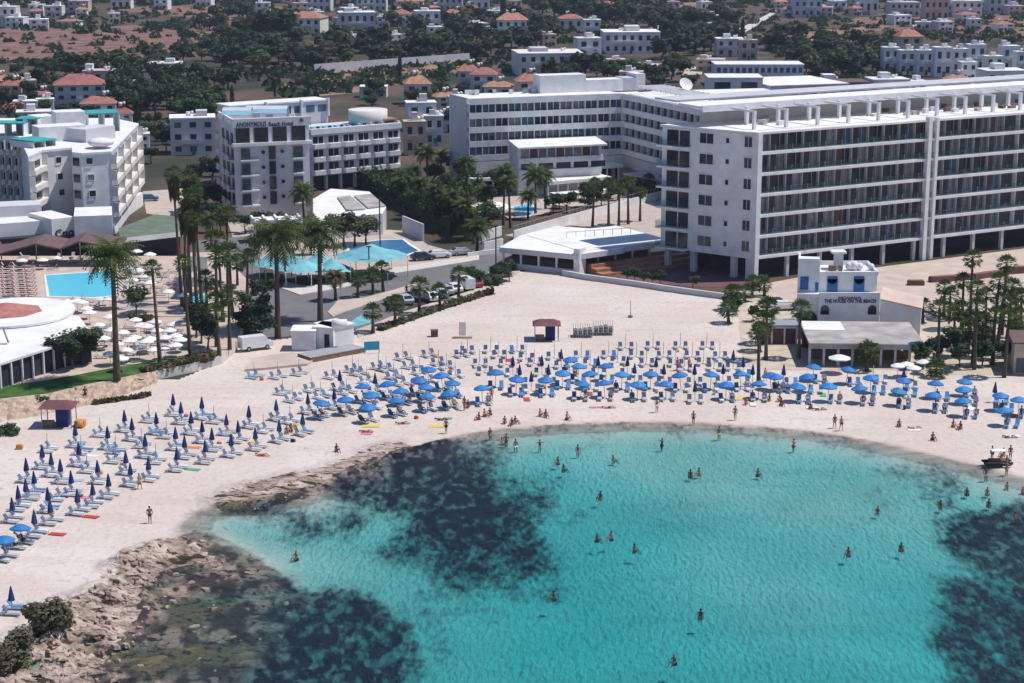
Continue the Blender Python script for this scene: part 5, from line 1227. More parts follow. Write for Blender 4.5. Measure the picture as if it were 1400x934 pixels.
def m_lounger(m):
    b = MB()
    for y in (-.3, .27): b.box(0, 1.95, y, y + .05, .27, .33, 'plastic')
    for x in (.1, 1.75): b.box(x, x + .06, -.29, .29, .24, .265, 'plastic')
    fr = b.mesh('frame'); legs = []
    for x in (.15, 1.7):
        for y in (-.28, .23): b = MB(); b.box(x, x + .05, y, y + .05, 0, .265, 'plastic'); legs.append(('leg', b.mesh('leg'), []))
    b = MB(); b.box(0.0, 1.28, -.28, .28, .335, .4, m); ma_ = b.mesh('mattress')
    b = MB(); b.par((1.27, -.28, .345), (.42, 0, .62), (0, .56, 0), (-.05, 0, .04), 'shaded_back_mat' if m == 'pale_mat' else m); bk_ = b.mesh('backrest')
    return ('sun_lounger', 'sun lounger', None, [('frame', fr, []), *legs, ('mattress', ma_, []), ('backrest', bk_, [])])
UM = {'c': m_closed(), 'o': m_open(), 'p': m_pole()}
LP, LB = m_lounger('pale_mat'), m_lounger('blue_mat')
BLK = [(0, 467, 4, 'c945,290 c1103,308 c988,335 p1168,345 c1360,355 p813,340 c678,375 c852,388 c1043,388 c1237,393 c1300,432 p545,415 c720,422 p908,425 c1103,433 c585,468 p772,475 c958,470 c1158,475 c1395,470 c408,455 p440,510 p255,500 p630,505 c792,510 c1008,515 c1262,505 c427,555 p622,555 p850,558 c1120,540 c965,582 c228,570 c685,598 c278,608 p472,605 c810,632 c530,645 c328,645 c140,642 c710,660 c182,708 c385,708 c590,722 c138,752 p315,752 c503,770 c95,788 c258,798 c421,808 c62,850 c272,862 c185,925'),
       (0, 620, 6.67, 'o175,640 o35,755'), (0, 700, 4, 'c57,400'),
       (290, 480, 6.67, 'p380,95 p595,100 p790,70 p640,240 p733,305 p903,215 p465,570 p708,495 c583,440 c825,570 c610,630 c870,380'),
       (400, 460, 6.67, 'p255,410 p360,235 p490,370 c430,310 c377,475 p600,205 p675,275 c752,335 p545,175 p783,150 p853,170 p920,235 o640,435 o250,575 o487,543 o725,502 o883,405 o685,610'),
       (520, 440, 6.67, 'p205,205 p443,175 p530,250 p277,275 p355,330 p603,285 p683,365 p120,370 p195,430 o432,398 o345,498 o410,560 o570,460 o655,525 o190,595 o150,690 o425,645 o640,622 p795,150 p905,250 p740,180'),
       (640, 440, 6.67, 'p207,130 p280,175 p350,250 p155,320 p447,130 p530,200 p605,240 p787,190 c408,310 c470,390 c673,310 c575,450 c733,390 c850,245 o250,433 o435,495 o130,573 o710,495 o860,430'),
       (760, 440, 6.67, 'p233,180 p315,250 p483,175 p565,230 p637,100 p737,180 p828,245 p888,95 c387,310 c653,310 c720,375 c915,320 o125,315 o200,380 o320,448 o460,382 o600,452 o865,442 o225,530 o450,525 o745,535'),
       (880, 440, 6.67, 'p337,95 p578,95 p182,180 p448,180 p290,250 p372,290 p550,240 p697,185 p645,285 c187,390 c465,390 c727,380 c820,260 c910,320 c998,390 c470,540 o345,455 o610,455 o890,450 o205,530 o755,540 o1050,540 o1170,455'),
       (1050, 467, 4, 'o45,172 o225,177 o430,137 o245,122 o565,182 o740,192 o915,214 o1070,198 o1075,242 o155,227 o330,227 o510,237 o705,250 o905,277 o1075,307 o1270,277 o1300,357 o1375,305 c88,130 c1245,225 p578,130 c745,150')]
HT = {'c': 2.5, 'p': 2.15, 'o': 2.3}
def ori(x):
    for a, b_, c, d in ((-1e9, 300, -8, -14), (300, 420, -18, -32), (420, 560, -32, -48), (560, 660, -48, -80), (660, 1150, -88, -92), (1150, 1500, -92, -115)):
        if x < b_: return R(c + (d - c) * (x - max(a, 0)) / (b_ - max(a, 0)))
STN = []
for ox, oy, s_, t in BLK:
    for tok in t.split():
        x, y = tok[1:].split(','); x = ox + float(x) / s_; y = oy + float(y) / s_
        STN.append((x, y, tok[0]))
rl = random.Random(5); NL = 0; LOUNGE = []
names = {'c': 'closed navy umbrella', 'o': 'open blue umbrella', 'p': 'bare umbrella pole'}
grp = {'c': 'closed navy umbrellas on the sand', 'o': 'open blue umbrellas on the sand', 'p': 'bare umbrella poles on the sand'}
for x, y, t in STN:
    p = G(x, y, HT[t]); p.z = zsurf(p.x, p.y)
    o = inst(UM[t], p, rl.uniform(0, 6), rl.uniform(.96, 1.04), names[t], grp[t])
    if t == 'o': o.rotation_euler = (rl.uniform(-.12, .12), rl.uniform(-.12, .12), rl.uniform(0, 6))
    th = ori(x) + rl.uniform(-.1, .1); d = Vector((math.cos(th), math.sin(th), 0)); sdv = Vector((-d.y, d.x, 0))
    center = x < 640; right = x > 1040
    for k, sg in enumerate((-1, 1)):
        back = (-.95 if center else -.15)
        if right: q = p + sdv * (-.25 + 1.15 * (k if sg else 0)) * -1 * -1 + d * -.1
        else: q = p + sdv * sg * .72 + d * (back + rl.uniform(-.12, .12))
        if right: q = p + Vector((.35 + 1.15 * k, 0, 0)) + d * (-.4)
        # lounger model: foot at x=0, backrest at x=1.9; foot points along d (towards the sea)
        foot = q + d * 1.95
        blue = t == 'o' and rl.random() < .45 or right and rl.random() < .65 or rl.random() < .06
        lab = ('left-hand' if k == 0 else 'right-hand') + ' ' + ('blue' if blue else 'pale blue') + ' lounger beside ' + {'c': 'a closed umbrella', 'o': 'an open umbrella', 'p': 'a bare pole'}[t]
        later('lounger', LB if blue else LP, (foot.x, foot.y, p.z), th + math.pi + rl.uniform(-.06, .06), .94, lab, 'sun loungers on the beach'); NL += 1
        LOUNGE.append((q, th, t, x, y, p.z))
# white parasols by the restaurant tables
UW = m_open('white_canopy', 1.35, 2.4, 'white_parasol'); UWs = m_open('white_canopy', 1.15, 2.3, 'white_parasol')
p = G(1148, 485, 2.5); p.z = 0; inst(m_open('white_canopy', 1.5, 2.5, 'white_parasol'), p, .3, None, 'round white parasol before the tavern\'s dark interior')
for x, y in ((1228, 485), (1240, 483), (1250, 488), (1263, 480), (1252, 450)):
    p = G(x, y + 8, 2.3); p.z = 0; inst(UWs, p, 1, .85, 'white parasol right of the tavern', 'white parasols right of the tavern')
LK, LG = m_lounger('pink_mat'), m_lounger('grey_mat')
PW = [(205, 350), (187, 345), (30, 357), (58, 356), (78, 353), (50, 415), (58, 418), (92, 414), (105, 412), (112, 414), (140, 409), (150, 410), (118, 422), (122, 429), (175, 368), (190, 372), (180, 385), (197, 378), (205, 388), (230, 400), (252, 405), (135, 444), (152, 452), (142, 463), (185, 438), (192, 447), (200, 448), (215, 452), (177, 467), (190, 475), (172, 480), (205, 465), (225, 462), (232, 452), (240, 460), (246, 466), (160, 470), (150, 484), (165, 492), (210, 478), (225, 475), (240, 472), (200, 468), (150, 435), (238, 445), (168, 455), (184, 462), (212, 440)]
for x, y in PW:
    p = G(x, y - 4, TZ + 2.0); p.z = TZ + .0; inst(UWs, p, random.uniform(0, 6), random.uniform(.82, .95), 'white parasol on the pool terrace', 'white parasols of the pool terrace')
for i in range(9):
    for xx in (2, 9, 15, 23, 30, 33):
        x = xx + i * .6; y = 366 + i * 5.2; p = G(x, y, TZ)
        later('lounger', LK, p, R(180) if xx in (9, 15, 30) else 0, .95, 'pinkish lounger in dense rows', 'pinkish loungers left of the pool')
rp = random.Random(11)
for poly, n in (([(165, 362), (235, 365), (250, 400), (225, 405), (170, 400)], 34), ([(60, 411), (155, 411), (165, 425), (110, 430), (90, 420)], 12), ([(140, 445), (250, 445), (255, 478), (150, 492), (128, 470)], 40), ([(40, 350), (130, 352), (140, 364), (70, 370), (40, 368)], 10)):
    for x, y in scatter(poly, n, 7.5, n):
        p = G(x, y, TZ); later('lounger', rp.choice([LK, LG, LG]), p, R(rp.choice([0, 180, 90, 20])), .95, 'pale lounger among parasols', 'loungers among the white parasols')
# ------------------------------------------------------------------ people
def skin_mesh(name, J, E, m, sub=1):
    """J: name -> (x, y, z, r)"""
    ks = list(J); me = bpy.data.meshes.new(name); me.from_pydata([J[k][:3] for k in ks], [(ks.index(a), ks.index(c)) for a, c in E], [])
    o = bpy.data.objects.new(name, me); COL.objects.link(o); md = o.modifiers.new('s', 'SKIN'); me.skin_vertices or None
    lay = me.skin_vertices[0].data
    for i, k in enumerate(ks): r_ = J[k][3]; lay[i].radius = (r_, r_) if not isinstance(r_, tuple) else r_; lay[i].use_root = (i == 0)
    s = o.modifiers.new('u', 'SUBSURF'); s.levels = sub
    dg = bpy.context.evaluated_depsgraph_get(); ev = o.evaluated_get(dg); out = bpy.data.meshes.new_from_object(ev)
    bpy.data.objects.remove(o); out.materials.clear(); out.materials.append(M[m]); out.polygons.foreach_set('use_smooth', [True] * len(out.polygons)); out.name = name
    return out
def pose(kind, arms=0):
    J = {}
    def add(n, x, y, z, r): J[n] = (x, y, z, r)
    if kind in ('stand', 'walk', 'reach'):
        w = .16 if kind == 'walk' else .04
        add('pel', 0, 0, .93, (.15, .11)); add('wst', 0, 0, 1.1, (.13, .1)); add('chs', 0, .01, 1.32, (.16, .11)); add('nck', 0, 0, 1.5, .055); add('hd', 0, -.01, 1.6, .085); add('tp', 0, -.01, 1.7, .07)
        for s, n in ((-1, 'l'), (1, 'r')):
            add(n + 'hp', s * .09, 0, .88, .095); add(n + 'kn', s * .1, -w * s * .6 - .02, .5, .06); add(n + 'an', s * .1, w * s * -1.1 + .02, .09, .04); add(n + 'ft', s * .11, w * s * -1.1 - .15, .03, .035)
            add(n + 'sh', s * .2, 0, 1.42, .055)
            if kind == 'reach': add(n + 'el', s * .38, -.1, 1.4, .038); add(n + 'hn', s * .58, -.18, 1.45, .03)
            else: add(n + 'el', s * .27, .02 + .08 * s * (kind == 'walk'), 1.15, .038); add(n + 'hn', s * .27, -.08 + .14 * s * (kind == 'walk'), .9, .03)
    elif kind == 'sit':
        add('pel', 0, 0, .13, (.16, .13)); add('wst', 0, .02, .32, (.13, .1)); add('chs', 0, .0, .52, (.16, .11)); add('nck', 0, -.03, .7, .055); add('hd', 0, -.05, .8, .085); add('tp', 0, -.05, .9, .07)
        for s, n in ((-1, 'l'), (1, 'r')):
            add(n + 'hp', s * .1, -.08, .13, .095); add(n + 'kn', s * .14, -.42, .42, .06); add(n + 'an', s * .12, -.68, .08, .04); add(n + 'ft', s * .12, -.82, .04, .035)
            add(n + 'sh', s * .19, 0, .62, .055); add(n + 'el', s * .25, -.15, .4, .038); add(n + 'hn', s * .14, -.36, .46, .03)
    else:  # lying on the back, feet to -y; 'recline' has the trunk raised
        up = .42 if kind == 'recline' else .02
        add('pel', 0, 0, .12, (.16, .1)); add('wst', 0, .18, .13 + up * .25, (.13, .09)); add('chs', 0, .38, .14 + up * .7, (.16, .1)); add('nck', 0, .52, .16 + up, .055); add('hd', 0, .62, .17 + up * 1.2, .085); add('tp', 0, .72, .17 + up * 1.35, .07)
        for s, n in ((-1, 'l'), (1, 'r')):
            add(n + 'hp', s * .1, -.06, .11, .09); add(n + 'kn', s * .12, -.45, .16 + .14 * (s > 0), .06); add(n + 'an', s * .12, -.85, .07, .04); add(n + 'ft', s * .13, -.93, .14, .035)
            add(n + 'sh', s * .2, .42, .13 + up * .8, .055); add(n + 'el', s * .32, .18, .08 + up * .3, .038); add(n + 'hn', s * .3, -.05, .08, .03)
    E = [('pel', 'wst'), ('wst', 'chs'), ('chs', 'nck'), ('nck', 'hd'), ('hd', 'tp')]
    for n in 'lr': E += [('pel', n + 'hp'), (n + 'hp', n + 'kn'), (n + 'kn', n + 'an'), (n + 'an', n + 'ft'), ('chs', n + 'sh'), (n + 'sh', n + 'el'), (n + 'el', n + 'hn')]
    return J, E
PB = {}
def pbody(kind, skin):
    if (kind, skin) not in PB:
        J, E = pose(kind); PB[kind, skin] = skin_mesh('person', J, E, skin)
    return PB[kind, skin]
def pwear(kind, m):
    if (kind, m) not in PB:
        J, E = pose(kind); g = lambda r, k: (r[0] * k, r[1] * k) if isinstance(r, tuple) else r * k
        sel = ['pel', 'lhp', 'rhp']; K = {k: (*J[k][:3], g(J[k][3], 1.2)) for k in sel}
        for n in 'lr':
            a, c = J[n + 'hp'], J[n + 'kn']; K[n + 'm'] = (*[a[i] * .55 + c[i] * .45 for i in range(3)], .1)
        PB[kind, m] = skin_mesh('shorts', K, [('pel', 'lhp'), ('pel', 'rhp'), ('lhp', 'lm'), ('rhp', 'rm')], m)
    return PB[kind, m]
def pshirt(kind, m):
    if (kind, m, 1) not in PB:
        J, E = pose(kind); K = {'chs': (*J['chs'][:3], (.185, .135)), 'wst': (*J['wst'][:3], (.155, .125))}
        for n in 'lr': K[n + 'sh'] = (*J[n + 'sh'][:3], .075); K[n + 'e'] = (*[J[n + 'sh'][i] * .5 + J[n + 'el'][i] * .5 for i in range(3)], .06)
        PB[kind, m, 1] = skin_mesh('shirt', K, [('wst', 'chs'), ('chs', 'lsh'), ('chs', 'rsh'), ('lsh', 'le'), ('rsh', 're')], m)
    return PB[kind, m, 1]
def phair(kind, m):
    if (kind, m, 2) not in PB:
        J, E = pose(kind); b = MB(); a = Vector(J['hd'][:3]); t = Vector(J['tp'][:3]); c = a.lerp(t, .65); back = Vector((0, .03, 0)) if kind in ('stand', 'walk', 'reach', 'sit') else Vector((0, .03, -.01))
        b.ball(c + back, .105, m, 10, 6, 1.0); PB[kind, m, 2] = b.mesh('hair')
    return PB[kind, m, 2]
CN = {'c_navy': 'navy', 'c_red': 'red', 'c_black': 'black', 'c_white': 'white', 'c_orange': 'orange', 'c_pink': 'pink', 'c_green': 'green', 'c_yellow': 'yellow'}
PV = {'stand': 'standing', 'walk': 'walking', 'reach': 'reaching out', 'sit': 'sitting', 'lie': 'lying down', 'recline': 'reclining'}
rq = random.Random(21)
def person(x, y, kind, wear=None, where='on the sand', z=None, rz=None, shirt=None, at=None, tan=None):
    zz = 0 if z is None else z
    p = at if at is not None else G(x, y, zz)
    if at is None: p.z = zsurf(p.x, p.y) if z is None else z
    wear = wear or rq.choice(list(CN)); tan = rq.random() < .6 if tan is None else tan
    lab = 'person ' + PV[kind] + ' ' + where + ' in ' + CN[wear] + (' clothes' if shirt else ' swimwear')
    o = tag(link('person', pbody(kind, 'skin_tan' if tan else 'skin'), None, p, rq.uniform(-1, 1) if rz is None else rz, rq.uniform(.97, 1.07)), lab, 'person', 'people on the beach')
    link('swimwear', pwear(kind, wear), o); link('hair', phair(kind, rq.choice(['hair', 'hair', 'hair_fair'])), o)
    if shirt: link('top', pshirt(kind, shirt), o)
    return o
for x, y, k, w_, s_ in ((205, 713, 'stand', 'c_black', 'c_black'), (191, 668, 'walk', 'c_orange', None), (117, 548, 'walk', 'c_black', 'c_black'), (1141, 583, 'walk', 'c_red', None), (1150, 586, 'walk', 'c_black', None), (948, 577, 'walk', 'c_navy', None), (898, 562, 'stand', 'c_white', 'c_white'), (1356, 627, 'stand', 'c_black', None), (1381, 627, 'stand', 'c_pink', None), (672, 548, 'stand', 'c_red', None), (635, 560, 'stand', 'c_pink', 'c_pink'), (1046, 521, 'walk', 'c_red', None), (556, 404, 'walk', 'c_black', 'c_black'), (926, 507, 'stand', 'c_red', 'c_red'), (942, 506, 'stand', 'c_orange', 'c_pink')):
    person(x, y, k, w_, 'on the sand' if y > 450 else 'on the road island', shirt=s_)
def wade(x, y, k='stand', **kw):
    if y > 622 and not (x > 1340 and y < 665):
        p = G(x, y, SEA); p.z = SEA - .46; o = person(x, y, 'sit', where='in the sea', at=p, **kw); o['label'] = o['label'].replace('sitting', rq.choice(['bathing', 'swimming'])); return
    p = G(x, y, SEA); zb = zsurf(p.x, p.y); p.z = max(zb - .12, SEA - 1.36); person(x, y, k, where='in the shallows' if y < 640 else 'in the sea', at=p, **kw)
for x, y in ((670, 600), (692, 607), (738, 611), (790, 618), (763, 630), (838, 628), (983, 597), (944, 648), (956, 645), (1036, 646), (821, 678), (867, 750), (757, 815), (958, 840), (1160, 755), (1232, 748), (816, 735), (836, 733), (405, 760), (1348, 655), (1376, 650), (1350, 672), (1377, 665), (1398, 672), (1286, 690), (1352, 688), (1200, 698)): wade(x, y, rq.choice(['stand', 'walk', 'stand', 'stand', 'reach']))
wade(922, 902, 'reach', wear='c_black')
for x, y, w_ in ((392, 592, 'c_orange'), (398, 590, 'c_red'), (560, 548, None), (662, 568, 'c_red'), (670, 566, None), (655, 572, None), (690, 576, 'c_red'), (700, 578, None), (704, 576, None), (738, 567, 'c_pink'), (746, 568, None), (1229, 582, 'c_black'), (1303, 583, 'c_orange'), (1313, 586, 'c_orange'), (1068, 554, 'c_red'), (1108, 558, 'c_black'), (640, 556, 'c_pink'), (30, 742, 'c_red'), (1020, 552, 'c_orange'), (1052, 548, 'c_yellow'), (1066, 548, 'c_orange'), (1372, 622, None), (1368, 630, None), (1376, 631, None)): person(x, y, 'sit', w_, 'on the sand')
for x, y, w_ in ((550, 579, 'c_navy'), (500, 590, 'c_pink'), (358, 623, 'c_red'), (832, 557, 'c_black'), (1380, 598, 'c_white'), (790, 545, 'c_red'), (603, 573, 'c_green'), (1250, 585, 'c_white'), (1120, 560, 'c_white')): person(x, y, 'lie', w_, 'on the sand', rz=rq.uniform(1.2, 1.9))
k_ = 0
for q, th, t, x, y, z in LOUNGE:
    if t == 'o' and (y > 515 or rq.random() < .3) and rq.random() < .62:
        d = Vector((math.cos(th), math.sin(th), 0)); pp = q + d * .75; pp.z = z + .36
        person(0, 0, 'recline', None, 'on a lounger', rz=th + R(90), at=pp, tan=True); k_ += 1
# towels and bright things on the sand
def flat(x, y, wx_, wy, m, label, h=.03, name='towel', cat='towel', rz=0):
    p = G(x, y); p.z = zsurf(p.x, p.y) + .02; b = MB(); b.prism([(-wx_ / 2, -wy / 2), (wx_ / 2 - .1, -wy / 2 + .05), (wx_ / 2, wy / 2), (-wx_ / 2 + .05, wy / 2 - .04)], 0, h, m); tag(link(name, b.mesh(name), None, p, rz), label, cat)
for a in ((597, 581, 1.9, 1.1, 'c_yellow', 'yellow towel beside the waterline left of the wading people'), (501, 592, 1.4, .9, 'c_pink', 'purple-pink towel below the left umbrellas'), (508, 582, 2.2, 1.2, 'c_yellow', 'pale yellow towel just above the purple-pink one'), (612, 571, 1.2, .8, 'c_green', 'green towel near the closed end of the umbrella rows'), (815, 556, 1.8, .7, 'c_pink', 'dark pink towel below the central umbrellas'), (1110, 557, 1.5, .8, 'c_white', 'white towel on the open sand right of centre'), (1385, 596, 1.8, 1, 'c_white', 'white towel near the right edge'), (1250, 587, 1.6, .9, 'c_white', 'white towel below the right umbrellas'), (1012, 545, 2, 1.1, 'c_yellow', 'yellow towel between two shaded umbrellas')): flat(*a)
p = G(110, 583); r = thing('beach_equipment', 'stack of orange and brown floats right of the maroon-roofed hut', 'floats', p); b = MB(); b.box(p.x - .6, p.x + .6, p.y - .5, p.y + .5, 0, .8, 'orange'); part(r, 'crate', b); b = MB(); b.tube([(p.x - .2, p.y - .7, .5), (p.x + .5, p.y - .7, .5)], .4, 'orange', 12); part(r, 'float', b)
p = G(27, 614); r = thing('beach_equipment', 'small orange crate alone on the left sand', 'crate', p); b = MB(); b.box(p.x - .35, p.x + .35, p.y - .3, p.y + .3, 0, .5, 'orange'); part(r, 'crate', b); b = MB(); b.box(p.x - .3, p.x + .2, p.y - .2, p.y + .2, .51, .62, 'c_yellow'); part(r, 'lid', b)
# moored pedal float at the right waterline
p = G(1363, 634); r = thing('pedal_boat', 'dark pedal boat with white canopy pulled up at the right waterline', 'boat', p)
b = MB()
for dy_ in (-.6, .45): b.tube([(p.x - 1.6, p.y + dy_, .25), (p.x - 1.2, p.y + dy_, .12), (p.x + 1.3, p.y + dy_, .12), (p.x + 1.6, p.y + dy_, .3)], [.1, .24, .24, .1], 'c_black', 8)
partx(r, 'hull', b); b = MB(); b.box(p.x - .9, p.x + .9, p.y - .55, p.y + .5, .37, .5, 'maroon'); part(r, 'deck', b); b = MB(); b.box(p.x - .7, p.x + .9, p.y - .5, p.y + .5, 1.5, 1.56, 'white_canopy'); part(r, 'canopy', b); b = MB()
for xx in (-.65, .8): b.box(p.x + xx, p.x + xx + .05, p.y, p.y + .05, .501, 1.499, 'pole')
partx(r, 'post', b)
# ------------------------------------------------------------------ cars
def car_spec(m, van=False):
    b = MB(); P = [(-2.1, .35), (2.1, .35), (2.15, .75), (1.2, .9), (.6, 1.38), (-1.2, 1.42), (-1.9, .95), (-2.15, .8)] if not van else [(-2.3, .35), (2.3, .35), (2.35, 1.0), (1.7, 1.15), (1.2, 1.95), (-2.3, 1.98)]
    n = len(P); vs = [(x, s * (.82 if z < 1 else .68 if not van else .8), z) for s in (-1, 1) for x, z in P]
    b.add(vs, [tuple(range(n)), tuple(reversed(range(n, 2 * n)))] + [(i, n + i, n + (i + 1) % n, (i + 1) % n) for i in range(n)], m); body = b.mesh('body')
    b = MB()
    if van: b.par((1.28, -.72, 1.2), (.38, 0, -.0), (0, 1.44, 0), (-.4, 0, .6), 'glass_dark')
    else:
        for s in (-1, 1): b.add([(1.0, s * .79, .98), (.55, s * .71, 1.3), (-1.15, s * .71, 1.33), (-1.7, s * .78, 1.0)], [(0, 1, 2, 3) if s > 0 else (3, 2, 1, 0)], 'glass_dark')
        b.add([(1.17, -.66, .95), (1.17, .66, .95), (.66, .6, 1.36), (.66, -.6, 1.36)], [(0, 1, 2, 3)], 'glass_dark'); b.add([(-1.83, -.66, 1.02), (-1.83, .66, 1.02), (-1.3, .6, 1.4), (-1.3, -.6, 1.4)], [(3, 2, 1, 0)], 'glass_dark')
    win = b.mesh('window_glass'); wh = []
    for x in (-1.35, 1.35):
        for s in (-1, 1): b = MB(); b.tube([(x, s * .66, .33), (x, s * .86, .33)], .33, 'tyre', 12); wm = b.mesh('wheel'); b = MB(); b.tube([(x, s * .861, .33), (x, s * .88, .33)], .18, 'steel', 8); wh.append(('wheel', wm, [('rim', b.mesh('rim'))]))
    return ('parked_car' if not van else 'parked_van', 'car' if not van else 'van', None, [('body', body, []), ('window_glass', win, []), *wh])
CS = {c: car_spec('car_' + c) for c in ('white', 'silver', 'black', 'blue', 'red')}; VN = car_spec('car_white', True)
def car(x, y, c, ang, label, van=False, z=.06):
    p = G(x, y); p.z = z; inst(VN if van else CS[c], p, R(ang), None, label, 'cars parked near the beach')
for a in ((537, 418, 'black', 115, 'black car nearest the small teal square, first of the parked row'), (553, 415, 'silver', 115, 'silver-grey car second in the parked row'), (566, 411, 'black', 115, 'dark car third in the parked row'), (588, 411, 'white', 115, 'white car behind a small palm in the parked row'), (600, 407, 'white', 115, 'white car in the middle of the parked row'), (608, 402, 'silver', 115, 'silver car after the middle of the parked row'), (620, 399, 'white', 115, 'white car left of the white van'), (648, 392, 'red', 115, 'dark red car right of the white van'), (657, 388, 'black', 115, 'black car at the far end of the parked row'), (578, 356, 'black', 20, 'dark car by the restaurant wall across the road'), (600, 353, 'white', 20, 'long white car by the hedge across the road'), (632, 349, 'silver', 20, 'silver car below the palm across the road'), (685, 379, 'white', 20, 'pale car at the left corner of the white pavilion'), (1073, 424, 'white', 10, 'white car beside the beach house archway'), (1062, 420, 'black', 10, 'dark car half hidden behind the beach house palm'), (352, 436, 'white', 60, 'white car under the trees at the left side of the road'), (203, 275, 'blue', 10, 'dark blue car in the small car park behind the pool pavilion')): car(*a)
car(636, 395, 'white', 115, 'white van in the parked row', True)
car(350, 478, 'white', 30, 'white van at the left end of the shower block', True)

rw = random.Random(9)
for x, y in ((686, 604), (705, 612), (770, 640), (905, 610), (1085, 612), (1322, 672), (1388, 706)): wade(x, y, rw.choice(['stand', 'reach', 'walk', 'sit']))
for x, y in ((775, 571), (1005, 572), (1275, 600), (610, 590), (460, 616)): person(x, y, rw.choice(['stand', 'walk', 'sit', 'sit']), None)
cols_ = ['c_white', 'c_yellow', 'c_pink', 'c_green', 'c_red', 'c_navy', 'c_orange', 'brightp']; cn_ = ['white', 'yellow', 'pink', 'green', 'red', 'navy', 'orange', 'light blue']
for q, th, t, x, y, z in LOUNGE[::7]:
    i = rw.randrange(8); d = Vector((math.cos(th), math.sin(th), 0)); p = q + d * rw.uniform(2.1, 3) + Vector((rw.uniform(-.6, .6), 0, 0)); b = MB()
    if rw.random() < .5: b.prism([(-.85, -.4), (.8, -.38), (.85, .4), (-.8, .36)], 0, .03, cols_[i]); nm, ct = 'beach_towel', 'towel'
    else: b.box(-.25, .25, -.15, .15, 0, .3, cols_[i]); b.tube([(-.18, 0, .3), (-.1, 0, .48), (.1, 0, .48), (.18, 0, .3)], .02, cols_[i], 4); nm, ct = 'beach_bag', 'bag'
    tag(link(nm, b.mesh(nm), None, (p.x, p.y, z + .02), th), cn_[i] + ' ' + ct + ' on the sand by a lounger', ct)
# ------------------------------------------------------------------ background town
def house(xc, yb, wpx, ytop, roof='flat', m='white', rows=2, yaw=0, label='', dep=None, tank=True, g='glass', group='houses on the slope behind the hotels', name='house', rm='terracotta', zb=0):
    p = G(xc, yb); q = G(xc + wpx, yb); Wd = (q - p).length * .92; dep = dep or Wd * .8; zt_ = max(2.5, HZ(p, ytop))
    if roof == 'hip': hw = zt_ * .72
    else: hw = zt_
    c = G(xc + wpx / 2, yb); a = R(yaw); u = Vector((math.cos(a), math.sin(a), 0))
    w = Wall(c - u * Wd / 2, c + u * Wd / 2)
    r = thing(name, label, name.replace('_', ' '), c, group)
    b = MB(); w.box(b, 0, w.L, -dep, 0, 0, hw - .01, m); part(r, 'wall', b)
    if roof == 'hip':
        b = MB(); A_ = [w.at(-.5, .5, hw), w.at(w.L + .5, .5, hw), w.at(w.L + .5, -dep - .5, hw), w.at(-.5, -dep - .5, hw)]; r1, r2 = w.at(w.L * .3, -dep / 2, zt_), w.at(w.L * .7, -dep / 2, zt_)
        b.add(A_ + [r1, r2], [(0, 1, 5, 4), (1, 2, 5), (2, 3, 4, 5), (3, 0, 4), (3, 2, 1, 0)], rm); rf = part(r, 'roof', b)
    else:
        b = MB(); w.box(b, -.15, w.L + .15, -dep - .15, .15, hw, hw + .35, 'white_roof' if m in ('white', 'lilac') else m); rf = part(r, 'roof', b)
    if tank:
        b = MB(); t = w.at(w.L * random.uniform(.25, .75), -dep * .5, zt_ + .3); b.tube([t, t + Vector((0, 0, 1.1))], .55, 'white', 10); b.ball(t + Vector((1.0, 0, .9)), .45, 'white', 8, 5); part(r, 'water_tank', b)
    n = max(2, int(w.L / 3.2)); fh_ = hw / rows
    if rows > 1:
        a0 = w.L * random.uniform(.1, .45); b = MB(); w.box(b, a0, a0 + w.L * .4, .15, 1.5, fh_ * .98, fh_ * .98 + .2, m); w.box(b, a0, a0 + w.L * .4, 1.4, 1.5, fh_ * .98 + .2, fh_ * .98 + 1.1, m); part(r, 'balcony', b)
    if roof == 'flat':
        b = MB(); a0 = w.L * random.uniform(.05, .6); w.box(b, a0, a0 + w.L * .25, -dep * .8, -dep * .35, hw + .351, hw + random.uniform(1.2, 2.4), random.choice(['white', 'greyw', 'cream'])); part(r, 'stair_head', b)
    b = MB(); w.box(b, w.L * .46, w.L * .46 + 1, .003, .1, 0, 2.1, random.choice(['wood', 'blue_door', 'dark_void'])); part(r, 'door', b)
    for k in range(rows):
        for i in range(n):
            a0 = (i + .3) * w.L / n; b = MB(); w.box(b, a0, a0 + w.L / n * .42, .003, .08, k * fh_ + fh_ * .3, k * fh_ + fh_ * .75, random.choice([g, 'glass_dark'])); part(r, 'window', b)
    return r
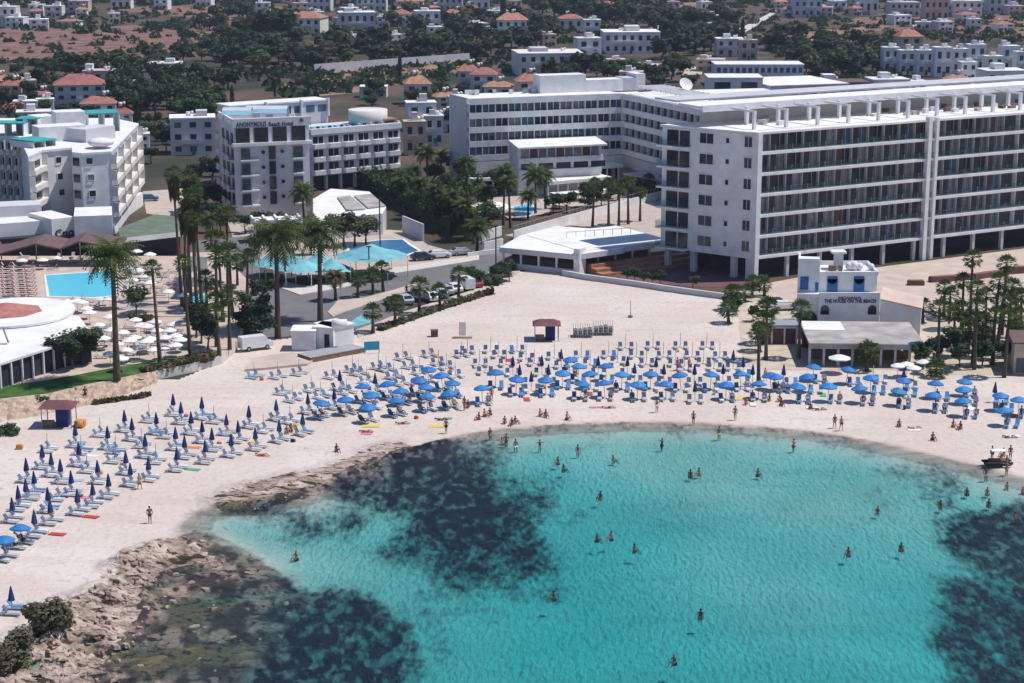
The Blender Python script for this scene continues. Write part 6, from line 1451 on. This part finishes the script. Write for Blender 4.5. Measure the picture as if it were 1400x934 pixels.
HS = [  # x left, y base, width px, y top, roof, wall, rows, yaw, label
 (74, 150, 72, 103, 'hip', 'greyw', 3, 12, 'three-storey block under a broad terracotta hip roof'), (50, 160, 25, 137, 'flat', 'white', 2, 12, 'small white cube house with dark flat roof'), (18, 162, 34, 140, 'flat', 'lilac', 2, 10, 'pale house half hidden by trees left of the cube house'),
 (110, 165, 50, 133, 'hip', 'cream', 2, 10, 'cream house with small terracotta roofs'), (150, 176, 32, 148, 'hip', 'white', 2, 10, 'white house with terracotta roof behind the stepped hotel'), (200, 112, 50, 88, 'flat', 'white', 2, 6, 'white modern flat-roofed villa among dark trees'), (112, 113, 44, 98, 'flat', 'pinkwall', 1, 5, 'low pinkish flat house behind the terracotta roof'), (164, 132, 22, 112, 'flat', 'greyw', 2, 5, 'grey block right of the terracotta-roofed block'),
 (-20, 128, 52, 104, 'hip', 'pinkwall', 1, 5, 'red-roofed house cut by the left edge'), (-8, 36, 32, 10, 'flat', 'cream', 2, 0, 'cream far house at the top left corner'), (38, 22, 22, 7, 'flat', 'white', 2, 0, 'white far house second from the top left corner'), (60, 24, 26, 9, 'flat', 'cream', 2, 0, 'cream far house third from the top left corner'), (92, 16, 30, 2, 'flat', 'pinkwall', 2, 0, 'pinkish far house above the brown field'), (150, 12, 30, 0, 'flat', 'cream', 1, 0, 'low cream far house above the brown field'),
 (232, 212, 66, 163, 'flat', 'lilac', 3, 10, 'pale blue-white hotel annex with roof tanks left of the lettered hotel'), (176, 215, 30, 185, 'flat', 'white', 3, 10, 'white balcony block between the stepped hotel and the annex'),
 (383, 48, 58, 16, 'hip', 'cream', 2, -10, 'large far villa with wide terracotta roof'), (462, 50, 54, 18, 'flat', 'lilac', 2, 8, 'bluish white far villa with steep gables'), (474, 60, 24, 46, 'hip', 'pinkwall', 1, 0, 'small pink-roofed far house in front of the bluish villa'), (534, 34, 28, 14, 'hip', 'cream', 2, 0, 'far house with pink roof left of the white one'), (566, 42, 38, 16, 'flat', 'white', 2, 6, 'white far house in the upper middle'), (607, 34, 24, 13, 'hip', 'pinkwall', 2, 0, 'pinkish far house right of the white one'), (563, 72, 38, 58, 'flat', 'white', 1, 4, 'long low white roof among trees in the upper middle'),
 (553, 143, 38, 104, 'hip', 'lilac', 2, 8, 'two-storey white house with terracotta roof left of the banded hotel'), (625, 122, 30, 88, 'hip', 'greyw', 2, 0, 'terracotta-roofed house farthest left of the red-roofed group'), (642, 126, 38, 93, 'hip', 'lilac', 2, 0, 'terracotta-roofed house in the middle of the red-roofed group'), (660, 136, 42, 112, 'hip', 'cream', 1, 0, 'terracotta-roofed low house nearest the banded hotel'), (555, 180, 44, 142, 'flat', 'white', 2, 8, 'white flat house behind the lettered hotel'), (552, 212, 32, 168, 'flat', 'stone_cream', 2, 8, 'weathered stone house right of the lettered hotel'), (580, 200, 28, 160, 'flat', 'lilac', 2, 8, 'pale house with dark garage right of the stone house'),
 (490, 134, 40, 120, 'flat', 'cream', 1, 0, 'long low beige wall house below the red soil field'), (705, 138, 44, 101, 'hip', 'cream', 2, 4, 'cream house with twin windows and terracotta gable'), (705, 104, 100, 74, 'flat', 'cream', 2, 8, 'long white two-storey terrace with roof tanks'), (678, 52, 44, 18, 'hip', 'white', 2, 0, 'white far villa with red roof in the upper middle'), (762, 40, 36, 20, 'hip', 'cream', 1, 0, 'far house with brown-red roof'), (797, 50, 25, 28, 'flat', 'white', 2, 0, 'white cube right of the brown-red roof'), (828, 28, 34, 13, 'hip', 'pinkwall', 1, 0, 'low far house with pink-red roof'), (822, 74, 84, 45, 'flat', 'white', 2, 2, 'long white two-storey block right of the tank terrace'), (788, 84, 36, 53, 'flat', 'white', 2, 12, 'white stepped house left of the long white block'),
 (978, 78, 40, 54, 'flat', 'lilac', 2, 0, 'bluish far house among the cypresses'), (1010, 84, 26, 56, 'flat', 'stone_cream', 2, 0, 'tan far house right of the bluish one'), (1083, 24, 42, 0, 'flat', 'lilac', 2, 0, 'pale blue far block at the end of the pale road'), (1172, 20, 30, 0, 'flat', 'white', 1, 0, 'white low far house at the top right'), (1215, 24, 44, 4, 'flat', 'greyw', 2, 0, 'grey far house right of the white low one'), (1262, 28, 36, 0, 'flat', 'pinkwall', 2, 0, 'pinkish far house at the top right'), (1302, 24, 42, 2, 'flat', 'cream', 2, 0, 'cream far house at the top right'), (1350, 18, 40, -2, 'flat', 'lilac', 2, 0, 'pale far house in the top right corner'),
 (1190, 138, 56, 110, 'flat', 'lilac', 2, 6, 'low white house with domed tanks above the balcony hotel'), (1345, 132, 62, 98, 'flat', 'white', 2, 6, 'white flat house at the right edge above the balcony hotel'), (1120, 140, 72, 114, 'flat', 'brown_awning', 1, 4, 'dark brown walled enclosure above the balcony hotel'),
 (400, 16, 54, -4, 'flat', 'lilac', 2, 0, 'long pale far building at the top left of centre'), (486, 16, 44, -2, 'flat', 'cream', 2, 0, 'cream far building at the top'), (540, 14, 40, -3, 'hip', 'pinkwall', 2, 0, 'pink far building at the top of the middle'), (590, 16, 44, -3, 'flat', 'greyw', 2, 0, 'grey far building at the top of the middle'), (640, 14, 30, 0, 'flat', 'white', 1, 0, 'small white far building at the top of the middle'), (1228, 76, 34, 40, 'hip', 'stone_cream', 2, 10, 'brown timber-roofed house frame behind the townhouses')]
for h in HS:
    house(*h[:5], h[5], h[6], h[7], h[8], rm='terracotta')
for i, (x, y, wd, yt) in enumerate(((1206, 100, 24, 66), (1228, 102, 24, 70), (1252, 104, 26, 70), (1276, 106, 26, 66), (1300, 100, 24, 68), (1322, 98, 26, 62), (1346, 104, 26, 78), (1368, 100, 26, 64), (1388, 104, 26, 72), (1312, 112, 24, 86))):
    house(x, y, wd, yt, 'flat', 'white', 2, 4, 'bluish white townhouse with roof tank', g='glass_blue', group='townhouses in a row')
rh = random.Random(31)
for poly, n in (([(0, 0), (330, 0), (300, 14), (110, 30), (0, 36)], 9), ([(345, 0), (700, 0), (700, 60), (460, 62), (450, 24), (345, 14)], 22), ([(700, 0), (1000, 4), (1000, 46), (760, 60), (700, 50)], 12), ([(1060, 0), (1400, 0), (1400, 34), (1200, 36), (1070, 34)], 20), ([(830, 88), (970, 84), (970, 110), (860, 112)], 5), ([(0, 120), (60, 112), (110, 160), (20, 176)], 4), ([(1050, 122), (1340, 116), (1340, 134), (1060, 140)], 6), ([(590, 150), (620, 120), (640, 150), (615, 190)], 3)):
    for x, y in scatter(poly, n, 24, n + 3):
        rf_ = rh.choice(['flat', 'flat', 'flat', 'hip']); wl_c = rh.choice(['white', 'white', 'lilac', 'cream', 'pinkwall']); wpx = rh.uniform(14, 26) * (1 + y / 160); hh = rh.uniform(9, 15) * (1 + y / 200)
        house(x - wpx / 2, y + 8, wpx, y + 8 - hh, rf_, wl_c, 2 if hh > 12 else 1, rh.uniform(-15, 25), 'small far ' + {'white': 'white', 'lilac': 'pale', 'cream': 'cream', 'pinkwall': 'pinkish'}[wl_c] + ' house with ' + ('tiled' if rf_ == 'hip' else 'flat') + ' roof')
# fields, roads and walls behind
sheet('field', [(-60, 82), (-60, 40), (120, 38), (340, 26), (345, 48), (280, 76), (120, 92), (30, 88)], .04, 'soil')
sheet('field', [(380, 120), (432, 96), (560, 88), (650, 82), (655, 96), (560, 112), (480, 128), (400, 134)], .045, 'redsoil')
sheet('field', [(-60, 130), (-60, 104), (36, 100), (40, 118)], .05, 'redsoil')
sheet('field', [(1090, 62), (1100, 46), (1175, 34), (1190, 44), (1160, 60)], .05, 'redsoil')
sheet('field', [(1150, 42), (1170, 24), (1500, 18), (1500, 52), (1300, 46)], .045, 'soil')
sheet('field', [(905, 14), (925, 4), (980, 2), (975, 16)], .045, 'redsoil')
sheet('field', [(140, 12), (300, 6), (420, 10), (410, 26), (340, 32), (200, 18)], .043, 'soil')
sheet('road', [(1000, 44), (1030, 30), (1060, 14), (1066, 14), (1040, 32), (1012, 48)], .06, 'kerb')
sheet('road', [(1245, 118), (1330, 106), (1400, 118), (1500, 124), (1500, 132), (1380, 128), (1260, 128)], .06, 'paving')
sheet('terrace', [(840, 96), (860, 84), (960, 92), (960, 102), (850, 104)], .06, 'stone_cream')
fw = thing('boundary_wall', 'long light grey wall along the top of the red soil field', 'wall', G(430, 100)); w = Wall(G(430, 100), G(642, 84)); b = MB(); w.box(b, 0, w.L, -.4, 0, 0, 3.2, 'greyw'); part(fw, 'wall', b)
car(1318, 114, 'white', 10, 'white car on the pale road before the townhouses')
# individual trees of the slope, and the scrub between them
FR = [((-10, 100), (60, 88), (170, 76), (330, 62), (360, 96), (340, 118), (300, 116), (262, 100), (200, 84), (100, 96), (40, 102))]
zones = [([(160, 122), (200, 116), (262, 108), (305, 120), (308, 168), (280, 186), (230, 165), (190, 172), (165, 160)], 36, 13, 1.3, 1.75, TREES[:3] + FART[:2], 'dark grove tree', 'trees of the dark grove'),
 ([(300, 70), (345, 45), (500, 60), (560, 70), (690, 70), (690, 84), (640, 82), (430, 96), (330, 96)], 60, 11, 1.5, 2.3, FART, 'dark slope tree', 'trees of the left wooded slope'),
 ([(520, 48), (560, 20), (680, 22), (760, 40), (760, 70), (700, 72), (600, 64)], 34, 11, 1.5, 2.2, FART, 'dark tree among villas', 'trees between the far villas'),
 ([(720, 30), (760, 10), (900, 20), (1010, 30), (1000, 55), (960, 80), (900, 84), (910, 50), (800, 30)], 44, 11, 1.6, 2.5, FART, 'dark tree on the slope', 'trees of the right wooded slope'),
 ([(1040, 60), (1090, 50), (1200, 66), (1210, 100), (1130, 112), (1100, 104), (1050, 80)], 32, 12, 1.3, 2.0, FART, 'dark tree on rough ground', 'trees left of the townhouses'),
 ([(470, 140), (500, 128), (550, 140), (600, 120), (640, 135), (620, 190), (590, 160), (540, 170)], 14, 14, .8, 1.3, TREES, 'garden tree', 'trees behind the lettered hotel'),
 ([(740, 104), (790, 96), (830, 100), (935, 100), (960, 118), (900, 122), (830, 116), (760, 122)], 20, 14, 1.1, 1.7, TREES[:3] + FART[:2], 'dark tree behind hotel roof', 'trees behind the banded hotel'),
 ([(-20, 100), (60, 92), (90, 104), (70, 130), (20, 170), (-20, 175)], 16, 14, .9, 1.4, TREES[:3], 'dark tree near red roofs', 'trees at the left edge'),
 ([(36, 100), (200, 84), (330, 62), (345, 90), (250, 96), (120, 108)], 30, 12, 1.1, 1.8, FART, 'dark bushy tree', 'trees along the brown field'),
 ([(250, 40), (340, 10), (360, 46), (300, 60)], 14, 11, 1.4, 2.0, FART, 'dark tree at field end', 'trees right of the brown field')]
zones.append(([(200, 178), (240, 170), (250, 200), (225, 232), (200, 225)], 8, 14, .8, 1.2, TREES[:3], 'dark courtyard tree', 'trees right of the stepped hotel'))
zones.append(([(10, 165), (60, 160), (130, 165), (120, 175), (20, 185)], 9, 13, .8, 1.1, TREES[:3], 'dark tree behind stepped hotel', 'trees behind the stepped hotel'))
for poly, n, md, s0, s1, sp_, lab, gr in zones: trees(scatter(poly, n, md, n + 1), sp_, s0 * .8, s1 * .8, lab, gr)
for x, y, s in ((318, 150, .9), (688, 42, 2.2), (895, 68, 1.6), (902, 70, 1.4), (922, 70, 1.6), (950, 76, 1.4), (376, 134, .6), (547, 108, 1.1), (925, 60, 1.5), (1015, 60, 1.4)): inst(CYP, G(x, y), 0, s, 'narrow dark cypress', 'cypresses')
for x, y, s in ((375, 60, 3.2), (835, 60, 1.8), (312, 122, 1.5), (800, 106, 1.9)): inst(FART[0], G(x, y), 0, s, 'especially large round dark tree on the slope', 'large round trees')
inst(('tree', 'tree', None, [('trunk', trunk_mesh(2, .2, .3, 3, 9), []), ('crown', crown_mesh('crown', 'terracotta', 500, 2.4, 1.8, .35, 3, 7, 9), [])]), G(22, 168), 0, 1.4, 'reddish orange flowering tree at the left edge')
def scrub(name, poly_list, n, s0, s1, m, seed):
    r = random.Random(seed); vs = []; fs = []
    for poly, share in poly_list:
        pts = scatter(poly, int(n * share), 1.6, seed)
        for x, y in pts:
            c = G(x, y); rad = r.uniform(s0, s1)
            for i in range(14):
                d = Vector((r.gauss(0, 1), r.gauss(0, 1), abs(r.gauss(0, .8)))).normalized() * rad * r.uniform(.4, 1); p = c + Vector((d.x * 1.4, d.y * 1.2, d.z * .9)); q = Vector((r.gauss(0, 1), r.gauss(0, 1), r.gauss(.7, .8))).normalized().to_track_quat('Z', 'Y'); k = len(vs); s = rad * .5
                vs += [p + q @ Vector(v) for v in ((-s, -s * .5, 0), (0, -s, 0), (s, s * .5, 0), (0, s, 0))]; fs.append((k, k + 1, k + 2, k + 3))
    b = MB(); b.add(vs, fs, m); o = struct(name, b, 'stuff'); o['label'] = 'low dark scrub scattered over the slope'; o['category'] = 'scrub'
scrub('scrub', [([(-60, 85), (-60, 40), (340, 26), (345, 70), (100, 95)], .16), ([(0, 0), (700, 0), (700, 45), (340, 60), (0, 40)], .8), ([(700, 0), (1400, 0), (1400, 60), (1100, 60), (700, 60)], 1.0), ([(300, 90), (560, 80), (700, 70), (700, 100), (400, 136)], .35), ([(1040, 60), (1240, 60), (1240, 110), (1100, 112)], .3), ([(-40, 110), (180, 100), (180, 170), (-40, 185)], .3)], 620, 1.2, 3.0, 'leaf_dark', 4)
scrub('scrub', [([(-60, 88), (-60, 36), (345, 24), (345, 70), (100, 95)], .35), ([(380, 120), (432, 96), (650, 82), (655, 96), (400, 134)], .35), ([(0, 0), (1400, 0), (1400, 50), (0, 40)], 1.0)], 330, .6, 1.6, 'leaf_olive', 14)
def far_wood():
    r = random.Random(77); vs = []; fs = []
    for i in range(900):
        y = -34 + 42 * r.random() ** .7; x = r.uniform(-100, 1500); c = G(x, y); rad = r.uniform(2.5, 5)
        for j in range(16):
            d = Vector((r.gauss(0, 1), r.gauss(0, 1), abs(r.gauss(0, .8)))).normalized() * rad * r.uniform(.5, 1); p = c + d; q = Vector((r.gauss(0, 1), r.gauss(0, 1), r.gauss(.7, .8))).normalized().to_track_quat('Z', 'Y'); k = len(vs); s = rad * .4
            vs += [p + q @ Vector(v) for v in ((-s, -s * .5, 0), (0, -s, 0), (s, s * .5, 0), (0, s, 0))]; fs.append((k, k + 1, k + 2, k + 3))
    b = MB(); b.add(vs, fs, 'leaf_dark'); o = struct('far_wood', b, 'stuff'); o['label'] = 'far-off dark wood at the top of the slope'; o['category'] = 'wood'
far_wood()
def rocks():
    r = random.Random(8); vs = []; fs = []; n_ = 0
    for poly, n, s0, s1 in ((ROCK[:9] + [(215, 800), (200, 850), (165, 905), (140, 960)], 650, .08, .34), (ROCK2, 90, .06, .18), (ROCK, 130, .12, .4)):
        for x, y in scatter(poly, n, .1, n):
            p = G(x, y, -.1); z = zsurf(p.x, p.y); s = r.uniform(s0, s1) * r.choice([.6, 1, 1]); a = r.uniform(0, 3.1); k = len(vs); ca, sa = math.cos(a), math.sin(a)
            pts = [(r.uniform(.7, 1.3) * math.cos(t * 1.047) * 1.5, r.uniform(.6, 1.1) * math.sin(t * 1.047)) for t in range(6)]
            for zz, f in ((-.3, 1), (r.uniform(.25, .5), r.uniform(.5, .85))):
                for u, v in pts: vs.append((p.x + (u * ca - v * sa) * s * f, p.y + (u * sa + v * ca) * s * f, z + zz * s * 1.1 + r.uniform(-.05, .05) * s))
            for t in range(6): fs.append((k + t, k + (t + 1) % 6, k + 6 + (t + 1) % 6, k + 6 + t))
            fs.append(tuple(k + 6 + t for t in range(6)))
    b = MB(); b.add(vs, fs, 'rockm'); o = struct('rocks', b, 'stuff'); o['label'] = 'loose craggy tan rocks along the shore'; o['category'] = 'rocks'
mat('rockm', (.36, .28, .22), .95, .35, .7, .6, 3)
rocks()
# haze
hz = bpy.data.materials.new('haze'); hz.use_nodes = True; t = hz.node_tree; t.nodes.remove(t.nodes['Principled BSDF'])
pvn = nn(t, 'ShaderNodeVolumePrincipled'); pvn.inputs['Color'].default_value = (.72, .82, 1, 1); pvn.inputs['Density'].default_value = .00008; pvn.inputs['Anisotropy'].default_value = .1
t.links.new(pvn.outputs[0], t.nodes['Material Output'].inputs['Volume']); M['haze'] = hz
HAZE = True
if HAZE:
    b = MB(); b.box(-4100, 4100, -330, 12500, -42, 75, 'haze'); struct('haze', b, 'stuff')
# ------------------------------------------------------------------ every label singles out one thing
ANC = [('the maroon-roofed hut', 85, 570), ('the rectangular pool', 110, 390), ('the beach kiosk', 747, 462), ('the wire cages', 812, 456), ('the shower block', 440, 465), ('the teal board', 508, 478),
 ('the beach house', 1158, 425), ('the tavern roof', 1180, 490), ('the rocky point', 230, 770), ('the stone wall', 130, 540), ('the round shrub', 68, 850), ('the lone palm trunk', 1037, 505), ('the slatted board', 632, 450),
 ('the balcony hotel', 1200, 300), ('the lettered hotel', 370, 240), ('the banded hotel', 740, 200), ('the stepped hotel', 100, 250), ('the parked cars', 600, 400), ('the aqua tents', 460, 365), ('the white pavilion', 770, 350),
 ('the townhouse row', 1300, 90), ('the terracotta block', 108, 130), ('the brown field', 170, 60), ('the red field', 520, 105), ('the pale road', 1030, 30), ('the white dish', 937, 118), ('the sail canopy', 270, 370),
 ('the pedal boat', 1363, 632), ('the yellow towel', 508, 582), ('the stone hut', 1395, 495), ('the round pavilion', 16, 430), ('the left reef', 620, 700), ('the right reef', 1330, 760), ('the far villas', 580, 35), ('the white block', 865, 60), ('the kidney pool', 520, 337)]
ORD = 'first second third fourth fifth sixth seventh eighth ninth tenth eleventh twelfth thirteenth fourteenth fifteenth sixteenth seventeenth eighteenth nineteenth twentieth'.split()
ORD += ['twenty-' + o for o in ORD[:9]] + ['thirtieth'] + ['thirty-' + o for o in ORD[:9]]
flush('lounger', 'sun_lounger', 'sun loungers', 298, 'small far sun loungers crowded on the pool terrace')
flush('tree', 'tree', 'trees', 285, 'small far trees of the wooded slope')
bpy.context.view_layer.update()
from collections import defaultdict
bk_ = defaultdict(list)
for o in THINGS:
    if o.get('kind'): continue
    bk_[o['label']].append(o)
for lab, L_ in bk_.items():
    if len(L_) == 1: continue
    sub = defaultdict(list)
    for o in L_:
        x, y = PX(o.matrix_world.translation); best = min(ANC, key=lambda a: math.hypot(a[1] - x, 1.6 * (a[2] - y)))
        dx, dy = x - best[1], (y - best[2]) * 1.6
        rel = ('right of' if dx > 0 else 'left of') if abs(dx) > abs(dy) else ('below' if dy > 0 else 'above')
        sub[(rel, best[0])].append((x, y, o))
    for (rel, an_), it in sub.items():
        if len(it) == 1: it[0][2]['label'] = '%s %s %s' % (lab, rel, an_); continue
        if len(it) > 7:   # nearer and farther halves
            it.sort(key=lambda t: -t[1]); h = len(it) // 2; gs = [('near', it[:h]), ('far', it[h:])]
        else: gs = [('', it)]
        for pre, g in gs:
            g.sort(key=lambda t: t[0])
            for i, (x, y, o) in enumerate(g): o['label'] = '%s, %s%s %s %s' % (lab, (pre + ' ' if pre else ''), ORD[min(i, 38)], rel, an_)
bad = [o['label'] for o in THINGS if not o.get('kind') and not (4 <= len(o['label'].split()) <= 16)]
print('LABELS', len(THINGS), 'bad', len(bad), sorted(set(b.split(',')[0] for b in bad)))
seen = set(); dupl = [o['label'] for o in THINGS if o.get('label') in seen or seen.add(o.get('label'))]
print('DUP', len(dupl), dupl[:4], 'loungers', NL, 'reclining', k_)
